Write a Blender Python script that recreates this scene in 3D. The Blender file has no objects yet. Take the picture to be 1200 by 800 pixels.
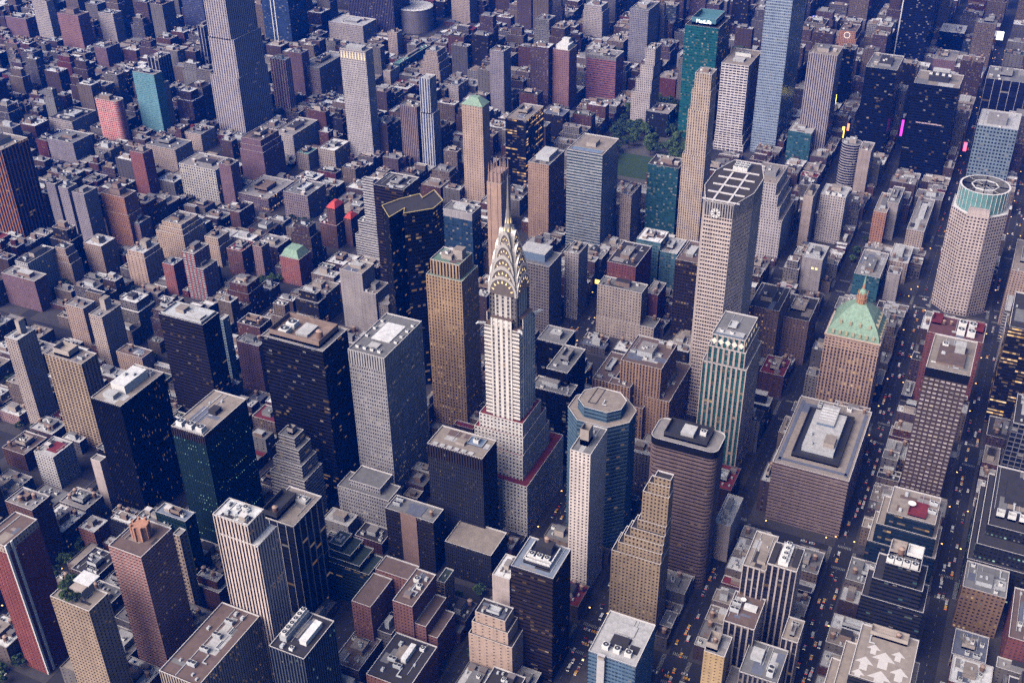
# Aerial view of a dense midtown at dusk.  Units: metres.  +X east, +Y north (uptown), Z up.
import bpy, math, random, zlib
import numpy as np
from mathutils import Vector, Matrix
S = bpy.context.scene
COL = S.collection
R = math.radians
rnd = random.Random(7)

# ------------------------------------------------------------------ object helpers
def tag(o, label=None, cat=None, group=None, kind=None):
    if label: o['label'] = label
    if cat: o['category'] = cat
    if group: o['group'] = group
    if kind: o['kind'] = kind
    return o

def empty(name, loc, label, cat, group=None):
    o = bpy.data.objects.new(name, None)
    o.empty_display_size = 2
    o.location = loc
    COL.objects.link(o)
    return tag(o, label, cat, group)

def child(src, parent, loc=(0, 0, 0), scale=(1, 1, 1), rz=0.0):
    c = src.copy()
    COL.objects.link(c)
    c.parent = parent
    c.location = loc
    c.scale = scale
    c.rotation_euler = (0, 0, rz)
    for ch in src.children:
        d = ch.copy()
        COL.objects.link(d)
        d.parent = c
    return c

class MB:
    """collects quads (numpy) and n-gons and links them as one mesh object"""
    def __init__(s):
        s.v, s.uv, s.m, s.n = [], [], [], []
    def quads(s, V, UV=None, m=0):
        V = np.asarray(V, float).reshape(-1, 4, 3)
        k = len(V)
        if not k: return
        UV = np.zeros((k, 4, 2)) if UV is None else np.asarray(UV, float).reshape(-1, 4, 2)
        s.v.append(V.reshape(-1, 3)); s.uv.append(UV.reshape(-1, 2))
        s.m.append(np.full(k, m)); s.n.append(np.full(k, 4))
    def quad(s, a, b, c, d, m=0, uv=None):
        s.quads([a, b, c, d], uv, m)
    def ngon(s, pts, m=0, uv=None):
        P = np.asarray(pts, float)
        s.v.append(P); s.uv.append(P[:, :2] if uv is None else np.asarray(uv, float))
        s.m.append(np.array([m])); s.n.append(np.array([len(P)]))
    def box(s, x0, y0, z0, x1, y1, z1, m=0, bottom=False):
        s.prism([(x0, y0), (x1, y0), (x1, y1), (x0, y1)], z0, z1, m, m, bottom)
    def prism(s, poly, z0, z1, m=0, mt=None, bottom=False):
        n = len(poly)
        for i in range(n):
            a, b = poly[i], poly[(i + 1) % n]
            s.quad((*a, z0), (*b, z0), (*b, z1), (*a, z1), m)
        s.ngon([(*p, z1) for p in poly], m if mt is None else mt)
        if bottom: s.ngon([(*p, z0) for p in reversed(poly)], m)
    def frustum(s, cx, cy, z0, z1, r0, r1, n=12, m=0, cap=True, ph=0.0):
        A = [ph + 2 * math.pi * i / n for i in range(n)]
        p0 = [(cx + r0 * math.cos(a), cy + r0 * math.sin(a), z0) for a in A]
        p1 = [(cx + r1 * math.cos(a), cy + r1 * math.sin(a), z1) for a in A]
        for i in range(n):
            j = (i + 1) % n
            s.quad(p0[i], p0[j], p1[j], p1[i], m)
        if cap: s.ngon(p1, m)
    def beam(s, a, b, w, m=0):
        a, b = Vector(a), Vector(b)
        d = (b - a).normalized()
        u = d.cross(Vector((0, 0, 1)))
        if u.length < 1e-3: u = Vector((1, 0, 0))
        u.normalize(); t = d.cross(u)
        c = [u * w / 2 + t * w / 2, -u * w / 2 + t * w / 2, -u * w / 2 - t * w / 2, u * w / 2 - t * w / 2]
        p0 = [a + k for k in c]; p1 = [b + k for k in c]
        for i in range(4):
            j = (i + 1) % 4
            s.quad(p0[j], p0[i], p1[i], p1[j], m)
        s.ngon(p1, m); s.ngon(list(reversed(p0)), m)
    def build(s, name, mats, parent=None, loc=None):
        me = bpy.data.meshes.new(name)
        V = np.concatenate(s.v); UV = np.concatenate(s.uv); M = np.concatenate(s.m); N = np.concatenate(s.n)
        me.vertices.add(len(V)); me.vertices.foreach_set('co', V.ravel())
        me.loops.add(len(V)); me.loops.foreach_set('vertex_index', np.arange(len(V), dtype=np.int32))
        me.polygons.add(len(N))
        me.polygons.foreach_set('loop_start', np.concatenate([[0], np.cumsum(N)[:-1]]).astype(np.int32))
        me.polygons.foreach_set('material_index', M.astype(np.int32))
        ul = me.uv_layers.new(name='UVMap')
        ul.data.foreach_set('uv', UV.ravel())
        for mt in (mats if isinstance(mats, (list, tuple)) else [mats]): me.materials.append(mt)
        me.update(calc_edges=True)
        me.validate()
        o = bpy.data.objects.new(name, me)
        COL.objects.link(o)
        if parent: o.parent = parent
        if loc: o.location = loc
        return o

# ------------------------------------------------------------------ materials
def nt_new(name):
    m = bpy.data.materials.new(name); m.use_nodes = True
    t = m.node_tree; t.nodes.clear()
    return m, t

def N(t, typ, **kw):
    n = t.nodes.new(typ)
    for k, v in kw.items(): setattr(n, k, v)
    return n

def mathn(t, op, a, b=None, c=None):
    n = N(t, 'ShaderNodeMath', operation=op)
    for i, x in enumerate((a, b, c)):
        if x is None: continue
        if isinstance(x, (int, float)): n.inputs[i].default_value = x
        else: t.links.new(x, n.inputs[i])
    return n.outputs[0]

def mix(t, f, a, b, mode='MIX'):
    n = N(t, 'ShaderNodeMix', data_type='RGBA', blend_type=mode)
    for i, x in ((0, f), (6, a), (7, b)):
        if isinstance(x, (int, float)): n.inputs[i].default_value = x
        elif isinstance(x, tuple): n.inputs[i].default_value = (*x, 1) if len(x) == 3 else x
        else: t.links.new(x, n.inputs[i])
    return n.outputs[2]

def facade_group():
    g = bpy.data.node_groups.new('Facade', 'ShaderNodeTree')
    I = g.interface
    for nm, ty, dv in (('Wall', 'Color', (.4, .4, .4, 1)), ('Spandrel', 'Color', (.4, .4, .4, 1)), ('Glass', 'Color', (.02, .02, .03, 1)),
                       ('WW', 'Float', .5), ('WH', 'Float', .5), ('Lit', 'Float', .05), ('LitColor', 'Color', (1, .6, .2, 1)), ('LitPower', 'Float', 1.0),
                       ('Blind', 'Float', .2), ('Gloss', 'Float', .2)):
        s = I.new_socket(nm, in_out='INPUT', socket_type='NodeSocket' + ty); s.default_value = dv
    I.new_socket('Shader', in_out='OUTPUT', socket_type='NodeSocketShader')
    gi = N(g, 'NodeGroupInput'); go = N(g, 'NodeGroupOutput')
    i = gi.outputs
    uv = N(g, 'ShaderNodeUVMap'); uv.uv_map = 'UVMap'
    sp = N(g, 'ShaderNodeSeparateXYZ'); g.links.new(uv.outputs[0], sp.inputs[0])
    u, v = sp.outputs[0], sp.outputs[1]
    fu, fv = mathn(g, 'FRACT', u), mathn(g, 'FRACT', v)
    iu, iv = mathn(g, 'FLOOR', u), mathn(g, 'FLOOR', v)
    mu = mathn(g, 'LESS_THAN', mathn(g, 'ABSOLUTE', mathn(g, 'SUBTRACT', fu, .5)), mathn(g, 'MULTIPLY', i['WW'], .5))
    mv = mathn(g, 'LESS_THAN', mathn(g, 'ABSOLUTE', mathn(g, 'SUBTRACT', fv, .5)), mathn(g, 'MULTIPLY', i['WH'], .5))
    win = mathn(g, 'MULTIPLY', mu, mv)
    oi = N(g, 'ShaderNodeObjectInfo')
    orr = oi.outputs['Random']
    cv = N(g, 'ShaderNodeCombineXYZ'); g.links.new(iu, cv.inputs[0]); g.links.new(iv, cv.inputs[1]); g.links.new(mathn(g, 'MULTIPLY', orr, 91.0), cv.inputs[2])
    wn = N(g, 'ShaderNodeTexWhiteNoise', noise_dimensions='3D'); g.links.new(cv.outputs[0], wn.inputs['Vector'])
    ws = N(g, 'ShaderNodeSeparateColor'); g.links.new(wn.outputs['Color'], ws.inputs[0])
    r1, r2, r3 = wn.outputs['Value'], ws.outputs[0], ws.outputs[1]
    cf = N(g, 'ShaderNodeCombineXYZ'); g.links.new(iv, cf.inputs[0]); g.links.new(mathn(g, 'FLOOR', mathn(g, 'MULTIPLY', u, .13)), cf.inputs[1]); g.links.new(mathn(g, 'MULTIPLY', orr, 57.0), cf.inputs[2])
    wf = N(g, 'ShaderNodeTexWhiteNoise', noise_dimensions='3D'); g.links.new(cf.outputs[0], wf.inputs['Vector'])
    hot = mathn(g, 'ADD', .4, mathn(g, 'MULTIPLY', mathn(g, 'GREATER_THAN', wf.outputs['Value'], .8), 3.4))
    lit = mathn(g, 'MULTIPLY', mathn(g, 'LESS_THAN', r1, mathn(g, 'MULTIPLY', i['Lit'], hot)), win)
    # wall weathering: broad blotches, vertical streaks and a fine grain, all in object space
    tc = N(g, 'ShaderNodeTexCoord')
    n1 = N(g, 'ShaderNodeTexNoise'); n1.inputs['Scale'].default_value = .06; n1.inputs['Detail'].default_value = 4
    g.links.new(tc.outputs['Object'], n1.inputs['Vector'])
    mp = N(g, 'ShaderNodeMapping'); mp.inputs['Scale'].default_value = (.5, .5, .03)
    g.links.new(tc.outputs['Object'], mp.inputs['Vector'])
    n2 = N(g, 'ShaderNodeTexNoise'); n2.inputs['Scale'].default_value = 1.0; n2.inputs['Detail'].default_value = 3
    g.links.new(mp.outputs[0], n2.inputs['Vector'])
    grime = mathn(g, 'ADD', mathn(g, 'MULTIPLY', n1.outputs[0], .55), mathn(g, 'MULTIPLY', n2.outputs[0], .55))
    grime = mathn(g, 'ADD', grime, mathn(g, 'ADD', .32, mathn(g, 'MULTIPLY', orr, .22)))
    cell = mathn(g, 'ADD', .93, mathn(g, 'MULTIPLY', r3, .14))
    grime = mathn(g, 'MULTIPLY', grime, cell)
    gr = N(g, 'ShaderNodeCombineColor')
    for k in range(3): g.links.new(grime, gr.inputs[k])
    wall = mix(g, mu, i['Wall'], i['Spandrel'])
    wall = mix(g, 1.0, wall, gr.outputs[0], 'MULTIPLY')
    gb = mathn(g, 'ADD', .55, mathn(g, 'MULTIPLY', r2, .9))
    gc = N(g, 'ShaderNodeCombineColor')
    for k in range(3): g.links.new(gb, gc.inputs[k])
    glass = mix(g, 1.0, i['Glass'], gc.outputs[0], 'MULTIPLY')
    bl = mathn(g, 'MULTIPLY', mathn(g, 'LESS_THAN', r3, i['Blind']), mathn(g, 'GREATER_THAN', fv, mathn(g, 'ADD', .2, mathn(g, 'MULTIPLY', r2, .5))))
    glass = mix(g, mathn(g, 'MULTIPLY', bl, .75), glass, (.33, .31, .29))  # pale panes: drawn blinds, plus window reflections painted into the fill facades
    base = mix(g, win, wall, glass)
    bs = N(g, 'ShaderNodeBsdfPrincipled')
    g.links.new(base, bs.inputs['Base Color'])
    g.links.new(mathn(g, 'ADD', mathn(g, 'MULTIPLY', win, mathn(g, 'SUBTRACT', i['Gloss'], .85)), .85), bs.inputs['Roughness'])
    bs.inputs['Specular IOR Level'].default_value = .12
    g.links.new(mix(g, mathn(g, 'MULTIPLY', r3, .7), i['LitColor'], (1, .82, .55)), bs.inputs['Emission Color'])
    g.links.new(mathn(g, 'MULTIPLY', lit, mathn(g, 'MULTIPLY', i['LitPower'], mathn(g, 'ADD', .12, mathn(g, 'MULTIPLY', mathn(g, 'POWER', r2, 1.8), 1.5)))), bs.inputs['Emission Strength'])
    g.links.new(bs.outputs[0], go.inputs[0])
    return g
FG = facade_group()
LC = {'y': (1, .50, .09), 'w': (1, .80, .52), 't': (.42, .95, .85), 'b': (.45, .7, 1)}
# name: wall, spandrel, glass, bay, floor, ww, wh, lit, lit colour, mode (g grid, b bands, v piers, p plain)
ST = {
 'brickdk': ((.13, .07, .06), None, (.04, .04, .05), 3.4, 3.1, .4, .5, .03, 'y', 'g'),
 'beigegrid': ((.42, .31, .23), None, (.03, .03, .04), 3.0, 3.1, .5, .55, .02, 'y', 'g'),
 'pinkbrick': ((.38, .18, .16), (.42, .32, .31), (.10, .08, .09), 3.0, 3.0, .62, .5, .03, 'w', 'g'),
 'beigehole': ((.40, .31, .26), None, (.01, .01, .015), 4, 4, .5, .55, .02, 'y', 'g'),
 'teal': ((0.0110, 0.0303, 0.0330), None, (0.0066, 0.0193, 0.0220), 3, 3.6, .7, .6, .03, 'y', 'g'),
 'darkglass': ((0.0275, 0.0275, 0.0330), None, (0.0110, 0.0138, 0.0165), 3, 3.5, .8, .6, .04, 'y', 'g'),
 'brick': ((.24, .11, .09), None, (.04, .04, .05), 3.2, 3.4, .4, .5, .06, 'y', 'g'),
 'darkbrick2': ((.10, .07, .07), None, (.02, .02, .03), 3.2, 3.6, .5, .5, .05, 'y', 'g'),
 'blankpink': ((.47, .39, .37), None, (.2, .17, .16), 6, 3.2, .0, .0, 0, 'y', 'p'),
 'blackpier': ((0.0121, 0.0121, 0.0154), (0.0050, 0.0050, 0.0072), (0.0055, 0.0060, 0.0088), 1.9, 3.7, .6, .62, .07, 'y', 'v'),
 'tealdots': ((0.0077, 0.0220, 0.0275), (0.0066, 0.0165, 0.0220), (.04, .11, .12), 2.6, 3.7, .42, .42, .2, 't', 'g'),
 'darkband': ((0.0121, 0.0110, 0.0154), None, (0.0044, 0.0044, 0.0072), 3, 3.8, 1, .55, .05, 'y', 'b'),
 'greyband': ((.44, .41, .40), None, (.03, .03, .04), 3, 3.6, 1, .5, .05, 'y', 'b'),
 'whitefin': ((.72, .58, .52), (.04, .035, .04), (.02, .02, .03), 3.0, 3.5, .52, .6, .04, 'y', 'v'),
 'blackfin': ((.50, .46, .46), (.02, .022, .03), (.012, .015, .025), 7.5, 3.7, .92, .6, .02, 'y', 'v'),
 'blackpier2': ((.10, .11, .14), (.015, .02, .03), (.015, .022, .035), 2.6, 3.7, .75, .6, .03, 't', 'v'),
 'beigepier': ((.42, .34, .29), (.05, .04, .04), (.03, .03, .04), 2.4, 3.5, .5, .6, .10, 'y', 'v'),
 'tealband': ((0.0275, 0.0440, 0.0440), None, (0.0055, 0.0110, 0.0138), 3, 3.6, 1, .5, .05, 'y', 'b'),
 'silver': ((.36, .34, .35), None, (.045, .045, .06), 2.4, 3.9, .5, .56, .13, 'w', 'g'),
 'darkcol': ((0.0303, 0.0248, 0.0248), None, (0.0110, 0.0110, 0.0138), 2.6, 3.6, .65, .5, .06, 'y', 'g'),
 'darkslate': ((0.0275, 0.0275, 0.0330), (0.0193, 0.0193, 0.0248), (0.0121, 0.0138, 0.0198), 1.9, 3.7, .5, .5, .05, 'y', 'g'),
 'redbrickw': ((.23, .11, .10), None, (.05, .045, .05), 3.0, 3.2, .46, .52, .06, 'y', 'g'),
 'beigebalc': ((.46, .34, .24), (.2, .15, .11), (.03, .025, .03), 4.4, 3.1, .68, .55, .02, 'y', 'g'),
 'beigeplain': ((.44, .32, .26), None, (.03, .025, .03), 5.5, 3.2, .26, .4, .04, 'y', 'g'),
 'darkband2': ((0.0330, 0.0220, 0.0198), None, (0.0066, 0.0066, 0.0083), 3, 3.7, 1, .5, .045, 'y', 'b'),
 'whitestripe': ((.72, .62, .58), None, (.03, .03, .04), 3.4, 3.1, .42, .58, .02, 'w', 'g'),
 'blueoct': ((.09, .15, .21), None, (.03, .05, .08), 3.2, 3.9, 1, .5, .03, 'y', 'b'),
 'bluebox': ((.12, .18, .26), None, (.04, .08, .14), 2.4, 3.6, .8, .6, .03, 'y', 'b'),
 'roundband': ((.20, .14, .13), None, (.02, .018, .02), 3, 3.6, 1, .45, .008, 'y', 'b'),
 'brownband': ((.26, .19, .18), None, (.02, .018, .02), 3, 3.6, 1, .38, .006, 'y', 'b'),
 'whitepier': ((.46, .38, .36), (.03, .03, .04), (.018, .018, .025), 4.4, 3.8, .72, .6, .03, 'y', 'v'),
 'yellowtow': ((.52, .36, .20), None, (.04, .03, .03), 3.6, 3.1, .34, .4, .02, 'y', 'g'),
 'greypier': ((.25, .22, .23), (.05, .05, .06), (.02, .02, .03), 3.4, 3.6, .6, .6, .05, 'y', 'v'),
 'whitewin': ((.075, .05, .045), None, (.40, .35, .35), 4.4, 4.3, .74, .5, .07, 'w', 'g'),
 'tealfloor': ((0.0165, 0.0220, 0.0330), None, (0.0110, 0.0275, 0.0440), 3, 3.7, 1, .6, .12, 'y', 'b'),
 'tealfloor2': ((0.0275, 0.0248, 0.0303), None, (0.0099, 0.0138, 0.0176), 3, 3.7, 1, .55, .05, 't', 'b'),
 'amberpier': ((.24, .15, .10), None, (.035, .025, .018), 3.4, 3.6, .48, .56, .14, 'y', 'g'),
 'redbrickdk': ((.20, .07, .07), None, (.09, .07, .07), 3.2, 3.4, .4, .5, .08, 'y', 'g'),
 'darkdots': ((0.0193, 0.0193, 0.0220), None, (0.0110, 0.0138, 0.0165), 3.4, 3.8, .5, .5, .16, 't', 'g'),
 'blackyellow': ((0.0138, 0.0121, 0.0138), None, (0.0110, 0.0110, 0.0110), 3, 3.7, 1, .5, .42, 'y', 'b'),
 'darkgrid': ((.2, .19, .22), None, (.012, .014, .02), 5, 5, .88, .88, .05, 't', 'g'),
 'bronze': ((.45, .17, .07), (.03, .025, .04), (.03, .03, .05), 5.5, 3.6, .72, .6, .02, 'y', 'v'),
 'greyslab': ((.30, .26, .29), None, (.10, .10, .13), 2.9, 3.0, .45, .5, .02, 'y', 'g'),
 'orangebrick': ((.42, .21, .14), None, (.05, .04, .05), 3.0, 3.2, .4, .5, .04, 'y', 'g'),
 'brickpink2': ((.30, .19, .19), None, (.05, .05, .06), 3.0, 3.2, .4, .5, .03, 'y', 'g'),
 'tanstone': ((.46, .34, .27), None, (.05, .04, .04), 3.2, 3.3, .36, .5, .02, 'y', 'g'),
 'darklit': ((.16, .12, .14), None, (.03, .03, .04), 3.0, 3.7, .55, .5, .22, 'y', 'g'),
 'browngrid': ((.26, .20, .21), None, (.03, .03, .05), 3.2, 3.6, .5, .5, .04, 'y', 'g'),
 'redbrick': ((.29, .11, .10), None, (.08, .06, .07), 3.0, 3.2, .38, .48, .02, 'y', 'g'),
 'redwhite': ((.30, .09, .08), (.5, .48, .5), (.06, .06, .08), 5.2, 3.0, .6, .5, .01, 'y', 'g'),
 'tanbrick': ((.40, .29, .24), None, (.05, .04, .05), 3.1, 3.1, .38, .5, .03, 'y', 'g'),
 'whitegrid': ((.48, .45, .45), None, (.05, .06, .07), 3.4, 3.1, .58, .55, .02, 'w', 'g'),
 'brickpurple': ((.22, .13, .15), None, (.09, .08, .10), 3.0, 3.1, .42, .5, .02, 'y', 'g'),
 'tanpale': ((.44, .35, .31), None, (.06, .05, .06), 3.1, 3.2, .4, .5, .03, 'y', 'g'),
 'beigegrey': ((.44, .36, .33), None, (.06, .06, .07), 3.4, 3.1, .4, .55, .02, 'y', 'g'),
 'darkband3': ((0.0248, 0.0193, 0.0220), None, (0.0066, 0.0066, 0.0099), 3, 3.7, 1, .5, .035, 'y', 'b'),
 'blueslab': ((.30, .38, .44), None, (.06, .12, .16), 3.2, 3.2, .7, .55, .02, 'w', 'g'),
 'greyblank': ((.34, .30, .30), None, (.10, .09, .10), 7, 3.6, .14, .2, .04, 'y', 'g'),
 'whiteslab': ((.55, .52, .53), None, (.03, .03, .04), 4, 3.5, 1, .42, .01, 'y', 'b'),
 'blackglass': ((0.0066, 0.0066, 0.0088), None, (0.0044, 0.0050, 0.0066), 2.6, 3.8, 1, .6, .085, 'y', 'b'),
 'blueglass': ((.035, .06, .10), None, (.02, .05, .10), 2.8, 3.8, .8, .65, .06, 'y', 'g'),
 'gold': ((.43, .29, .18), (.33, .21, .13), (.04, .03, .022), 3.0, 3.5, .45, .55, .14, 'y', 'g'),
 'greygrid': ((.21, .18, .18), None, (.02, .02, .025), 3.2, 3.7, .6, .48, .02, 'y', 'g'),
 'palegrid': ((.46, .40, .39), None, (.06, .06, .07), 3.0, 3.4, .46, .5, .03, 'y', 'g'),
 'beigegrid2': ((.46, .38, .34), None, (.05, .045, .05), 3.3, 3.6, .42, .5, .05, 'y', 'g'),
 'tealpale': ((.10, .18, .22), None, (.05, .11, .14), 3, 3.8, .8, .6, .02, 'w', 'g'),
 'darkyellow': ((0.0275, 0.0193, 0.0193), None, (0.0110, 0.0110, 0.0110), 3, 3.8, .7, .5, .12, 'y', 'g'),
 'tanpier': ((.40, .25, .17), (.12, .08, .07), (.04, .035, .035), 3.1, 3.5, .48, .55, .09, 'y', 'g'),
 'blackmirror': ((0.0066, 0.0066, 0.0083), None, (0.0055, 0.0055, 0.0077), 4, 3.8, .95, .9, .008, 'w', 'g'),
 'precast2': ((.46, .41, .42), None, (.04, .04, .05), 3.2, 3.6, .48, .48, .02, 'y', 'g'),
 'tanblank': ((.44, .35, .32), None, (.3, .25, .22), 9, 4, .0, .0, 0, 'y', 'p'),
 'brownstone': ((.24, .16, .14), None, (.09, .08, .08), 3.3, 3.5, .4, .52, .12, 'y', 'g'),
 'teal2': ((.05, .11, .14), None, (.03, .10, .13), 3, 3.7, .85, .65, .03, 'w', 'g'),
 'bluegrid': ((.10, .11, .20), None, (.03, .04, .07), 3, 3.6, .6, .6, .02, 'w', 'g'),
 'frameblack': ((.45, .44, .48), (.02, .02, .03), (.02, .02, .035), 7, 8, .8, .8, .01, 'w', 'g'),
 'limestone': ((.48, .42, .43), (.20, .18, .22), (.07, .07, .09), 4.6, 3.8, .5, .5, .02, 'y', 'v'),
 'turquoise': ((.20, .37, .42), None, (.06, .20, .25), 2.6, 3.0, .6, .55, .01, 'w', 'g'),
 'rosered': ((.62, .45, .43), None, (.50, .06, .05), 4.2, 3.2, .76, .66, .01, 'w', 'g'),
 'whitecor': ((.52, .48, .45), None, (.04, .04, .06), 4, 4, .5, .6, .12, 'y', 'g'),
 'bluewhite': ((.04, .07, .15), None, (.03, .05, .12), 3, 3.7, .85, .6, .02, 'w', 'g'),
 'redstripe': ((.55, .5, .5), (.34, .10, .10), (.08, .06, .08), 5, 3.1, .6, .5, .01, 'y', 'v'),
 'darkfin': ((.14, .12, .16), (.012, .012, .03), (.012, .012, .03), 3.6, 3.8, .7, .6, .01, 'y', 'v'),
 'litcrown': ((.48, .43, .43), None, (.06, .06, .08), 2.7, 3.2, .5, .55, .02, 'w', 'g'),
 'slimblue': ((.58, .56, .58), (.06, .08, .16), (.04, .06, .14), 4.2, 3.4, .55, .6, .01, 'w', 'v'),
 'darkstripe': ((.34, .24, .23), (.06, .05, .07), (.04, .04, .06), 3.0, 3.6, .5, .6, .01, 'y', 'v'),
 'brickbeige': ((.47, .34, .27), None, (.07, .05, .05), 3.6, 3.6, .3, .45, .03, 'y', 'g'),
 'curvegold': ((0.0165, 0.0165, 0.0220), None, (0.0110, 0.0110, 0.0165), 3.2, 3.8, 1, .5, .22, 'y', 'b'),
 'redbrick2': ((.31, .17, .17), None, (.08, .06, .08), 3.0, 3.4, .42, .5, .01, 'y', 'v'),
 'redbands': ((.45, .16, .18), None, (.10, .08, .12), 3, 3.8, 1, .55, .015, 'w', 'b'),
 'paleflat': ((.30, .28, .32), None, (.08, .08, .11), 3.0, 3.6, .55, .5, .015, 'y', 'g'),
 'tealgreen': ((.02, .13, .14), None, (.015, .075, .085), 3, 3.8, .85, .6, .07, 'y', 'g'),
 'beigedeco': ((.50, .39, .31), (.40, .31, .25), (.05, .04, .05), 3.0, 3.5, .4, .6, .04, 'y', 'g'),
 'gracewhite': ((.66, .60, .60), None, (.02, .02, .035), 6, 3.9, .86, .5, .01, 'y', 'g'),
 'crystal': ((.34, .40, .48), None, (.10, .13, .2), 2.6, 4.0, .8, .55, .03, 'y', 'b'),
 'bandwhite': ((.40, .40, .42), None, (.04, .07, .09), 3, 3.8, 1, .5, .01, 'y', 'b'),
 'tanlincoln': ((.44, .29, .22), None, (.10, .08, .08), 2.9, 3.5, .36, .48, .02, 'y', 'g'),
 'tealdeep': ((.03, .09, .11), None, (.02, .07, .085), 2.8, 3.8, .8, .65, .05, 'w', 'g'),
 'stripepier': ((.44, .38, .39), (.06, .05, .08), (.04, .04, .06), 3.4, 3.8, .46, .6, .02, 'y', 'v'),
 'blackglass2': ((0.0083, 0.0088, 0.0165), None, (0.0055, 0.0066, 0.0138), 3, 3.8, 1, .6, .03, 'y', 'b'),
 'whitedots': ((.62, .58, .58), None, (.04, .04, .05), 4, 3.1, .24, .3, .0, 'y', 'g'),
 'whiteline': ((.48, .46, .5), (.012, .013, .03), (.012, .013, .03), 11, 3.8, .95, .6, .01, 'y', 'v'),
 'checker': ((.22, .28, .34), None, (.02, .03, .05), 4.4, 5, .6, .5, .02, 'w', 'g'),
 'blacknavy': ((0.0110, 0.0121, 0.0275), None, (0.0066, 0.0088, 0.0220), 3, 3.8, .9, .6, .012, 'w', 'g'),
 'roundband3': ((.42, .38, .38), None, (.015, .015, .03), 3, 3.8, 1, .62, .01, 'w', 'b'),
 'chrycorner': ((.20, .18, .18), None, (.03, .03, .03), 2.5, 3.7, .5, .5, .06, 'y', 'g'),
 'chrybase': ((.60, .56, .54), None, (.035, .035, .04), 3.2, 3.7, .5, .55, .07, 'y', 'g'),
 'ornate': ((.46, .31, .24), None, (.3, .2, .15), 9, 4, .06, .6, .0, 'y', 'v'),
 'louvre': ((.34, .31, .31), (.05, .045, .05), (.04, .04, .05), 2.4, 8, .5, .9, 0, 'y', 'v'),
 'louvredk': ((0.0385, 0.0275, 0.0275), (0.0110, 0.0110, 0.0121), (0.0110, 0.0110, 0.0110), 2.4, 8, .5, .9, 0, 'y', 'v'),
 'silverlouv': ((.40, .38, .38), (.12, .11, .12), (.1, .1, .1), 2.6, 8, .42, .95, 0, 'y', 'v'),
 'goldcrown': ((.42, .29, .18), (.05, .05, .04), (.03, .03, .03), 3.4, 9, .5, .95, 0, 'y', 'v'),
 'paleband': ((.44, .40, .42), None, (.3, .3, .3), 5, 8, .1, .8, 0, 'y', 'v'),
 'plaindark': ((0.0066, 0.0066, 0.0088), None, (0.0110, 0.0110, 0.0110), 5, 4, 0, 0, 0, 'y', 'p'),
 'fbrick': ((0.110, 0.049, 0.041), None, (.022, .022, .027), 3.0, 3.2, .4, .5, .05, 'y', 'g'),
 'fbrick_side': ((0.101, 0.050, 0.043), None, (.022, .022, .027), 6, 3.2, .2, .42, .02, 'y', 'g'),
 'fbrown': ((0.077, 0.049, 0.044), None, (.022, .022, .027), 3.0, 3.3, .42, .5, .05, 'y', 'g'),
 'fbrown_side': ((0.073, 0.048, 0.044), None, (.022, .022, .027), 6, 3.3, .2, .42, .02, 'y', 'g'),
 'ftan': ((0.162, 0.121, 0.101), None, (.022, .022, .027), 3.0, 3.3, .4, .5, .04, 'y', 'g'),
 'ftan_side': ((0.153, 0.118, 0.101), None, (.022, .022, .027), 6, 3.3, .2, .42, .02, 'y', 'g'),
 'fpurple': ((0.098, 0.064, 0.073), None, (.022, .022, .027), 3.0, 3.3, .44, .5, .04, 'y', 'g'),
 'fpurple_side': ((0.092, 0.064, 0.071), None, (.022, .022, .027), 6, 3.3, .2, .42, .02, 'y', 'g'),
 'fgrey': ((0.113, 0.101, 0.110), None, (.022, .022, .027), 3.2, 3.5, .5, .5, .05, 'y', 'g'),
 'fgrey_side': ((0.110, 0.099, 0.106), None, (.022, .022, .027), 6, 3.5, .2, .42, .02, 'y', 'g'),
 'fpale': ((0.178, 0.158, 0.154), None, (.022, .022, .027), 3.1, 3.4, .44, .5, .04, 'y', 'g'),
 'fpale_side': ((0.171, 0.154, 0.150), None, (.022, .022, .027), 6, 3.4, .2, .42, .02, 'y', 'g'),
 'fred': ((0.134, 0.037, 0.033), None, (.022, .022, .027), 3.0, 3.2, .4, .5, .03, 'y', 'g'),
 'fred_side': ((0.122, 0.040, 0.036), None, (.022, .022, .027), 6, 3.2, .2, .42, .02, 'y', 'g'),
 'fwhite': ((0.226, 0.211, 0.211), None, (.022, .022, .027), 3.2, 3.3, .5, .5, .03, 'w', 'g'),
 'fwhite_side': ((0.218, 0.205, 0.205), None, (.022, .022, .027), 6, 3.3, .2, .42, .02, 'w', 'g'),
 'fdark': ((0.0209, 0.0182, 0.0209), None, (0.0165, 0.0165, 0.0193), 3.0, 3.7, .7, .55, .08, 'y', 'b'),
 'fblue': ((0.055, 0.077, 0.110), None, (.03, .03, .035), 3.0, 3.7, .85, .6, .04, 'w', 'g'),
 'precast': ((.58, .48, .44), None, (.025, .022, .026), 2.3, 4.0, .76, .5, .012, 'y', 'g'),
 'diamond': ((.50, .40, .36), (.06, .10, .10), (.015, .10, .10), 4.6, 3.9, .6, .66, .10, 'y', 'v'),
 'helmtop': ((.50, .34, .27), None, (.05, .045, .05), 3.4, 3.7, .5, .56, .55, 'y', 'g'),
 'helmsley': ((.50, .34, .27), (.38, .25, .20), (.04, .037, .04), 3.4, 3.7, .52, .54, .17, 'y', 'v'),
 'crown': ((.55, .45, .42), None, (.05, .04, .04), 3.4, 3.9, .58, .55, .012, 'y', 'g'),
 'redbalc': ((.26, .075, .065), None, (.36, .34, .37), 3.4, 3.1, .52, .44, .01, 'w', 'g'),
 'goldstep': ((.34, .25, .17), None, (.03, .022, .018), 2.9, 3.5, .46, .54, .10, 'y', 'g'),
 'chrypier': ((.70, .64, .60), (.34, .31, .30), (.05, .05, .06), 4.2, 3.7, .42, .58, .08, 'y', 'g'),
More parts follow.
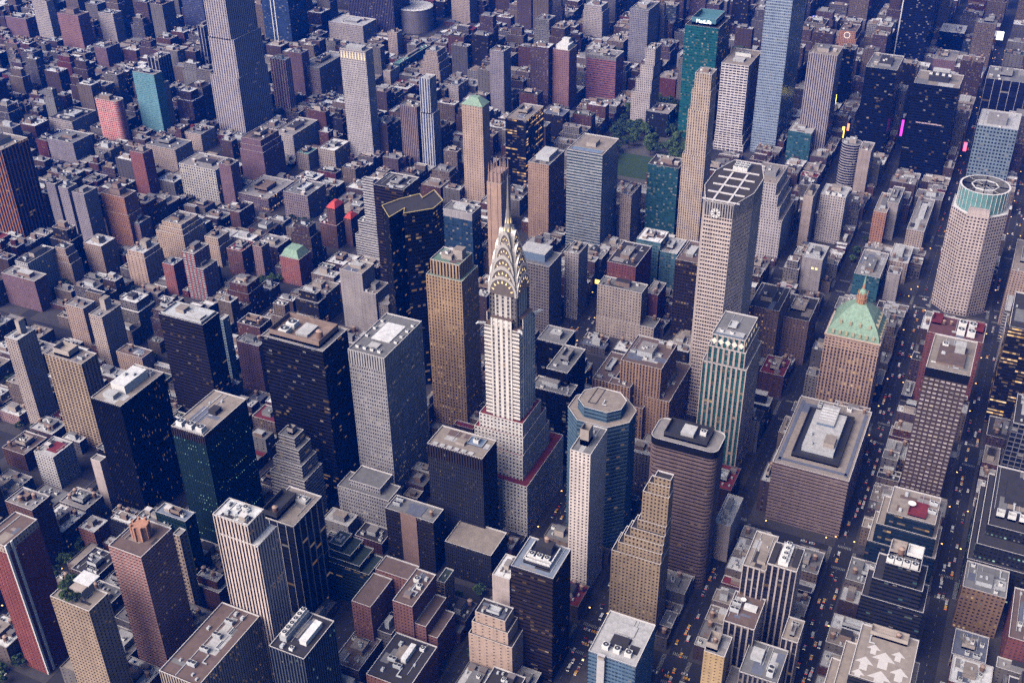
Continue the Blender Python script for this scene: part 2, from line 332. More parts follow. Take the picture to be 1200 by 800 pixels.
 'chryband': ((.70, .64, .60), None, (.06, .055, .06), 3.4, 3.7, 1, .42, .07, 'y', 'b'),
}
MATS = {}
def facade(name):
    if name in MATS: return MATS[name]
    w, s, g, bay, fl, ww, wh, lit, lc, md = ST[name]
    m, t = nt_new('facade_' + name)
    n = N(t, 'ShaderNodeGroup'); n.node_tree = FG
    i = n.inputs
    i['Wall'].default_value = (*w, 1); i['Spandrel'].default_value = (*(s or w), 1); i['Glass'].default_value = (*g, 1)
    i['WW'].default_value = 1.01 if ww >= 1 else ww; i['WH'].default_value = 1.01 if wh >= 1 else wh
    i['Lit'].default_value = lit; i['LitColor'].default_value = (*LC[lc], 1); i['LitPower'].default_value = 0.8
    i['Blind'].default_value = (.24 if name[0] == 'f' else .10) if md == 'g' else .04  # fill styles get more pale panes, standing in for bright glass reflections
    i['Gloss'].default_value = .22
    o = N(t, 'ShaderNodeOutputMaterial'); t.links.new(n.outputs[0], o.inputs[0])
    MATS[name] = m
    return m

def patchy(name, col, rough=.9, amp=.5, scale=.12, metal=0.0, col2=None, speck=0.0):
    """plain material with blotches of wear"""
    if name in MATS: return MATS[name]
    m, t = nt_new(name)
    tc = N(t, 'ShaderNodeTexCoord'); oi = N(t, 'ShaderNodeObjectInfo')
    ad = N(t, 'ShaderNodeVectorMath', operation='ADD'); t.links.new(tc.outputs['Object'], ad.inputs[0])
    cb = N(t, 'ShaderNodeCombineXYZ'); t.links.new(mathn(t, 'MULTIPLY', oi.outputs['Random'], 300.0), cb.inputs[0]); t.links.new(cb.outputs[0], ad.inputs[1])
    n = N(t, 'ShaderNodeTexNoise'); n.inputs['Scale'].default_value = scale; n.inputs['Detail'].default_value = 6; n.inputs['Roughness'].default_value = .65
    t.links.new(ad.outputs[0], n.inputs['Vector'])
    vo = N(t, 'ShaderNodeTexVoronoi', distance='CHEBYCHEV'); vo.inputs['Scale'].default_value = scale * 1.3
    t.links.new(ad.outputs[0], vo.inputs['Vector'])
    vs = N(t, 'ShaderNodeSeparateColor'); t.links.new(vo.outputs['Color'], vs.inputs[0])
    f = mathn(t, 'ADD', 1 - amp * .5 - .1, mathn(t, 'MULTIPLY', n.outputs[0], amp))
    f = mathn(t, 'ADD', f, mathn(t, 'MULTIPLY', vs.outputs[0], amp * .4))
    f = mathn(t, 'ADD', f, mathn(t, 'MULTIPLY', oi.outputs['Random'], .2))
    gc = N(t, 'ShaderNodeCombineColor')
    for k in range(3): t.links.new(f, gc.inputs[k])
    base = mix(t, 1.0, col, gc.outputs[0], 'MULTIPLY')
    if col2:
        st = N(t, 'ShaderNodeTexNoise'); st.inputs['Scale'].default_value = scale * 2.3; st.inputs['Detail'].default_value = 5
        t.links.new(ad.outputs[0], st.inputs['Vector'])
        base = mix(t, mathn(t, 'MULTIPLY', mathn(t, 'GREATER_THAN', st.outputs[0], .58), .35), base, col2)
    b = N(t, 'ShaderNodeBsdfPrincipled')
    t.links.new(base, b.inputs['Base Color']); b.inputs['Roughness'].default_value = rough; b.inputs['Metallic'].default_value = metal
    o = N(t, 'ShaderNodeOutputMaterial'); t.links.new(b.outputs[0], o.inputs[0])
    MATS[name] = m
    return m

def glow(name, col, power, base=(.1, .1, .1)):
    if name in MATS: return MATS[name]
    m, t = nt_new(name)
    b = N(t, 'ShaderNodeBsdfPrincipled')
    b.inputs['Base Color'].default_value = (*base, 1); b.inputs['Emission Color'].default_value = (*col, 1); b.inputs['Emission Strength'].default_value = power
    o = N(t, 'ShaderNodeOutputMaterial'); t.links.new(b.outputs[0], o.inputs[0])
    MATS[name] = m
    return m

RC = {'tan': (.44, .37, .32), 'pinkgrey': (.40, .37, .36), 'grey': (.27, .265, .27), 'lightgrey': (.50, .49, .49), 'white': (.76, .75, .75),
      'dark': (.055, .05, .055), 'darkrim': (.07, .06, .06), 'brown': (.22, .15, .13), 'red': (.27, .035, .045), 'redin': (.20, .08, .08), 'blue': (.30, .35, .45),
      'bluegrey': (.20, .22, .30), 'green': (.22, .36, .28), 'greend': (.06, .09, .07), 'greenl': (.20, .46, .38)}
def roofmat(n): return patchy('roof_' + n, tuple(c * (.8 if n in ('white', 'lightgrey') else .56) for c in RC[n]), .92, .6, .22, col2=tuple(c * .55 for c in RC[n]))
COPING = patchy('coping_stone', (.62, .58, .57), .8, .3, .2)
COPING_D = patchy('coping_dark', (.16, .14, .14), .8, .3, .2)
STEEL = patchy('galvanised_steel', (.50, .51, .53), .5, .4, .6)
WHITE = patchy('white_painted_metal', (.76, .74, .72), .6, .25, .4)
DARKM = patchy('dark_metal', (.035, .035, .04), .5, .4, .5)
WOOD = patchy('tank_wood', (.22, .13, .09), .9, .5, .8)
COPPER = patchy('copper_green', (.20, .31, .23), .7, .8, .35, col2=(.40, .38, .25))
TERRA = patchy('terracotta', (.40, .17, .10), .8, .5, .3)
TANKTOP = patchy('tank_lid', (.36, .25, .20), .8, .3, .5)

# ------------------------------------------------------------------ facade geometry
def inset(poly, d):
    n = len(poly); out = []
    P = [Vector(p) for p in poly]
    for i in range(n):
        a, b, c = P[i - 1], P[i], P[(i + 1) % n]
        e1 = (b - a).normalized(); e2 = (c - b).normalized()
        n1 = Vector((-e1.y, e1.x)); n2 = Vector((-e2.y, e2.x))
        k = 1 + n1.dot(n2)
        q = b + (n1 + n2) * (d / max(k, .3))
        out.append((q.x, q.y))
    return out

def face(mb, a, b, z0, z1, st, relief, m=0, sh=0):
    w, s, g, bay, fl, ww, wh, lit, lc, md = st
    a = np.array(a, float); b = np.array(b, float)
    L = np.linalg.norm(b - a)
    if L < .05 or z1 - z0 < .2: return
    t = (b - a) / L; nrm = np.array([t[1], -t[0]])
    nb = max(1, round(L / bay)); nf = max(1, round((z1 - z0) / fl))
    U0 = sh * 41
    def P(u, v, d):
        xy = a + np.multiply.outer(u / nb * L, t) - np.multiply.outer(np.broadcast_to(d, np.shape(u)), nrm)
        return np.concatenate([xy, (z0 + (z1 - z0) * np.asarray(v) / nf)[..., None]], -1)
    def Q(u0, u1, v0, v1, d, uvw=None):
        u0, u1, v0, v1 = [x.ravel().astype(float) for x in np.broadcast_arrays(u0, u1, v0, v1)]
        V = np.stack([P(u0, v0, d), P(u1, v0, d), P(u1, v1, d), P(u0, v1, d)], 1)
        UV = np.stack([np.stack([u0, v0], -1), np.stack([u1, v0], -1), np.stack([u1, v1], -1), np.stack([u0, v1], -1)], 1)
        UV[..., 0] += U0
        mb.quads(V, UV, m)
    if not relief or md == 'p' or nb * nf > 9000:
        Q(np.array(0.), np.array(float(nb)), np.array(0.), np.array(float(nf)), 0.); return
    J, K = np.arange(nb), np.arange(nf)
    def wallq(V):
        k = len(V)
        UV = np.full((k, 4, 2), .004); UV[..., 0] += U0
        mb.quads(V, UV, m)
    if md == 'b':
        dep = .5; lo, hi = (1 - wh) / 2, (1 + wh) / 2
        Q(np.zeros(nf + 1), np.full(nf + 1, nb), np.concatenate([[0], K + hi]), np.concatenate([K + lo, [nf]]), 0.)
        Q(np.zeros(nf), np.full(nf, nb), K + lo, K + hi, dep)
        z = np.zeros(nf); o = np.full(nf, float(nb))
        wallq(np.stack([P(z, K + lo, 0.), P(o, K + lo, 0.), P(o, K + lo, dep), P(z, K + lo, dep)], 1))
        wallq(np.stack([P(z, K + hi, dep), P(o, K + hi, dep), P(o, K + hi, 0.), P(z, K + hi, 0.)], 1))
        return
    lo, hi = (1 - ww) / 2, (1 + ww) / 2
    if md == 'v':
        dep = .7
        Q(np.concatenate([[0], J + hi]), np.concatenate([J + lo, [nb]]), np.zeros(nb + 1), np.full(nb + 1, nf), 0.)
        Q(J + lo, J + hi, np.zeros(nb), np.full(nb, nf), dep)
        z = np.zeros(nb); o = np.full(nb, float(nf))
        wallq(np.stack([P(J + lo, z, 0.), P(J + lo, z, dep), P(J + lo, o, dep), P(J + lo, o, 0.)], 1))
        wallq(np.stack([P(J + hi, z, dep), P(J + hi, z, 0.), P(J + hi, o, 0.), P(J + hi, o, dep)], 1))
        return
    dep = .55; vl, vh = (1 - wh) / 2, (1 + wh) / 2
    Q(np.zeros(nf + 1), np.full(nf + 1, nb), np.concatenate([[0], K + vh]), np.concatenate([K + vl, [nf]]), 0.)
    ul = np.concatenate([[0], J + hi]); uh = np.concatenate([J + lo, [nb]])
    A, B_ = np.meshgrid(ul, K + vl); A2, B2 = np.meshgrid(uh, K + vh)
    Q(A, A2, B_, B2, 0.)
    JJ, KK = [x.ravel().astype(float) for x in np.meshgrid(J, K)]
    Q(JJ + lo, JJ + hi, KK + vl, KK + vh, dep)
    wallq(np.stack([P(JJ + lo, KK + vl, 0.), P(JJ + hi, KK + vl, 0.), P(JJ + hi, KK + vl, dep), P(JJ + lo, KK + vl, dep)], 1))
    wallq(np.stack([P(JJ + lo, KK + vl, 0.), P(JJ + lo, KK + vl, dep), P(JJ + lo, KK + vh, dep), P(JJ + lo, KK + vh, 0.)], 1))
    wallq(np.stack([P(JJ + hi, KK + vl, dep), P(JJ + hi, KK + vl, 0.), P(JJ + hi, KK + vh, 0.), P(JJ + hi, KK + vh, dep)], 1))

def rectpoly(x0, y0, x1, y1): return [(x0, y0), (x1, y0), (x1, y1), (x0, y1)]

def volume(W, Rf, Pp, poly, z0, z1, st, relief, par=1.1, side=None):
    """walls of one block, its roof deck and the parapet round it"""
    n = len(poly)
    for i in range(n):
        a, b = poly[i], poly[(i + 1) % n]
        nx, ny = b[1] - a[1], a[0] - b[0]
        seen = nx > .01 or ny > .01
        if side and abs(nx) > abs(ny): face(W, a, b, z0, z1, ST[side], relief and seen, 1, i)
        else: face(W, a, b, z0, z1, st, relief and seen, 0, i)
    ins = inset(poly, .45)
    Rf.ngon([(*p, z1 - par) for p in poly])
    for i in range(n):
        j = (i + 1) % n
        Pp.quad((*poly[i], z1), (*poly[j], z1), (*ins[j], z1 + .02), (*ins[i], z1 + .02))
        Pp.quad((*ins[j], z1 - par), (*ins[i], z1 - par), (*ins[i], z1 + .02), (*ins[j], z1 + .02))

# ------------------------------------------------------------------ roof equipment prototypes (hidden sources are deleted at the end)
PROTO = {}
def proto(name, fn):
    o = fn(); PROTO[name] = o; return o
def mk_fan_unit():
    mb = MB(); mb.box(-1.5, -1.5, 0, 1.5, 1.5, 2.2)
    for k in range(4): pass
    o = mb.build('cooling_unit', [WHITE])
    f = MB(); f.frustum(0, 0, 2.2, 2.55, 1.25, 1.25, 16, 0, False); f.ngon([(1.25 * math.cos(a), 1.25 * math.sin(a), 2.3) for a in np.linspace(0, 2 * math.pi, 17)[:-1]], 1)
    f.box(-.3, -.3, 2.3, .3, .3, 2.5, 0)
    f.build('fan', [STEEL, DARKM], o)
    return o
def mk_twin():
    mb = MB(); mb.box(-1.4, -2.7, .4, 1.4, 2.7, 2.6); mb.box(-1.2, -2.5, 0, 1.2, 2.5, .4)
    o = mb.build('cooling_unit', [STEEL])
    for s in (-1, 1):
        f = MB(); f.frustum(0, s * 1.3, 2.6, 3.0, 1.1, 1.1, 16, 0, False)
        f.ngon([(1.1 * math.cos(a), s * 1.3 + 1.1 * math.sin(a), 2.7) for a in np.linspace(0, 2 * math.pi, 17)[:-1]], 1)
        f.build('fan', [WHITE, DARKM], o)
    return o
def mk_tank():
    mb = MB(); mb.frustum(0, 0, 2.4, 6.2, 1.9, 1.8, 14)
    for sx in (-1, 1):
        for sy in (-1, 1): mb.beam((sx * 1.2, sy * 1.2, 0), (sx * 1.2, sy * 1.2, 2.5), .25)
    o = mb.build('water_tank', [WOOD])
    l = MB(); l.frustum(0, 0, 6.2, 7.4, 2.0, .1, 14); l.build('lid', [TANKTOP], o)
    return o
def mk_vent():
    mb = MB(); mb.box(-1.1, -.8, 0, 1.1, .8, 1.3); mb.box(-.5, -.5, 1.3, .5, .5, 1.7)
    return mb.build('roof_vent', [STEEL])
def mk_bulk():
    mb = MB(); mb.box(-2, -2.6, 0, 2, 2.6, 3.4); mb.box(-2.2, -2.8, 3.4, 2.2, 2.8, 3.7, 1)
    return mb.build('stair_bulkhead', [patchy('bulkhead_brick', (.24, .17, .14), .9, .5, .2), COPING_D])
def mk_bulk2():
    mb = MB(); mb.box(-2, -2.6, 0, 2, 2.6, 3.6); mb.box(-2.15, -2.75, 3.6, 2.15, 2.75, 3.8, 1)
    return mb.build('stair_bulkhead', [patchy('bulkhead_stone', (.40, .34, .30), .9, .5, .2), COPING])
def mk_duct():
    mb = MB(); mb.beam((-4, 0, .8), (3, 0, .8), .8); mb.beam((3, -.4, .8), (3, 4, .8), .8); mb.box(-4.6, -.7, 0, -3.6, .7, 1.6)
    return mb.build('roof_duct', [STEEL])
def mk_dish():
    mb = MB(); mb.beam((0, 0, 0), (0, 0, 1.6), .25, 0)
    mb.frustum(.3, 0, 1.6, 2.2, .4, 1.8, 14, 0, False); mb.ngon([(.3 + 1.8 * math.cos(a), 1.8 * math.sin(a), 2.1) for a in np.linspace(0, 2 * math.pi, 15)[:-1]], 0)
    return mb.build('satellite_dish', [WHITE])
for nm, fn in (('fan', mk_fan_unit), ('twin', mk_twin), ('tank', mk_tank), ('vent', mk_vent), ('bulk', mk_bulk), ('bulk2', mk_bulk2), ('duct', mk_duct), ('dish', mk_dish)):
    proto(nm, fn)

def penthouse(root, x0, y0, x1, y1, z, h, mat, roof, open_top=False, fans=0):
    mb = MB(); rf = MB()
    if open_top:
        mb.box(x0, y0, z, x1, y1, z + h * .35)
        p = rectpoly(x0, y0, x1, y1); q = inset(p, .5)
        mb2 = MB()
        for i in range(4):
            j = (i + 1) % 4
            mb.quad((*p[i], z), (*p[j], z), (*p[j], z + h), (*p[i], z + h))
            mb.quad((*q[j], z + h * .3), (*q[i], z + h * .3), (*q[i], z + h), (*q[j], z + h))
            mb.quad((*p[i], z + h), (*p[j], z + h), (*q[j], z + h), (*q[i], z + h), 1)
    else:
        mb.box(x0, y0, z, x1, y1, z + h)
        p = rectpoly(x0 - .12, y0 - .12, x1 + .12, y1 + .12)
        mb.prism(p, z + h, z + h + .25, 1)
    ph = mb.build('penthouse', [mat, roof], root)
    return ph

def dress(root, key, x0, y0, x1, y1, z, dens, old, roofn):
    """scatter mechanical rooms, fans, tanks over a roof deck (local coordinates)"""
    r = random.Random(zlib.crc32(key.encode()))
    w, d = x1 - x0, y1 - y0
    if w < 7 or d < 7: return
    used = []
    def free(x, y, a, b):
        for (X, Y, A, B) in used:
            if abs(x - X) < (a + A) / 2 + .4 and abs(y - Y) < (b + B) / 2 + .4: return False
        used.append((x, y, a, b)); return True
    pw, pd = w * r.uniform(.3, .5), d * r.uniform(.3, .5)
    px, py = x0 + w * r.uniform(.4, .6), y0 + d * r.uniform(.4, .6)
    ph = r.uniform(3.5, 7)
    mat = r.choice([patchy('bulkhead_brick', (.24, .17, .14), .9, .5, .2), patchy('bulkhead_stone', (.40, .34, .30), .9, .5, .2), STEEL, patchy('bulkhead_grey', (.26, .25, .26), .9, .4, .2)])
    if w * d > 160:
        penthouse(root, px - pw / 2, py - pd / 2, px + pw / 2, py + pd / 2, z, ph, mat, roofmat(r.choice(['grey', 'lightgrey', 'dark', 'tan', 'pinkgrey'])), r.random() < .3)
        used.append((px, py, pw, pd))
        if min(pw, pd) > 8:
            for k in range(r.randint(1, 3)):
                child(PROTO[r.choice(['fan', 'vent'])], root, (px + r.uniform(-.3, .3) * pw, py + r.uniform(-.3, .3) * pd, z + ph + .25), (.9, .9, .9), r.choice([0, 1.5708]))
    n = int(min(dens, w * d / 40)) + 1
    for k in range(n * 3):
        if n <= 0: break
        q = r.random()
        nm = ('tank' if q < .22 else 'bulk' if q < .45 else 'vent' if q < .75 else 'duct' if q < .85 else 'fan') if old else ('fan' if q < .3 else 'twin' if q < .55 else 'vent' if q < .75 else 'duct' if q < .88 else 'bulk2')
        a, b = {'tank': (4, 4), 'bulk': (4.4, 5.6), 'bulk2': (4.4, 5.6), 'vent': (2.4, 2), 'duct': (9, 6), 'fan': (3.2, 3.2), 'twin': (3, 5.6)}[nm]
        if a > w - 2.4 or b > d - 2.4: continue
        x, y = r.uniform(x0 + 1.2 + a / 2, x1 - 1.2 - a / 2), r.uniform(y0 + 1.2 + b / 2, y1 - 1.2 - b / 2)
        if free(x, y, a, b):
            child(PROTO[nm], root, (x, y, z), (1, 1, 1), 0); n -= 1

def roundrect(x0, y0, x1, y1, f, n=5):
    r = f * min(x1 - x0, y1 - y0); out = []
    for cx, cy, a0 in ((x1 - r, y0 + r, -90), (x1 - r, y1 - r, 0), (x0 + r, y1 - r, 90), (x0 + r, y0 + r, 180)):
        for k in range(n + 1):
            a = R(a0 + 90 * k / n); out.append((cx + r * math.cos(a), cy + r * math.sin(a)))
    return out
def chamrect(x0, y0, x1, y1, f):
    c = f * min(x1 - x0, y1 - y0)
    return [(x0 + c, y0), (x1 - c, y0), (x1, y0 + c), (x1, y1 - c), (x1 - c, y1), (x0 + c, y1), (x0, y1 - c), (x0, y0 + c)]
def loc(poly, cx, cy): return [(x - cx, y - cy) for x, y in poly]

def cap_hip(root, x0, y0, x1, y1, z, h, mat, over=.6, rid=.35):
    mb = MB(); X0, Y0, X1, Y1 = x0 - over, y0 - over, x1 + over, y1 + over
    w, d = X1 - X0, Y1 - Y0; k = rid / 2
    a = [(X0, Y0, z), (X1, Y0, z), (X1, Y1, z), (X0, Y1, z)]
    mx, my = (X0 + X1) / 2, (Y0 + Y1) / 2
    b = [(mx - w * k, my - d * k, z + h), (mx + w * k, my - d * k, z + h), (mx + w * k, my + d * k, z + h), (mx - w * k, my + d * k, z + h)]
    for i in range(4):
        j = (i + 1) % 4; mb.quad(a[i], a[j], b[j], b[i])
    mb.ngon(b)
    return mb.build('hip_roof', [mat], root)

ROOTS = {}
RECT = {}
def make(key, kind, label, style, roofn, H, rect, tiers, boxes, opt):
    x0, y0, x1, y1 = rect
    cx, cy = (x0 + x1) / 2, (y0 + y1) / 2
    root = empty(kind, (cx, cy, .15), label, kind.replace('_', ' '))
    ROOTS[key] = root
    RECT[key] = (x0, y0, x1, y1, H)
    st = ST[style]
    W, Rf, Pp = MB(), MB(), MB()
    dist = math.hypot(702 - cx, 337 - cy)
    relief = dist < 1150 and st[9] != 'p'
    if 'poly' in opt: poly = opt['poly']
    elif opt.get('rounded'): poly = roundrect(x0, y0, x1, y1, opt['rounded'])
    elif opt.get('chamfer'): poly = chamrect(x0, y0, x1, y1, opt['chamfer'])
    else: poly = rectpoly(x0, y0, x1, y1)
    poly = loc(poly, cx, cy)
    lx0, ly0, lx1, ly1 = x0 - cx, y0 - cy, x1 - cx, y1 - cy
    levels = [(H, poly)]
    for (dz, e, n, w, s) in tiers:
        levels.append((H - dz, rectpoly(lx0 - w, ly0 - s, lx1 + e, ly1 + n)))
    capped = opt.get('cap')
    for i, (zt, pl) in enumerate(levels):
        zb = levels[i + 1][0] - 1.4 if i + 1 < len(levels) else 0
        band = opt.get('band', 0)
        if i == 0 and band:
            WB = MB()
            volume(WB, Rf, Pp, pl, zt - band, zt, ST[opt['bandstyle']], relief)
            WB.build('louvre_band', [facade(opt['bandstyle'])], root)
            volume(W, MB(), MB(), pl, zb, zt - band, st, relief)
        else:
            volume(W, Rf, Pp, pl, zb, zt, st, relief)
    for k, (bh, (bx0, by0, bx1, by1)) in enumerate(boxes):
        o = .17 * (k + 1)
        W2, R2, P2 = MB(), MB(), MB()
        volume(W2, R2, P2, loc(rectpoly(bx0 - o, by0 - o, bx1 + o, by1 + o), cx, cy), 0, bh, st, relief)
        wg = W2.build('wing', [facade(style)], root); R2.build('roof', [roofmat(roofn)], wg); P2.build('parapet', [COPING], wg)
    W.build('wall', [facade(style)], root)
    Rf.build('roof', [roofmat(roofn)], root)
    Pp.build('parapet', [COPING if opt.get('cop', 1) else COPING_D], root)
    old = style in OLD
    pr = random.Random(zlib.crc32(key.encode()) + 5)
    if not capped and min(x1 - x0, y1 - y0) > 12 and key not in ('angular', 'metlife', 'crown', 'octagon', 'arrowroof') and not opt.get('rounded'):
        pm = MB()
        for k in range(pr.randint(3, 6)):
            w_, d_ = pr.uniform(2, .4 * (x1 - x0)), pr.uniform(2, .4 * (y1 - y0))
            a_, b_ = pr.uniform(lx0 + 1, lx1 - 1 - w_), pr.uniform(ly0 + 1, ly1 - 1 - d_)
            pm.quad((a_, b_, H - 1.085 + .004 * k), (a_ + w_, b_, H - 1.085 + .004 * k), (a_ + w_, b_ + d_, H - 1.085 + .004 * k), (a_, b_ + d_, H - 1.085 + .004 * k), k % 2)
        for k in range(pr.randint(1, 3)):
            y_ = pr.uniform(ly0 + 2, ly1 - 2); pm.beam((lx0 + 1.5, y_, H - .7), (lx1 - pr.uniform(2, .5 * (x1 - x0)), y_, H - .7), .3, 2)
        pm.build('roof_patches', [roofmat(pr.choice(['grey', 'dark', 'bluegrey', 'brown'])), roofmat(pr.choice(['lightgrey', 'tan', 'pinkgrey'])), STEEL], root)
    dens = 0 if opt.get('bare') else (opt.get('n', 5 if dist < 900 else 3))
    if dens and not capped:
        dress(root, key, lx0 + .8, ly0 + .8, lx1 - .8, ly1 - .8, H - 1.1, dens, old, roofn)
        for k, (bh, (bx0, by0, bx1, by1)) in enumerate(boxes):
            dress(root, key + str(k), bx0 - cx + .8, by0 - cy + .8, bx1 - cx - .8, by1 - cy - .8, bh - 1.1, 2, old, roofn)
    if capped == 'hip':
        m = {'red': patchy('red_tile', (.50, .06, .05), .8, .4, .3), 'greenl': COPPER}[roofn]
        cap_hip(root, lx0, ly0, lx1, ly1, H + .05, .34 * min(x1 - x0, y1 - y0) + 2, m)
    if capped == 'mansard':
        cap_hip(root, lx0 + 1, ly0 + 1, lx1 - 1, ly1 - 1, H + .05, 9, COPPER, 0, .62)
    return root
OLD = set(['brickdk', 'redbrickw', 'tanstone', 'orangebrick', 'brickpink2', 'redbrick', 'tanbrick', 'brickpurple', 'tanpale', 'fbrick', 'fbrown', 'ftan', 'fpurple', 'fred', 'fpale', 'beigeplain', 'brick', 'redbrickdk', 'brownstone', 'beigegrid2'])

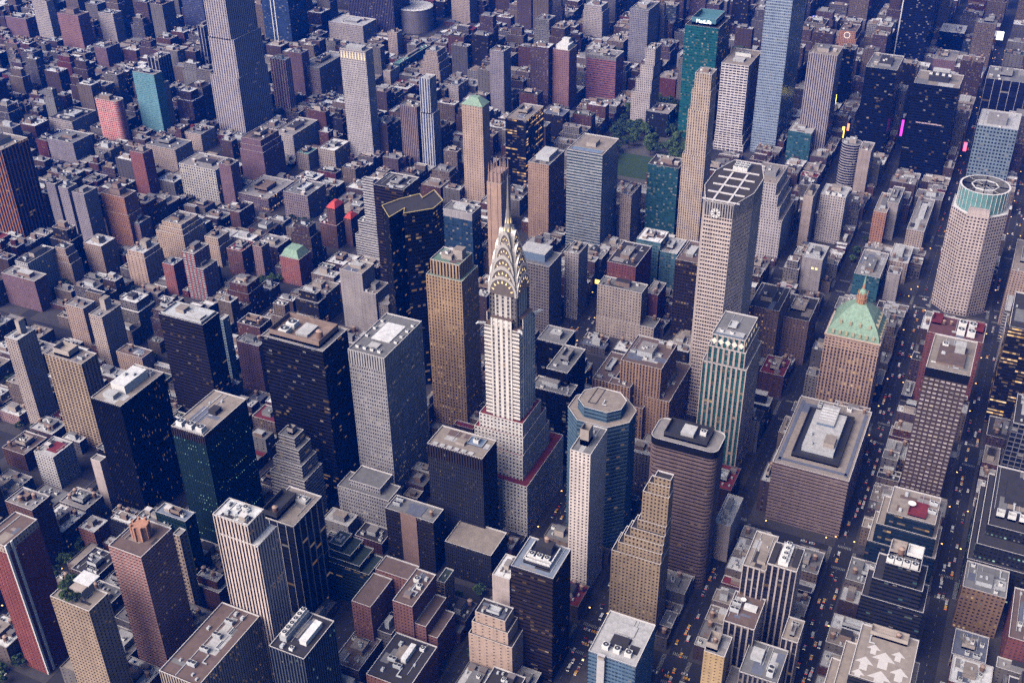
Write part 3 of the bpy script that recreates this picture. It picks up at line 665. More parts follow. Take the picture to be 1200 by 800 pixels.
E = [
 ('redstrip', 'apartment_tower', 'red balconied apartment tower with a white corner strip, at the bottom left edge', 'redbalc', 'brown', 131.0,(294.3, -258.9, 325.2, -238.0), [], [], {'band': 7, 'bandstyle': 'tanpale', 'bare': 1}),
 ('darkbrick', 'apartment_tower', 'dark brown brick tower just behind the red balconied corner tower', 'brickdk', 'pinkgrey', 67.2,(220.2, -347.4, 240.1, -318.0), [], [], {}),
 ('garden', 'apartment_tower', 'beige tower with a planted roof garden and a cream slab on its penthouse', 'beigegrid', 'tan', 112.0,(316.9, -191.7, 335.6, -157.0), [], [], {'bare': 1}),
 ('pinkbrick', 'apartment_tower', 'pink brick tower with an eight-sided brick drum on its roof', 'pinkbrick', 'brown', 128.0,(259.3, -174.9, 292.2, -145.7), [], [], {'bare': 1}),
 ('narrowbeige', 'apartment_tower', 'narrow pale tower with square dark openings right of the pink brick tower', 'beigehole', 'pinkgrey', 88.0,(223.4, -176.5, 231.6, -170.2), [], [], {}),
 ('tealslab', 'office_tower', 'dark teal tower with a blue rimmed roof behind the pink brick tower', 'teal', 'blue', 85.0,(202.3, -209.0, 214.1, -179.3), [], [], {}),
 ('tealwing', 'office_block', 'low grey-roofed wing joined to the left side of the blue rimmed teal tower', 'teal', 'grey', 76.0,(204.2, -227.1, 217.4, -194.4), [], [], {}),
 ('whitelow', 'low_building', 'low dark block with a bright white slab roof below the black tower', 'darkglass', 'white', 30.0,(179.4, -289.6, 190.6, -269.4), [], [], {}),
 ('whiteL', 'brick_house', 'small brick house with a white roof in the clearing by the pink tower', 'brick', 'white', 24.0,(189.4, -312.4, 206.6, -295.0), [], [], {}),
 ('bluelow', 'low_building', 'low dark flat-roofed building between the roof garden tower and the white-roofed house', 'darkbrick2', 'dark', 14.0,(211.6, -291.3, 240.5, -264.8), [], [], {}),
 ('blankslab', 'apartment_tower', 'narrow blank pale wall slab pressed against the left of the black tower', 'blankpink', 'pinkgrey', 55.0,(149.5, -335.3, 157.5, -324.6), [], [], {}),
 ('black600', 'office_tower', 'black office tower with a tan roof and a large white mechanical block', 'blackpier', 'tan', 127.2,(102.4, -315.0, 157.6, -283.0), [], [], {'bare': 1, 'cop': 1}),
 ('tealtower', 'office_tower', 'dark teal tower dotted with small lit windows under a tan roof', 'tealdots', 'tan', 131.6,(110.6, -222.4, 166.2, -189.5), [], [], {'band': 9, 'bandstyle': 'louvredk', 'bare': 1}),
 ('darkbig', 'office_tower', 'huge dark banded tower with yellow ringed fans inside its roof screen', 'darkband', 'pinkgrey', 164.2,(27.3, -202.2, 65.5, -140.4), [], [], {'bare': 1, 'cop': 1}),
 ('wedding', 'office_building', 'small grey stepped office building in front of the huge dark tower', 'greyband', 'grey', 91.5,(83.6, -173.0, 97.8, -156.3), [(9, 3, 5, 1, 2),(22, 7, 9, 2, 4),(34, 11, 13, 2, 6)], [], {}),
 ('whitefin', 'office_tower', 'white tower of close vertical fins with a cluttered open roof', 'whitefin', 'white', 156.8,(240.9, -104.0, 259.8, -74.6), [], [(140.5,(237.7, -100.9, 259.9, -68.8))], {'bare': 1}),
 ('finglass', 'office_tower', 'black glass tower with thin white vertical fins and a black roof box', 'blackfin', 'tan', 106.1,(164.7, -112.9, 202.9, -83.3), [], [], {'bare': 1, 'cop': 1}),
 ('sixfan', 'office_tower', 'dark glass tower with a row of six fans and a white tank on its roof', 'blackpier2', 'dark', 84.0,(252.7, -46.5, 290.6, -18.1), [], [], {'bare': 1}),
 ('fourfan', 'office_tower', 'long striped office block with four twin-fan units along its brown roof', 'beigepier', 'brown', 72.0,(261.7, -109.9, 331.5, -76.8), [], [], {'bare': 1}),
 ('stepteal', 'office_building', 'dark green-roofed office building stepping down beside the finned black tower', 'tealband', 'greend', 56.3,(146.0, -84.4, 162.4, -72.6), [(5, 2, 9, 2, 0),(11, 4, 18, 2, 0),(17, 4, 26, 2, 0)], [], {}),
 ('mobil', 'office_tower', 'silver grey office tower with a white roof deck and small round fans', 'silver', 'grey', 160.0,(-16.1, -127.4, 48.2, -92.2), [], [(43.6,(66.4, -125.3, 87.6, -74.7)),(49.6,(61.6, -115.9, 82.6, -85.5))], {'band': 14, 'bandstyle': 'silverlouv', 'bare': 1}),
 ('darkcol', 'office_tower', 'dark block with a broad brown blank panel down its front', 'darkcol', 'grey', 56.3,(89.8, -64.5, 108.3, -19.6), [], [], {'bare': 1}),
 ('eastbox', 'office_tower', 'dark slate office box with a row of blue square vents on its tan roof', 'darkslate', 'tan', 110.0,(51.0, -38.7, 77.6, 11.2), [], [(37.1,(75.2, -11.3, 105.1, 30.4))], {'band': 13, 'bandstyle': 'louvredk', 'bare': 1}),
 ('brickU', 'apartment_building', 'red brick apartment house around a dark court with white pipes on its roof', 'redbrickw', 'brown', 62.0,(163.8, -3.3, 200.8, 13.4), [], [(57.0,(177.5, -33.7, 209.5, -17.5)),(60.0,(159.8, -32.7, 175.8, -3.8)),(44.0,(166.8, 13.7, 198.8, 22.4)),(34.0,(169.8, 22.7, 196.8, 30.4))], {'bare': 1}),
 ('brownroofs', 'low_building', 'low dark house with bordered brown roof decks left of the cluttered brick roof', 'darkbrick2', 'brown', 22.0,(206.4, -35.7, 240.0, -12.5), [], [], {}),
 ('clutterbrick', 'low_building', 'low brick building with dense rooftop machinery at the bottom of the street', 'brick', 'dark', 36.0,(206.1, 1.4, 249.9, 35.9), [], [], {'bare': 1}),
 ('gridside', 'apartment_building', 'slim balconied house with a green roof right of the red brick court house', 'beigebalc', 'greend', 42.0,(135.9, 6.2, 151.9, 13.4), [], [], {'bare': 1}),
 ('decobeige', 'apartment_building', 'stepped beige apartment house with small windows in front of the dark frame-topped tower', 'beigeplain', 'dark', 66.0,(174.0, 59.2, 188.8, 83.4), [(9, 2, 3, 1, 2),(20, 4, 7, 2, 4)], [], {}),
 ('blankpink', 'office_building', 'plain pale windowless tower with white roof machinery left of the frame-topped tower', 'blankpink', 'white', 78.0,(136.6, 59.5, 160.6, 73.7), [], [], {}),
 ('frametop', 'office_tower', 'dark bronze tower with a white framed machine yard on its roof', 'darkband2', 'blue', 107.2,(140.7, 81.4, 173.9, 114.0), [], [], {'bare': 1, 'cop': 1}),
 ('whitestripe', 'apartment_tower', 'slender white striped apartment tower with a brick crown box', 'whitestripe', 'grey', 146.7,(45.8, 87.7, 81.2, 104.2), [], [], {'bare': 1}),
 ('octagon', 'office_tower', 'blue eight-sided office tower with a raised tan eight-sided roof', 'blueoct', 'tan', 131.0,(-20.0, 57.0, 25.0, 110.0), [], [], {'chamfer': 0.3, 'bare': 1}),
 ('goldstep', 'office_building', 'golden brown stepped office tower with terraces descending to the left', 'goldstep', 'dark', 151.8,(83.2, 157.3, 91.0, 169.6), [(6, 1, 0, 0, 4),(14, 3, 0.5, 0, 7),(40, 5, 0.8, 0, 9),(47, 8, 1, 0, 13),(54, 10, 1, 0, 17),(61, 12, 1, 0, 21),(69, 14, 1.2, 0, 25)], [], {}),
 ('bluebox', 'office_tower', 'blue glass tower with a pale roof, three white fan boxes and a white pipe shaft', 'bluebox', 'lightgrey', 70.0,(150.7, 149.1, 192.5, 183.7), [], [], {'bare': 1}),
 ('rounded', 'office_tower', 'brown round-cornered tower with continuous window bands and round roof wells', 'roundband', 'pinkgrey', 141.9,(7.1, 134.8, 35.7, 188.1), [], [], {'band': 7, 'bandstyle': 'plaindark', 'bare': 1, 'rounded': 0.22}),
 ('whitepod', 'low_building', 'low pale roof with small white machines right of the round-cornered tower', 'blankpink', 'lightgrey', 40.0,(-44.5, 183.5, -4.4, 197.0), [], [], {}),
 ('diamond', 'office_tower', 'stone and teal glass tower with a crown band of bright diamonds', 'diamond', 'grey', 152.0,(-153.3, 139.7, -111.1, 169.2), [(11, 2, 2, 2, 2),(26, 5, 5, 5, 5)], [], {'bare': 1}),
 ('brownbox', 'office_building', 'broad brown banded office block with a blue-grey skylight yard on its roof', 'brownband', 'tan', 63.7,(-179.4, 212.4, -72.4, 276.7), [], [], {'bare': 1}),
 ('whitepier', 'office_tower', 'dark tower with pale vertical piers and a white fan rack on its roof', 'whitepier', 'tan', 112.0,(77.7, 246.5, 102.4, 267.7), [], [], {'bare': 1}),
 ('whitepierlow', 'office_tower', 'tan-roofed lower wing attached left of the pale-piered tower', 'whitepier', 'tan', 106.0,(65.1, 230.2, 104.2, 246.7), [], [], {'bare': 1}),
 ('yellow', 'apartment_tower', 'pale yellow apartment tower with a boxed water tank on its crown', 'yellowtow', 'pinkgrey', 76.0,(144.8, 222.9, 165.0, 237.3), [], [], {'bare': 1}),
 ('greytop', 'office_building', 'grey flat-roofed building with a white twin fan unit right of the pale yellow tower', 'greypier', 'grey', 62.0,(127.8, 247.3, 160.0, 274.0), [], [], {'bare': 1}),
 ('terraceL', 'office_building', 'brown terrace block with rooftop machines below the pale-piered tower', 'whitepier', 'brown', 78.0,(102.3, 227.5, 134.4, 249.7), [], [], {'bare': 1}),
 ('terraceR', 'office_building', 'small tan terrace block right of the foot of the pale-piered tower', 'whitepier', 'tan', 70.0,(103.4, 267.3, 125.8, 279.0), [], [], {}),
 ('whitewin', 'office_tower', 'dark brown tower covered in pairs of white windows', 'whitewin', 'tan', 146.0,(-199.4, 313.8, -142.5, 348.7), [], [], {'band': 9, 'bandstyle': 'plaindark', 'bare': 1}),
 ('dishroof', 'office_building', 'blue glass office block with a white dish and red machinery on its roof', 'tealfloor', 'tan', 72.0,(-71.8, 312.0, -36.1, 348.9), [(12, 2, 3, 0, 6),(30, 4, 6, 0, 10)], [], {'bare': 1}),
 ('fanblock', 'office_tower', 'dark glass tower with white framed fans and a copper tank on top', 'tealfloor2', 'dark', 88.0,(12.7, 321.5, 40.1, 345.4), [(16, 2, 5, 0, 7),(34, 4, 9, 0, 12)], [], {'bare': 1}),
 ('arrowroof', 'office_tower', 'office block whose pale roof is painted with large white arrows', 'tealfloor2', 'tan', 100.0,(119.1, 317.3, 167.2, 354.2), [(20, 0, 4, 0, 8),(40, 0, 8, 0, 15)], [], {'bare': 1}),
 ('decoamber', 'office_building', 'amber lit brown brick office building on the right beyond the avenue', 'amberpier', 'grey', 43.4,(-39.7, 377.9, -8.3, 409.3), [], [], {}),
 ('lowblue', 'low_building', 'low blue-grey roof in front of the amber lit brick building', 'greypier', 'bluegrey', 14.0,(6.5, 380.4, 34.4, 404.8), [], [], {}),
 ('lowclutter', 'low_building', 'low cluttered white roof at the lower right corner', 'brick', 'white', 14.0,(35.3, 382.0, 62.3, 410.5), [], [], {}),
 ('rightred', 'apartment_tower', 'dark red brick tower cut by the lower right edge', 'redbrickdk', 'brown', 40.0,(-28.0, 414.7, 27.6, 442.6), [], [], {}),
 ('dotterrace', 'office_building', 'dark terraced office block with four white square roof machines on the right edge', 'darkdots', 'dark', 67.2,(-141.0, 386.4, -60.0, 429.0), [(10, 14, 0, 0, 5),(24, 18, 0, 0, 9)], [], {'bare': 1}),
 ('rightyellow', 'office_tower', 'black tower with rows of yellow windows at the right edge', 'blackyellow', 'dark', 111.2,(-370.6, 373.1, -299.2, 408.0), [], [], {}),
 ('rightgrid', 'office_building', 'dark building with a pale grid of mullions at the right edge', 'darkgrid', 'dark', 89.9,(-222.6, 391.0, -175.2, 421.1), [], [], {}),
 ('bronze', 'office_tower', 'bronze orange piered tower at the left edge', 'bronze', 'tan', 130.9,(-242.1, -826.3, -198.2, -784.4), [], [], {}),
 ('slabA', 'apartment_building', 'leftmost of three grey parallel apartment slabs', 'greyslab', 'grey', 82.0,(-241.0, -754.6, -225.7, -738.9), [], [], {}),
 ('slabB', 'apartment_building', 'middle of three grey parallel apartment slabs', 'greyslab', 'grey', 82.0,(-239.0, -730.2, -222.5, -714.8), [], [], {}),
 ('slabC', 'apartment_building', 'rightmost and widest of three grey parallel apartment slabs', 'greyslab', 'grey', 82.0,(-239.7, -703.0, -217.3, -683.6), [], [], {}),
 ('orangebrick', 'apartment_building', 'orange brick apartment house with a stacked brick roof tower', 'orangebrick', 'brown', 69.7,(-272.0, -688.8, -249.1, -651.4), [(24, 1, 2, 1, 1)], [], {'bare': 1}),
 ('bandbrick', 'apartment_building', 'brick house with a white belt line and dark roof beside the orange brick house', 'brickpink2', 'dark', 34.1,(-275.3, -659.9, -254.1, -639.9), [], [], {'band': 3, 'bandstyle': 'fwhite_side'}),
 ('tanstep', 'apartment_building', 'broad tan stone apartment house with stepped upper floors', 'tanstone', 'tan', 48.9,(-282.2, -596.4, -249.1, -566.4), [(5, 3, 3, 2, 3),(11, 6, 6, 3, 7)], [], {}),
 ('tanstep2', 'apartment_building', 'tall tan stone house with a square top, right of the broad stepped one', 'tanstone', 'tan', 38.1,(-276.3, -536.8, -254.1, -516.6), [(10, 2, 2, 1, 2)], [], {}),
 ('redband', 'apartment_building', 'red roofed brick house right of the tall tan stone house', 'redbrickw', 'red', 35.3,(-271.7, -495.2, -242.8, -473.0), [], [], {}),
 ('brickbox', 'apartment_building', 'dark brick box with a tan rimmed roof', 'brickdk', 'tan', 26.1,(-376.5, -569.1, -344.3, -553.9), [], [], {}),
 ('litside', 'office_building', 'long dark office block with rows of yellow lit windows on its right side', 'darklit', 'pinkgrey', 21.5,(-463.8, -601.7, -401.4, -549.5), [], [], {}),
 ('browngrid', 'office_building', 'large brown office block pierced by a dense window grid above the dark brick box', 'browngrid', 'grey', 41.0,(-439.0, -518.5, -395.6, -480.3), [], [], {}),
 ('redA', 'apartment_building', 'dark brick house with a red hipped roof', 'brickdk', 'red', 54.1,(-376.5, -422.8, -355.0, -410.8), [], [], {'cap': 'hip'}),
 ('redB', 'apartment_building', 'lower dark brick house with a red parapet roof in front of the hipped one', 'brickdk', 'red', 32.7,(-373.1, -433.2, -351.1, -408.2), [], [], {}),
 ('redC', 'apartment_building', 'slim dark tower with a small red hipped roof', 'brickdk', 'red', 39.9,(-378.4, -403.1, -362.7, -393.4), [], [], {'cap': 'hip'}),
 ('greenman', 'apartment_building', 'red brick hotel with a pale green mansard roof', 'redbrick', 'grey', 36.1,(-276.9, -424.0, -251.5, -396.5), [], [], {'cap': 'mansard'}),
 ('pairbrick', 'apartment_building', 'narrow brown brick house left of the green mansard hotel', 'brickpink2', 'brown', 46.6,(-260.0, -456.3, -244.3, -443.6), [], [], {}),
 ('redwhite', 'apartment_tower', 'red brick tower striped with white balconies', 'redwhite', 'pinkgrey', 61.5,(-204.0, -503.6, -176.4, -486.4), [], [(43.5,(-201.6, -497.0, -176.4, -476.6))], {}),
 ('redwing', 'apartment_tower', 'plain red brick wing left of the white striped red tower', 'redbrick', 'bluegrey', 41.5,(-190.8, -534.3, -173.3, -517.9), [], [], {}),
 ('beigetop', 'apartment_building', 'beige apartment house with a pale roof and water tank left of the red brick wing', 'beigeplain', 'lightgrey', 46.5,(-204.0, -587.6, -175.6, -562.9), [(6, 2, 2, 1, 2)], [], {'bare': 1}),
 ('tanwhite', 'apartment_building', 'tan apartment house with a white littered roof in front of the grey slabs', 'tanbrick', 'white', 43.5,(-197.8, -654.0, -172.6, -626.3), [], [], {}),
 ('whitegrid', 'apartment_building', 'white gridded apartment block with a dark roof on the left', 'whitegrid', 'dark', 47.2,(-143.2, -689.2, -99.5, -669.5), [], [], {}),
 ('steptan', 'apartment_building', 'tan terraced apartment house right of the white gridded block', 'tanbrick', 'tan', 49.0,(-156.9, -668.1, -142.6, -652.7), [(9, 1, 3, 1, 1),(18, 2, 6, 1, 1)], [], {}),
 ('brickwide', 'apartment_building', 'wide purple brick slab with a pink roof and red roof house at the left edge', 'brickpurple', 'pinkgrey', 41.0,(-97.9, -691.1, -78.4, -639.9), [], [], {}),
 ('tanA', 'apartment_tower', 'tan brick tower, left half of a pair with small roof houses', 'tanbrick', 'pinkgrey', 50.5,(-61.3, -557.8, -42.8, -531.6), [], [], {'bare': 1}),
 ('tanB', 'apartment_tower', 'taller pale tan tower with a tall roof house, right half of a pair', 'tanpale', 'pinkgrey', 64.4,(-49.3, -499.5, -20.8, -481.8), [], [], {'bare': 1}),
 ('slender', 'apartment_tower', 'slender pale grey-beige tower with a chimney-like roof house at the left', 'beigegrey', 'lightgrey', 104.7,(69.6, -487.9, 92.3, -471.4), [], [], {'bare': 1}),
 ('beigebalc', 'apartment_tower', 'sandy tower with ladder-like balconies and a raised square crown', 'beigebalc', 'tan', 99.4,(72.7, -438.0, 93.2, -393.3), [], [], {'bare': 1}),
 ('tancluster', 'apartment_building', 'worn tan house with a bright blue tarp on its roof', 'tanbrick', 'brown', 27.0,(-35.7, -470.0, -18.5, -435.6), [], [], {'bare': 1}),
 ('whitered', 'apartment_building', 'small white balconied house with a red roof terrace', 'whitegrid', 'lightgrey', 37.1,(129.4, -410.4, 154.6, -387.2), [], [], {'bare': 1}),
 ('brownpair', 'apartment_building', 'brown brick pair of houses left of the small white balconied house', 'brickdk', 'brown', 20.4,(119.0, -461.9, 148.4, -434.0), [], [], {}),
 ('whiteflat', 'low_building', 'low building with a white dotted roof at the left edge', 'brickpink2', 'white', 12.7,(81.4, -522.1, 97.9, -494.2), [], [], {}),
 ('darkband', 'office_tower', 'dark banded tower with a deep sunken roof court', 'darkband3', 'darkrim', 118.7,(-8.9, -363.6, 16.0, -311.7), [], [], {'cop': 1, 'bare': 1}),
 ('glassslab', 'apartment_building', 'thin pale blue glass slab clinging to the right of the sunken-roof tower', 'blueslab', 'lightgrey', 80.7,(-58.0, -350.3, -47.6, -343.6), [], [], {}),
 ('brownapt', 'apartment_building', 'brown apartment house with a speckled white roof between two dark towers', 'brickpurple', 'lightgrey', 58.9,(-64.4, -331.6, -48.4, -303.9), [], [], {}),
 ('greyblank', 'office_building', 'grey tower with a wide windowless front and glass terraces at its side', 'greyblank', 'tan', 80.6,(-211.9, -293.8, -186.4, -265.1), [], [(58.7,(-214.3, -267.4, -186.4, -250.0))], {}),
 ('whiteslab', 'office_tower', 'tall narrow white slab rising over white banded terraces', 'whiteslab', 'grey', 107.9,(-354.5, -360.8, -346.7, -345.1), [], [(49.9,(-357.8, -371.4, -346.5, -345.5)),(30.3,(-356.7, -377.4, -346.5, -343.5))], {}),
 ('browndark', 'office_tower', 'brown-black tower behind the angular black glass tower', 'darkband2', 'dark', 140.0,(-316.4, -301.0, -278.8, -262.8), [], [], {}),
 ('angular', 'office_tower', 'black angular glass tower with yellow lit roof edges', 'blackglass', 'dark', 200.0,(-180.5, -196.2, -110.3, -147.7), [], [], {'poly': [(-129.8, -196.2),(-110.3, -176.8),(-133.6, -173.5),(-122.9, -168.3),(-143.9, -147.7),(-163.3, -147.9),(-180.5, -166.5),(-160.4, -168.8),(-167.0, -175.3),(-150.4, -186.9)], 'bare': 1, 'cop': 0}),
 ('blueglass', 'office_tower', 'blue glass office block with a white louvred top behind the gold tower', 'blueglass', 'grey', 110.0,(-333.3, -231.5, -310.3, -193.9), [], [], {'band': 9, 'bandstyle': 'paleband'}),
 ('chanin', 'office_tower', 'golden brick tower with ribbed crown left of the spired tower', 'gold', 'green', 185.5,(-103.6, -116.1, -77.4, -86.4), [(14, 4, 4, 3, 3)], [], {'band': 15, 'bandstyle': 'goldcrown'}),
 ('greypent', 'office_tower', 'grey gridded tower with a bluish roof box behind the spired tower', 'greygrid', 'grey', 91.5,(-297.7, -122.5, -263.5, -78.9), [], [], {'bare': 1}),
 ('paleslim', 'office_tower', 'slim pale building with a pale roof house beside the wide avenue gap', 'palegrid', 'pinkgrey', 84.6,(-343.2, -82.3, -314.7, -65.9), [], [], {}),
 ('bowery', 'office_building', 'beige block with a regular window grid facing the street crossing', 'beigegrid2', 'grey', 63.0,(-318.7, -36.1, -297.5, 14.5), [], [(22.9,(-320.0, -36.2, -297.3, 30.4))], {}),
 ('darkred', 'hotel', 'dark red brick block with a cluttered roof behind the beige gridded block', 'redbrickdk', 'dark', 75.0,(-382.9, -37.4, -329.2, -4.3), [], [], {}),
 ('darkred2', 'hotel', 'small dark red brick block right of the beige gridded block', 'redbrickdk', 'grey', 48.5,(-354.4, 9.8, -324.9, 24.2), [], [], {}),
 ('glassA', 'office_building', 'low teal glass block with a white roof, the left of two', 'tealpale', 'white', 70.0,(-433.2, -29.4, -402.5, -0.5), [], [], {}),
 ('glassB', 'office_building', 'low teal glass block with a white roof, the right of two', 'tealpale', 'lightgrey', 60.0,(-440.9, -2.2, -402.5, 19.5), [], [], {}),
 ('darkleft', 'office_tower', 'dark tower with a few yellow windows left of the wide eight-sided tower', 'darkyellow', 'brown', 95.4,(-376.0, 40.1, -327.6, 65.0), [], [], {}),
 ('graybar', 'office_building', 'large tan office block with three wings and white roof patches', 'tanpier', 'brown', 92.0,(-174.6, 53.0, -126.5, 92.6), [], [(63.5,(-178.1, 25.7, -126.4, 45.4)),(58.3,(-194.6, 79.2, -126.6, 102.2)),(70.0,(-127.5, 45.9, -117.5, 66.3)),(48.0,(-127.5, 66.8, -120.5, 78.7))], {}),
 ('hyatt', 'hotel', 'black mirrored hotel with a grey H-shaped roof beside the spired tower', 'blackmirror', 'grey', 82.0,(-86.1, -12.0, -66.9, 27.2), [], [(97.0,(-123.0, -1.8, -79.6, 19.1)),(97.0,(-148.8, -29.1, -121.7, -2.0))], {}),
 ('metlife', 'office_tower', 'tall pale eight-sided tower with a round emblem under its roof', 'precast', 'darkrim', 235.0,(-291.0, 92.0, -193.0, 138.0), [], [], {'poly': [(-291, 102),(-260, 92),(-224, 92),(-193, 102),(-193, 128),(-224, 138),(-260, 138),(-291, 128)], 'band': 14, 'bandstyle': 'louvre', 'n': 0, 'bare': 1}),
 ('helmsley', 'office_tower', 'pink stone tower with a green copper pyramid roof and lantern', 'helmsley', 'green', 98.0,(-284.4, 217.1, -240.0, 267.5), [], [], {'bare': 1, 'band': 13, 'bandstyle': 'helmtop'}),
 ('crown', 'office_tower', 'pale eight-sided tower crowned by a round green glass drum', 'crown', 'white', 124.0,(-565.0, 293.0, -500.0, 351.0), [], [], {'chamfer': 0.3, 'bare': 1}),
 ('redroof', 'office_building', 'lower block with red roof walls and four white fans in front of the drum-crowned tower', 'redbrickdk', 'redin', 95.0,(-324.2, 304.1, -287.0, 354.5), [], [], {'bare': 1}),
 ('frenchA', 'office_building', 'pale stepped office building behind the wide eight-sided tower', 'precast2', 'tan', 99.5,(-606.3, 62.5, -547.7, 94.0), [(14, 2, 4, 1, 1),(28, 4, 8, 1, 2),(44, 6, 13, 1, 3)], [], {}),
 ('tancol', 'office_building', 'tan windowless column building across the street from the stepped pale one', 'tanblank', 'tan', 70.9,(-629.7, 120.1, -591.6, 131.9), [], [], {}),
 ('palebox', 'office_building', 'pale gridded block with round white vents on its roof', 'palegrid', 'lightgrey', 65.3,(-650.7, 136.3, -617.1, 167.0), [], [], {'bare': 1}),
 ('greyeyes', 'office_building', 'grey block with two bright windows like eyes', 'greyblank', 'lightgrey', 46.6,(-518.0, 147.1, -480.4, 170.3), [], [], {}),
 ('mansardA', 'hotel', 'taller brown stone hotel wing with a dark roof, behind the diamond crown tower', 'brownstone', 'dark', 78.0,(-346.8, 130.4, -294.9, 161.6), [], [], {}),
 ('mansardB', 'hotel', 'lower brown stone hotel front nearest the street, behind the diamond crown tower', 'brownstone', 'dark', 54.4,(-378.0, 155.4, -326.8, 187.8), [], [], {}),
 ('orangedeco', 'office_building', 'orange brick deco block above the green pyramid roof', 'orangebrick', 'tan', 45.4,(-696.4, 200.6, -636.3, 216.3), [], [], {}),
 ('paleslab', 'office_building', 'pale grey plain slab joined to the orange deco block', 'greyblank', 'grey', 51.5,(-708.4, 212.8, -656.0, 226.6), [], [], {}),
 ('tealpink', 'office_building', 'teal glass building with a flat pink roof behind the copper pyramid', 'teal2', 'pinkgrey', 32.9,(-554.9, 206.2, -489.8, 235.1), [], [], {}),
 ('tanmix', 'office_building', 'tan building with mixed roof machines behind the teal glass one', 'tanpale', 'lightgrey', 27.7,(-594.9, 235.7, -548.0, 258.4), [], [], {}),
 ('paleslab2', 'office_building', 'small pale slab with a row of dots down its edge behind the copper pyramid', 'greyblank', 'pinkgrey', 36.2,(-519.4, 241.1, -501.0, 255.5), [], [], {}),
 ('pinkroof', 'office_building', 'long building with pink and tan roof squares between two streets', 'tanpale', 'pinkgrey', 29.8,(-735.2, 243.5, -635.0, 264.2), [], [], {}),
 ('rightgrey', 'office_building', 'pale grey setback block at the right edge under the drum-crowned tower', 'palegrid', 'grey', 50.7,(-432.3, 372.9, -395.9, 389.6), [], [], {}),
 ('rightband', 'office_building', 'white banded block at the right edge beside the drum-crowned tower', 'greyband', 'lightgrey', 40.0,(-544.4, 370.6, -460.6, 410.0), [], [], {}),
 ('righttan', 'office_building', 'tan block at the right edge above the white banded one', 'tanbrick', 'tan', 70.0,(-576.5, 367.8, -497.2, 396.0), [], [], {}),
 ('farbrickA', 'apartment_tower', 'brown brick tower near the upper left corner', 'brickpurple', 'grey', 39.7,(-865.6, -1474.7, -842.7, -1421.1), [], [], {}),
 ('farpale', 'apartment_tower', 'pale tall tower cut by the top edge near the left corner', 'palegrid', 'grey', 79.6,(-862.9, -1396.9, -845.9, -1360.0), [], [], {}),
 ('farbrickB', 'apartment_tower', 'red-brown tower with a knob-like roof house at upper left', 'redbrick2', 'brown', 68.7,(-854.0, -1316.8, -825.3, -1266.4), [], [], {'bare': 1}),
 ('farpaleB', 'apartment_tower', 'second pale tower at upper left, right of the red-brown one', 'palegrid', 'grey', 63.0,(-897.8, -1264.2, -873.9, -1228.6), [], [], {}),
 ('farpurple', 'apartment_building', 'purple-brown slab behind the teal curved tower', 'brickpurple', 'grey', 39.0,(-804.1, -1183.5, -768.9, -1156.8), [], [], {}),
 ('fardarkg', 'office_tower', 'dark blue gridded tower left of the giant setback skyscraper', 'bluegrid', 'grey', 71.3,(-1050.1, -1187.4, -1020.4, -1137.3), [], [], {}),
 ('whiteframe', 'office_tower', 'black slab outlined by a white frame beside the giant setback skyscraper', 'frameblack', 'white', 78.5,(-869.4, -1004.2, -840.0, -990.2), [], [], {}),
 ('empire', 'skyscraper', 'giant limestone setback skyscraper cut off by the top edge', 'limestone', 'grey', 430.0,(-684.0, -789.0, -616.0, -749.0), [(280, 0, 5, 0, 2),(338, 4, 6, 3, 7)], [], {}),
 ('blueround', 'apartment_tower', 'turquoise glass apartment tower with a white slab at its right', 'turquoise', 'grey', 101.2,(-573.7, -896.0, -555.0, -854.6), [], [], {}),
 ('blueslab', 'apartment_tower', 'narrow white slab attached to the turquoise tower', 'blankpink', 'grey', 79.1,(-592.3, -866.6, -574.6, -861.4), [], [], {}),
 ('greenbehind', 'office_tower', 'dark green framed tower behind the turquoise tower', 'frameblack', 'grey', 56.8,(-752.2, -1018.4, -720.0, -994.9), [], [], {}),
 ('rosered', 'apartment_tower', 'rose red gridded tower with a curved front', 'rosered', 'tan', 67.2,(-530.3, -942.5, -510.8, -896.8), [], [], {'rounded': 0.35}),
 ('lowwhiteA', 'apartment_building', 'low white block left of the rose red tower', 'palegrid', 'dark', 21.2,(-562.0, -1043.5, -508.9, -995.9), [], [], {}),
 ('lowgreyA', 'apartment_building', 'grey square block below the rose red tower', 'greyslab', 'grey', 33.7,(-460.5, -958.3, -421.6, -908.2), [], [], {}),
 ('bricknarrow', 'apartment_building', 'narrow red brick tower right below the rose red tower', 'redbrick', 'brown', 71.0,(-385.8, -744.8, -366.6, -721.8), [], [], {}),
 ('beigeblk', 'apartment_building', 'beige block left of the giant setback skyscraper', 'tanpale', 'grey', 35.9,(-495.5, -802.8, -457.6, -748.9), [], [], {}),
 ('whitecor', 'office_building', 'white-edged office building with yellow lit windows', 'whitecor', 'pinkgrey', 50.8,(-438.5, -689.1, -396.1, -627.5), [], [], {}),
 ('browncol', 'office_building', 'plain purple-brown column building right of the white corniced one', 'brickpurple', 'brown', 62.9,(-414.7, -620.1, -396.4, -600.2), [], [], {}),
 ('midgrey', 'office_building', 'mid-height block with a white roof edge left of the giant skyscraper foot', 'tanpale', 'grey', 27.4,(-569.1, -796.0, -535.2, -766.0), [], [], {}),
 ('bluewhite', 'office_tower', 'blue glass tower with two white vertical lines at the top edge', 'bluewhite', 'grey', 89.3,(-1059.9, -983.4, -1003.0, -923.6), [], [], {}),
 ('redstripe', 'apartment_tower', 'red and white striped tower right of the giant skyscraper', 'redstripe', 'white', 88.1,(-735.8, -763.5, -720.6, -733.6), [], [], {}),
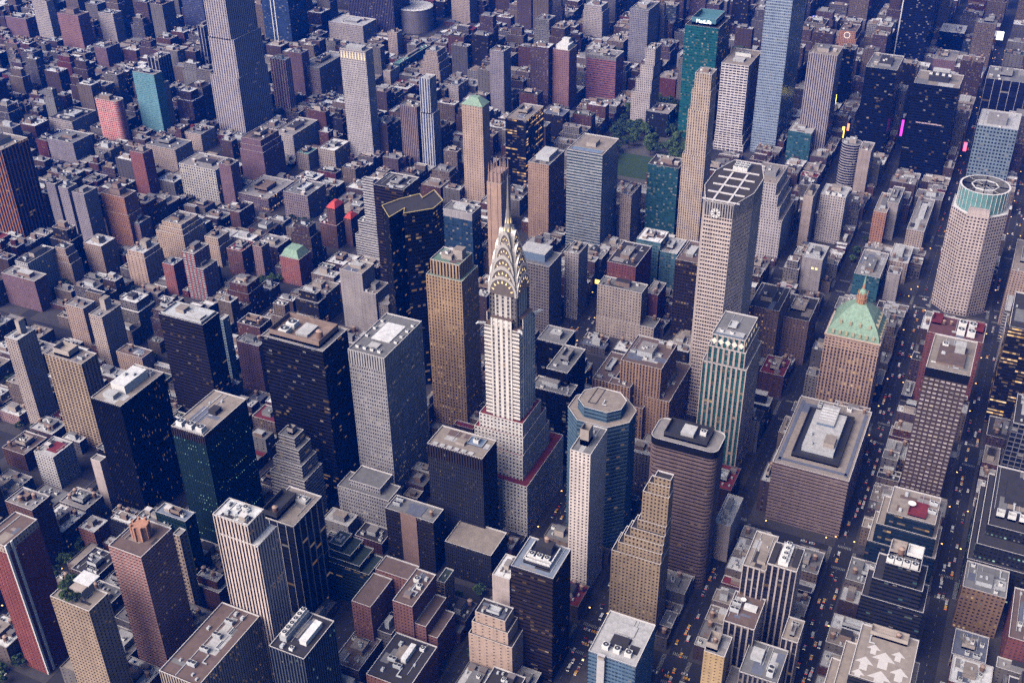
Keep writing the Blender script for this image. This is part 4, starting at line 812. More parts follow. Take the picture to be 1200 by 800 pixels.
 ('brownB', 'office_building', 'plain brown tower behind the red and white striped tower', 'brickpurple', 'grey', 77.4,(-806.8, -775.9, -785.9, -748.5), [], [], {}),
 ('brownblock', 'office_building', 'massive brown block with a white band near its top', 'browngrid', 'pinkgrey', 52.9,(-879.6, -758.4, -796.5, -723.7), [], [], {'band': 5, 'bandstyle': 'fwhite_side'}),
 ('paleblock', 'office_building', 'pale broad block with rooftop glass houses in front of the dark striped tower', 'palegrid', 'lightgrey', 34.1,(-1122.1, -886.6, -1072.7, -810.8), [], [], {}),
 ('penn', 'office_tower', 'wide dark tower with vertical fins at the top edge by the round arena', 'darkfin', 'dark', 76.6,(-1198.7, -880.1, -1136.3, -779.9), [], [], {'bare': 1}),
 ('whiteblk', 'office_building', 'bright white box on the block behind the lit-crown tower', 'whitegrid', 'white', 14.7,(-1124.3, -863.8, -1076.5, -828.1), [], [], {}),
 ('tanglow', 'office_building', 'tan tower with a glowing screen at its foot', 'tanpale', 'tan', 42.7,(-1057.1, -736.0, -1037.7, -716.3), [], [], {}),
 ('greenhall', 'low_building', 'long low hall with a green roof', 'tealpale', 'greenl', 22.0,(-1056.5, -672.9, -945.5, -659.5), [], [], {}),
 ('decostep', 'office_building', 'stepped brown-grey deco building right of the green roofed hall', 'tanpale', 'grey', 54.1,(-972.2, -603.8, -942.5, -581.8), [(8, 3, 3, 2, 3),(18, 6, 6, 3, 6),(30, 9, 9, 3, 10)], [], {}),
 ('whitesm', 'office_building', 'small plain white building below the green roofed hall', 'blankpink', 'white', 27.1,(-922.0, -660.8, -891.8, -646.6), [], [], {}),
 ('litcrown', 'skyscraper', 'pale gridded tower with a glowing crown', 'litcrown', 'grey', 167.8,(-620.6, -546.8, -600.4, -504.7), [], [], {'bare': 1}),
 ('slimblue', 'apartment_tower', 'slim white and blue striped tower', 'slimblue', 'lightgrey', 139.1,(-628.1, -426.0, -608.7, -409.5), [(50, 0, 3, 1, 1)], [], {'bare': 1}),
 ('darkstripe', 'office_tower', 'dark striped tower left of the slim white and blue one', 'darkstripe', 'grey', 85.6,(-652.4, -472.4, -629.7, -445.0), [], [], {}),
 ('greenpyr', 'office_tower', 'beige brick tower with a green hipped roof', 'brickbeige', 'greenl', 139.2,(-562.7, -324.8, -541.8, -294.8), [], [], {'cap': 'hip'}),
 ('purpletow', 'apartment_tower', 'grey tower behind the green hipped tower', 'greyslab', 'grey', 106.2,(-870.7, -432.6, -844.3, -408.7), [], [], {}),
 ('midA', 'office_building', 'small pale office block left of the green hipped tower', 'palegrid', 'grey', 29.3,(-906.7, -522.3, -869.3, -504.1), [], [], {}),
 ('pinkband', 'office_tower', 'pinkish tower with a pale belt at the top edge beside the round arena', 'tanpale', 'grey', 55.0,(-1283.7, -716.0, -1250.3, -676.1), [], [], {'band': 5, 'bandstyle': 'fwhite_side'}),
 ('lowwhiteB', 'office_building', 'low white block in front of the red and white striped tower', 'palegrid', 'pinkgrey', 36.5,(-636.1, -657.7, -569.5, -622.8), [], [], {}),
 ('whiteroofC', 'office_building', 'corniced pale block with a white roof by the lit-crown tower', 'beigegrid2', 'white', 29.3,(-599.5, -573.2, -559.6, -544.8), [], [], {}),
 ('smallgreen', 'office_building', 'small building with a green roof patch left of the white roofed pale block', 'tanpale', 'greenl', 26.6,(-564.3, -596.5, -539.1, -576.8), [], [], {}),
 ('brownstepA', 'office_building', 'brown stepped loft building below the giant skyscraper', 'brickpurple', 'brown', 66.0,(-520.2, -642.1, -476.8, -609.2), [(8, 2, 3, 1, 1),(16, 4, 5, 1, 2)], [], {}),
 ('curvegold', 'office_tower', 'black glass tower with golden windows on its right side', 'curvegold', 'tan', 105.3,(-659.3, -289.4, -599.0, -259.0), [], [], {}),
 ('redtall', 'office_tower', 'red-brown tower with a white boxy top', 'redbrick2', 'pinkgrey', 100.0,(-938.0, -351.4, -905.3, -323.5), [], [], {'bare': 1}),
 ('palestepB', 'office_tower', 'pale stepped tower at the top edge beside the red-brown one', 'palegrid', 'lightgrey', 62.9,(-1303.1, -444.2, -1270.1, -409.5), [(10, 3, 3, 1, 1)], [], {}),
 ('redbands', 'office_tower', 'purple tower with red horizontal bands and a white belt', 'redbands', 'pinkgrey', 77.4,(-1003.6, -318.1, -966.9, -267.2), [], [], {'band': 6, 'bandstyle': 'fwhite_side'}),
 ('paleflat', 'office_tower', 'grey tower with a blank pale right side at the top edge', 'paleflat', 'grey', 103.9,(-1204.5, -310.0, -1144.4, -275.8), [], [], {}),
 ('stepwhite', 'office_tower', 'pale tower stepping down to the left above the park', 'palegrid', 'grey', 127.4,(-914.9, -191.4, -886.0, -176.1), [(25, 5, 0, 1, 5),(45, 9, 0, 1, 10),(65, 13, 0, 1, 15)], [], {}),
 ('bryant3', 'skyscraper', 'deep teal glass tower with a lit roof sign above the park', 'tealgreen', 'dark', 174.8,(-931.5, -128.0, -869.2, -78.2), [], [], {'bare': 1}),
 ('fifth500', 'office_tower', 'slender beige deco tower beside the white swooping tower', 'beigedeco', 'tan', 225.0,(-560.6, -13.8, -538.7, 5.9), [(20, 2, 1, 1, 2),(44, 4, 1.5, 1, 4),(100, 5, 2, 1, 7)], [], {}),
 ('grace', 'office_tower', 'white travertine tower with black windows and flared foot', 'gracewhite', 'tan', 130.6,(-930.4, -65.9, -856.4, -26.0), [(105, 2, 2, 0, 0),(118, 5, 5, 0, 0)], [], {'bare': 1}),
 ('bofa', 'skyscraper', 'pale blue crystal skyscraper cut off by the top edge', 'crystal', 'grey', 330.0,(-961.7, -13.2, -863.9, 23.4), [], [], {}),
 ('lowdark', 'office_building', 'dark block at the far edge of the park', 'darkdots', 'pinkgrey', 38.5,(-905.5, -178.3, -863.1, -142.6), [], [], {}),
 ('greyband', 'office_tower', 'grey-blue tower with white horizontal bands right of the tan brick tower', 'bandwhite', 'tan', 135.3,(-523.4, -144.5, -467.6, -98.8), [], [], {'bare': 1}),
 ('lincoln', 'office_tower', 'tan brick tower with a grey roof house behind the grey gridded tower', 'tanlincoln', 'grey', 107.2,(-523.6, -198.7, -473.5, -170.8), [], [], {'bare': 1}),
 ('teallib', 'office_tower', 'teal glass tower with a notched white rimmed roof', 'tealdeep', 'dark', 102.4,(-570.2, -64.4, -537.5, -25.3), [], [], {}),
 ('tanlib', 'office_building', 'tan corner building left of the notched-roof teal glass tower', 'tanpale', 'tan', 69.1,(-548.8, -89.1, -510.6, -74.8), [], [], {}),
 ('stripe6', 'office_tower', 'tower of close pale vertical piers at upper right', 'stripepier', 'tan', 154.7,(-922.8, 52.0, -876.4, 91.4), [], [], {}),
 ('black6', 'office_tower', 'black glass tower behind the white dotted column', 'blackglass2', 'grey', 139.1,(-961.7, 130.0, -894.6, 171.8), [], [], {}),
 ('whitecol', 'apartment_tower', 'slim white dotted column tower', 'whitedots', 'white', 91.0,(-921.4, 149.7, -897.9, 164.1), [], [], {}),
 ('black1133', 'office_tower', 'wide black office tower with a pale roof and white roof house', 'blackglass2', 'tan', 137.7,(-915.5, 200.2, -858.6, 258.5), [], [], {'bare': 1}),
 ('whiteline', 'office_tower', 'black tower with thin white vertical lines at the right edge', 'whiteline', 'grey', 106.9,(-1067.7, 284.2, -1008.6, 340.8), [], [], {}),
 ('checker', 'office_tower', 'blue chequered block in front of the white-lined black tower', 'checker', 'lightgrey', 89.8,(-929.4, 290.3, -864.6, 341.9), [], [], {}),
 ('astor', 'skyscraper', 'giant navy black slab at the top edge with one white edge line', 'blacknavy', 'dark', 215.0,(-1482.5, 115.1, -1341.8, 164.7), [], [], {}),
 ('darkcap', 'office_tower', 'dark tower with a white cap, in front of the long street', 'blackglass2', 'white', 37.5,(-1497.2, 175.9, -1444.9, 218.5), [], [], {}),
 ('brownstepC', 'office_building', 'brown ribbed building behind the wide black office tower', 'brickpurple', 'pinkgrey', 21.2,(-1394.4, 182.7, -1336.5, 219.9), [], [], {}),
 ('tealgl', 'office_building', 'low green glass building in front of the pale piered tower', 'teal2', 'lightgrey', 46.2,(-902.0, 42.1, -852.6, 75.3), [], [], {}),
 ('roundband2', 'office_building', 'round-ended dark banded building', 'roundband3', 'grey', 66.9,(-807.0, 127.3, -782.8, 154.7), [], [], {'rounded': 0.5}),
 ('beigeslab', 'office_building', 'plain beige slab beside the round-ended banded building', 'tanblank', 'tan', 68.8,(-799.2, 154.5, -768.8, 170.4), [], [], {}),
 ('dark7', 'office_tower', 'narrow dark tower right of the pale piered tower', 'blackglass2', 'grey', 99.3,(-1110.5, 63.5, -1085.1, 84.7), [], [], {}),
 ('paramount', 'office_building', 'brown stepped building with an illuminated clock face', 'orangebrick', 'brown', 56.7,(-1363.9, 20.3, -1317.0, 48.7), [(12, 3, 3, 2, 2)], [], {}),
 ('ornate', 'office_tower', 'slim tan column tower with a crown of stone spikes, behind the steel spire', 'ornate', 'tan', 150.0,(-341.5, -177.6, -317.0, -160.2), [], [], {'bare': 1}),
]
for e in E: make(*e)
# ------------------------------------------------------------------ roof details of the single towers
def detail(key, items):
    root = ROOTS[key]
    x0, y0, x1, y1, H = RECT[key]
    for it in items:
        t, fx, fy = it[:3]
        x = (fx - .5) * (x1 - x0); y = (fy - .5) * (y1 - y0); z = H - 1.1
        if t == 'box':
            w, d, h, c = it[3:7]
            mt = {'w': WHITE, 's': STEEL, 'd': DARKM, 'b': patchy('bulkhead_brick', (.24, .17, .14), .9, .5, .2), 't': patchy('bulkhead_stone', (.40, .34, .30), .9, .5, .2), 'l': roofmat('lightgrey'), 'k': roofmat('dark'), 'bl': patchy('blue_panel', (.16, .22, .32), .5, .3, .3), 'r': roofmat('red'), 'te': patchy('teal_panel', (.08, .20, .24), .5, .3, .3)}[c]
            rr = roofmat({'w': 'white', 's': 'lightgrey', 'd': 'dark', 'b': 'brown', 't': 'tan', 'l': 'lightgrey', 'k': 'dark', 'bl': 'lightgrey', 'r': 'red', 'te': 'lightgrey'}[c])
            penthouse(root, x - w / 2, y - d / 2, x + w / 2, y + d / 2, z + (it[8] if len(it) > 8 else 0), h, mt, rr, len(it) > 7 and it[7])
        elif t == 'pad':
            w, d, h, c = it[3:7]
            mb = MB(); mb.box(x - w / 2, y - d / 2, z + .004, x + w / 2, y + d / 2, z + h)
            mb.build('roof_pad', [roofmat(c)], root)
        else:
            sc = it[3] if len(it) > 3 else 1
            rz = it[4] if len(it) > 4 else 0
            zz = it[5] if len(it) > 5 else 0
            child(PROTO[t], root, (x, y, z + zz), (sc, sc, sc), rz)
Q90 = math.pi / 2
detail('black600', [('box', .45, .5, 28, 15, 8, 'w'), ('box', .83, .45, 8, 11, 4, 's'), ('fan', .12, .4, 1.6), ('fan', .12, .7, 1.6), ('vent', .45, .4, 1.4, 0, 8.2), ('vent', .4, .62, 1.4, 0, 8.2)])
detail('tealtower', [('box', .45, .62, 8, 7, 4, 'k'), ('pad', .5, .3, 50, .7, .5, 'lightgrey'), ('box', .91, .5, 8, 28, .8, 's')] + [('fan', .91, .2 + .3 * k, 2.0, 0, .8) for k in range(3)] + [('vent', .2, .5), ('vent', .3, .25, .8)])
detail('mobil', [('pad', .42, .5, 28, 18, .8, 'white'), ('box', .78, .5, 7, 9, 1.5, 'l')] + [('fan', .88, .15 + .2 * k, 1.0) for k in range(4)] + [('fan', .15 + .15 * k, .9, .9) for k in range(4)] + [('fan', .2 + .2 * k, .1, .9) for k in range(3)])
detail('darkbig', [('box', .5, .5, 30, 50, 7, 'b', 1), ('fan', .75, .3, 2.8, 0, 1.5), ('fan', .45, .3, 2.8, 0, 1.5), ('box', .5, .55, 17, 12, 5, 'l'), ('tank', .6, .8, 1.5)])
detail('whitefin', [('vent', .3 + .4 * (k % 2), .15 + .13 * k, 1.7, .3 * k) for k in range(6)] + [('duct', .5, .5, 1.0), ('bulk2', .7, .75), ('fan', .25, .6, 1.3)])
detail('finglass', [('box', .62, .25, 26, 13, 7, 'd', 1), ('tank', .8, .28, 1.1, 0, 0), ('box', .25, .6, 7, 11, 2, 'l'), ('fan', .25, .5, .9, 0, 2), ('fan', .25, .7, .9, 0, 2)])
detail('sixfan', [('box', .42, .22, 28, 5.5, 4.5, 's')] + [('fan', .12 + .12 * k, .22, 1.25, 0, 4.5) for k in range(6)] + [('box', .45, .72, 20, 5.5, 4, 'w'), ('vent', .9, .3, 1.6), ('fan', .88, .55)])
detail('fourfan', [('twin', .2 + .2 * k, .52, 1.25) for k in range(4)] + [('duct', .3 + .2 * k, .68, .9) for k in range(3)] + [('pad', .5, .38, 66, .6, .6, 'lightgrey'), ('vent', .35, .2, 1.3), ('vent', .8, .22), ('vent', .9, .7), ('vent', .93, .85), ('vent', .1, .7, 1.5), ('vent', .08, .5, 1.5)])
detail('eastbox', [('box', .88, .12 + .13 * k, 3.2, 4, .6, 'bl') for k in range(6)] + [('box', .3, .72, 10, 14, 1.2, 'bl', 1), ('box', .55, .5, 5, 8, 2.5, 't'), ('box', .4, .93, 6, 4, .6, 'bl'), ('fan', .3, .72, 1.6)])
detail('darkcol', [('twin', .55, .15, 1.2), ('twin', .25, .15, 1.2), ('tank', .6, .88, .9), ('pad', .5, .55, 12, 14, .5, 'bluegrey')])
detail('brickU', [('duct', .5, .5, 1.3), ('fan', .3, .4, 1.5), ('fan', .45, .7, 1.3), ('bulk', .75, .5), ('vent', .2, .75, 1.5), ('duct', .7, .6, .9, 1.57)])
detail('clutterbrick', [('box', .35, .55, 16, 4, 4, 'w'), ('twin', .55, .3, 1.2), ('twin', .65, .5, 1.2), ('duct', .75, .6), ('vent', .2, .25, 1.6), ('vent', .8, .25, 1.4), ('fan', .15, .75, 1.2), ('vent', .5, .8)])
detail('frametop', [('box', .45, .5, 22, 20, 2.5, 'd', 1), ('box', .25, .5, 8, 12, 7, 'd'), ('tank', .18, .5, 1.0, 0, 4)] + [('fan', .55, .3 + .18 * k, 1.4, 0, 1) for k in range(3)] + [('pad', .72, .5, .8, 20, 3.4, 'white'), ('pad', .63, .5, .8, 20, 3.4, 'white'), ('pad', .45, .2, 20, .8, 3.4, 'white'), ('pad', .45, .8, 20, .8, 3.4, 'white')])
detail('whitestripe', [('box', .6, .45, 9, 7, 15, 't', 1), ('vent', .2, .5), ('vent', .35, .7)])
detail('octagon', [('vent', .3, .3, .1)])
detail('bluebox', [('pad', .3, .5, 10, 14, .8, 'lightgrey'), ('box', .62, .5, 10, 12, 2.2, 'd'), ('fan', .8, .28, 1.6), ('fan', .8, .52, 1.6), ('fan', .8, .76, 1.6), ('box', 1.04, .3, 3, 4.5, 2, 't')])
detail('rounded', [('box', .45, .5, 20, 34, 5, 'd', 1), ('box', .45, .5, 12, 10, 5, 'l'), ('duct', .3, .3), ('fan', .35, .7, 1.6, 0, 1.5)])
detail('diamond', [('box', .5, .45, 10, 7, 2.5, 's', 1), ('box', .84, .5, 7, 24, 1.5, 'bl'), ('fan', .86, .25, 1.0, 0, 1.5), ('fan', .86, .55, 1.0, 0, 1.5)])
detail('brownbox', [('box', .52, .5, 72, 40, 5, 'd', 1), ('box', .5, .5, 58, 27, 5, 's', 0, 1.8), ('box', .3, .48, 30, 15, 2.5, 'bl', 0, 6.8)] + [('pad', .22 + .04 * k, .48, 1.6, 14, 9.9, 'white') for k in range(5)] + [('box', .66, .62, 13, 9, 5, 't', 0, 6.8), ('vent', .6, .35, 1.6, 0, 7), ('vent', .72, .4, 1.4, 0, 7), ('pad', .92, .5, 3, 58, .4, 'bluegrey'), ('pad', .5, .06, 96, 3, .4, 'bluegrey'), ('pad', .5, .94, 96, 3, .4, 'bluegrey'), ('twin', .08, .3, 1.3, Q90), ('twin', .08, .5, 1.3, Q90), ('fan', .05, .7, 1.4), ('tank', .04, .9, .8)])
detail('whitepier', [('box', .5, .5, 19, 7, 4, 'w')] + [('fan', .17 + .22 * k, .5, 1.2, 0, 4) for k in range(4)] + [('box', .5, .14, 20, 4, 2, 'd'), ('box', .45, .86, 18, 4, 2, 'd')])
detail('whitepierlow', [('box', .72, .7, 9, 6, 3, 't'), ('vent', .2, .3, .6), ('vent', .35, .7, .6), ('vent', .5, .4, .6)])
detail('yellow', [('box', .55, .3, 12, 8, 7, 't', 1), ('tank', .55, .36, .7, 0, 2), ('vent', .5, .2, .9, 0, 2.4)])
detail('greytop', [('twin', .75, .75, 1.6, Q90), ('box', .4, .3, 10, 8, 3, 's')])
detail('terraceL', [('dish', .25, .35, 1.2), ('twin', .4, .2, 1.2), ('twin', .6, .2, 1.2), ('box', .4, .65, 5, 9, 2, 'w')])
detail('whitewin', [('box', .55, .5, 30, 22, 2, 'b'), ('box', .4, .65, 9, 8, 9, 'l'), ('fan', .3, .3, 1.6), ('duct', .6, .5, 1.4), ('vent', .55, .3, 2), ('duct', .8, .6), ('pad', .8, .15, 1, 5, .6, 'white')])
detail('dishroof', [('dish', .55, .45, 1.8), ('box', .65, .6, 16, 14, 3, 'r', 1), ('twin', .3, .88, 1.2), ('twin', .6, .88, 1.2), ('vent', .2, .3, 1.6), ('vent', .8, .25, 1.4)])
detail('fanblock', [('box', .3, .25, 12, 11, 4, 't', 1), ('box', .3, .75, 11, 11, 4, 'w', 1), ('tank', .55, .35, 1.2)] + [('fan', .85, .1 + .24 * k, 1.7) for k in range(4)])
detail('redroof', [('box', .3, .12, 14, 9, 5, 'r', 1), ('box', .35, .88, 12, 8, 5, 'r', 1), ('tank', .45, .25, .8), ('tank', .42, .38, .8)] + [('fan', a, b, 2.4) for a in (.35, .72) for b in (.58, .76)])
detail('chanin', [('box', .4, .75, 8, 9, 9, 't')])
detail('greypent', [('box', .42, .45, 22, 30, 9, 'bl')])
detail('black1133', [('box', .45, .5, 26, 26, 6, 'd'), ('box', .2, .5, 9, 22, 9, 'l')] + [('fan', .5, .3 + .14 * k, 1.3, 0, 6) for k in range(4)])
detail('bryant3', [('box', .48, .5, 46, 36, 11, 'te', 1)])
detail('angular', [('vent', .3, .3, 1)])
detail('grace', [('fan', .4, .3 + .14 * k, 2.2) for k in range(4)] + [('box', .7, .5, 14, 16, 3, 'l')])
detail('metlife', [('fan', .1 + .05 * (k % 3), .35 + .1 * (k // 3), 1.5) for k in range(9)])
detail('gridside', [('vent', .5, .5, .7)])
detail('lincoln', [('box', .45, .5, 30, 18, 6, 's')])
detail('litcrown', [('box', .5, .5, 12, 26, 4, 'l')])
detail('greyband', [('box', .5, .5, 14, 12, 5, 't'), ('box', .85, .5, 8, 40, 1.2, 'bl', 1)])
detail('redband', [('box', .4, .4, 8, 8, 5, 't')])
detail('penn', [('box', .5, .5, 30, 60, 5, 'd')])
detail('empire', [('vent', .5, .5)])

detail('tancluster', [('pad', .4, .7, 6, 7, .5, 'blue'), ('bulk', .6, .3), ('tank', .3, .35, .9), ('vent', .75, .8)])
detail('slender', [('box', .35, .5, 7, 5, 14, 't'), ('vent', .8, .5)])
detail('tanA', [('bulk', .4, .3), ('bulk', .5, .7), ('vent', .8, .5)])
detail('tanB', [('box', .35, .45, 9, 7, 13, 't'), ('vent', .8, .6)])
detail('whitered', [('pad', .45, .6, 14, 12, .5, 'red'), ('bulk2', .55, .3), ('tank', .85, .12, .6)])
detail('dotterrace', [('box', .82, .18 + .2 * k, 5, 6, 6, 'w', 1) for k in range(4)] + [('box', .4, .5, 30, 24, 5, 'd'), ('duct', .65, .4, 1.4), ('vent', .7, .7, 2)])
detail('palebox', [('fan', .85, .25 + .25 * k, 1.6) for k in range(3)] + [('box', .35, .5, 9, 12, 5, 't')])
detail('beigetop', [('tank', .6, .3, 1.1), ('box', .4, .6, 9, 9, 9, 't')])
detail('darkband', [('box', .5, .5, 22, 47, 3, 's', 1), ('box', .45, .35, 9, 10, 5, 't'), ('box', .6, .7, 9, 18, 3, 'l'), ('twin', .5, .55, 1.2)])
detail('orangebrick', [('box', .5, .5, 12, 16, 7, 'b'), ('box', .5, .5, 7, 8, 6, 'b', 0, 7), ('tank', .25, .2)])
detail('farbrickB', [('box', .5, .5, 14, 20, 9, 'b')])
detail('redtall', [('box', .5, .5, 24, 20, 7, 'w'), ('box', .3, .5, 10, 12, 6, 'w', 0, 7)])
detail('beigebalc', [('box', .5, .4, 13, 19, 8, 't', 1), ('twin', .6, .82, 1.1), ('vent', .3, .85, 1.3), ('duct', .6, .1, .8)])

# arrows painted on the pale roof
def arrows():
    root = ROOTS['arrowroof']; x0, y0, x1, y1, H = RECT['arrowroof']
    w, d = x1 - x0, y1 - y0
    mb = MB()
    for fx, fy, s in ((.55, .5, 15), (.40, .30, 9), (.40, .72, 9), (.70, .2, 12), (.72, .8, 12), (.90, .5, 15), (.92, .14, 9), (.92, .86, 9)):
        cx, cy = (fx - .5) * w, (fy - .5) * d
        z = H - 1.1 + .012
        P = [(-.5, 0), (0, -.5), (0, -.2), (.5, -.2), (.5, .2), (0, .2), (0, .5)]
        P = [(max(-w / 2 + 1, min(w / 2 - 1, cx + a * s)), max(-d / 2 + 1, min(d / 2 - 1, cy + b * s)), z) for a, b in P]
        mb.ngon(P)
    mb.build('painted_arrow', [patchy('white_roof_paint', (.56, .52, .50), .8, .2, .3)], root)
arrows()
detail('arrowroof', [('box', .1, .5, 7, 24, 5, 't', 1), ('tank', .1, .65, .9), ('duct', .25, .2, .9), ('vent', .12, .35, 1.2)])

# lower eight-sided roof block on the blue eight-sided tower
def sub_prism(key, name, poly, z0, z1, style, roofn, relief=True):
    root = ROOTS[key]
    W, Rf, Pp = MB(), MB(), MB()
    volume(W, Rf, Pp, loc(poly, root.location.x, root.location.y), z0, z1, ST[style], relief, .8)
    o = W.build(name, [facade(style)], root); Rf.build('upper_roof', [roofmat(roofn)], o); Pp.build('coping', [COPING], o)
    return o
x0, y0, x1, y1, H = RECT['octagon']
sub_prism('octagon', 'upper_block', chamrect(x0 + 7, y0 + 8, x1 - 7, y1 - 8, .28), H - 1.2, H + 9, 'blueoct', 'tan')
detail('octagon', [('box', .42, .38, 22, 7, 9.8, 'd', 1), ('duct', .6, .55, .8, 0, 10)])

# diamonds round the crown of the stone and teal tower
def diamonds():
    root = ROOTS['diamond']; x0, y0, x1, y1, H = RECT['diamond']
    w, d = (x1 - x0) / 2, (y1 - y0) / 2
    fr, gl = MB(), MB()
    n = 5
    for k in range(n):
        y = -d + (k + .5) * 2 * d / n; r = d / n * .95
        z = H - 6.2
        for mb, q, off in ((fr, r, .25), (gl, r * .55, .33)):
            mb.quad((w + off, y, z - q * 1.2), (w + off, y + q, z), (w + off, y, z + q * 1.2), (w + off, y - q, z))
        x = -w + (k + .5) * 2 * w / n; r2 = w / n * .95
        for mb, q, off in ((fr, r2, .25), (gl, r2 * .55, .33)):
            mb.quad((x, d + off, z - q), (x - q, d + off, z), (x, d + off, z + q), (x + q, d + off, z))
    f = fr.build('diamond_frame', [WHITE], root)
    gl.build('diamond_light', [glow('warm_panel', (1, .78, .45), .55, (.6, .5, .35))], f)
diamonds()

# wide eight-sided tower: beams across the sunken roof and the round emblem
def metlife():
    root = ROOTS['metlife']; x0, y0, x1, y1, H = RECT['metlife']
    mb = MB()
    for k in range(5):
        x = 44 - 17 * k; mb.box(x - .8, -17, H - 1.0, x + .8, 17, H - .1)
    for y in (-7, 7): mb.box(-20, y - .8, H - .95, 46, y + .8, H - .05)
    mb.build('roof_beam', [COPING], root)
    mb = MB(); cx = (x1 - x0) / 2 + .9; cy = -2.5; cz = H - 10.5
    for k in range(8):
        a = R(45 * k + 22); 
        p = lambda r, da: (cx, cy + r * math.cos(a + da), cz + r * math.sin(a + da))
        mb.quad(p(1.5, -.28), p(4.8, -.30), p(4.8, .30), p(1.5, .28))
    mb.build('round_emblem', [WHITE], root)
metlife()

# copper pyramid roof, dormers and lantern
def helmsley():
    root = ROOTS['helmsley']; x0, y0, x1, y1, H = RECT['helmsley']
    w, d = (x1 - x0) / 2, (y1 - y0) / 2
    cor = MB()
    for z, o, h in ((H - 1.2, .9, 1.2), (H - 13, .5, .7)):
        p = rectpoly(-w - o, -d - o, w + o, d + o); cor.prism(p, z, z + h, 0, None, True)
    cor.build('cornice', [patchy('cornice_stone', (.46, .33, .25), .8, .4, .3)], root)
    mb = MB(); lev = [(0, .97), (5, .93), (11, .80), (18, .60), (24, .38), (28, .22)]
    for (za, a), (zb, b) in zip(lev, lev[1:]):
        P = [(-w * a, -d * a, H + za), (w * a, -d * a, H + za), (w * a, d * a, H + za), (-w * a, d * a, H + za)]
        Q = [(-w * b, -d * b, H + zb), (w * b, -d * b, H + zb), (w * b, d * b, H + zb), (-w * b, d * b, H + zb)]
        for i in range(4):
            j = (i + 1) % 4; mb.quad(P[i], P[j], Q[j], Q[i])
    mb.ngon([(-w * .22, -d * .22, H + 28), (w * .22, -d * .22, H + 28), (w * .22, d * .22, H + 28), (-w * .22, d * .22, H + 28)])
    py = mb.build('pyramid_roof', [COPPER], root)
    for zf, n, sc in ((3, 7, .955), (12, 4, .78)):
        for k in range(n):
            t = (k + .5) / n * 2 - 1
            for ax in (0, 1):
                m = MB()
                if ax == 0:
                    X, Y = w * sc, d * sc * t * .9; m.box(X - 3, Y - 1.1, H + zf - 1, X + .9, Y + 1.1, H + zf + 2.6)
                else:
                    X, Y = w * sc * t * .9, d * sc; m.box(X - 1.1, Y - 3, H + zf - 1, X + 1.1, Y + .9, H + zf + 2.6)
                m.build('dormer', [patchy('dormer_stone', (.42, .36, .24), .8, .5, .4)], py)
    l = MB(); l.frustum(0, 0, H + 27, H + 38, 4.6, 4.2, 8); l.frustum(0, 0, H + 33, H + 34, 5.2, 5.2, 8); l.frustum(0, 0, H + 38, H + 43, 4.4, 1.6, 8, 1); l.frustum(0, 0, H + 43, H + 48, 1.5, 1.2, 8); l.frustum(0, 0, H + 48, H + 58, 1.2, .1, 8, 1)
    for k in range(8):
        a = R(45 * k + 22.5); l.beam((4.5 * math.cos(a), 4.5 * math.sin(a), H + 28), (4.5 * math.cos(a), 4.5 * math.sin(a), H + 40), .8)
    l.build('lantern', [patchy('lantern_brick', (.42, .22, .12), .8, .5, .5), COPPER], root)
helmsley()

# round glass drum on the pale eight-sided tower
def drum():
    root = ROOTS['crown']; x0, y0, x1, y1, H = RECT['crown']
    n = 32; r = 26; z0, z1 = H - 3, H + 23; W = MB()
    P = lambda k, q, z: (q * math.cos(2 * math.pi * k / n), q * math.sin(2 * math.pi * k / n), z)
    for k in range(n):
        W.quad(P(k, r, z0), P(k + 1, r, z0), P(k + 1, r, z1), P(k, r, z1), 0)
        W.quad(P(k + 1, r - 1, z0), P(k, r - 1, z0), P(k, r - 1, z1), P(k + 1, r - 1, z1), 2)
        W.quad(P(k, r + .4, z1), P(k + 1, r + .4, z1), P(k + 1, r - 1.6, z1 + .1), P(k, r - 1.6, z1 + .1), 1)
        a = P(k, r + .25, z0); W.beam(a, (a[0], a[1], z1), .55, 1)
    d = W.build('glass_drum', [patchy('drum_glass', (.13, .27, .26), .25, .5, .2), COPING, roofmat('grey')], root)
    t = MB()
    for k in range(8): t.beam(P(k * 4, r - 1, z1 - .6), P(k * 4 + 16, r - 1, z1 - .6), .9)
    for k in range(0, 32, 4): t.beam(P(k, 14, z1 - .5), P(k + 4, 14, z1 - .5), .9)
    t.build('roof_truss', [WHITE], d)
    c = MB(); c.box(-13, -9, z0, 6, 9, z1 - 5); c.build('core_house', [roofmat('lightgrey')], d)
    f = MB(); f.ngon([P(k, r - 1, z0 + 4) for k in range(n)]); f.build('drum_floor', [roofmat('brown')], d)
    pn = MB(); 
    face(pn, ((x1 - x0) / 2 + .6, -11), ((x1 - x0) / 2 + .6, 11), 4, H + 7, ST['crown'], True)
    pn.box((x1 - x0) / 2 - 6, -11, H - 1, (x1 - x0) / 2 + .4, 11, H + 7)
    pn.build('centre_panel', [facade('crown')], root)
drum()

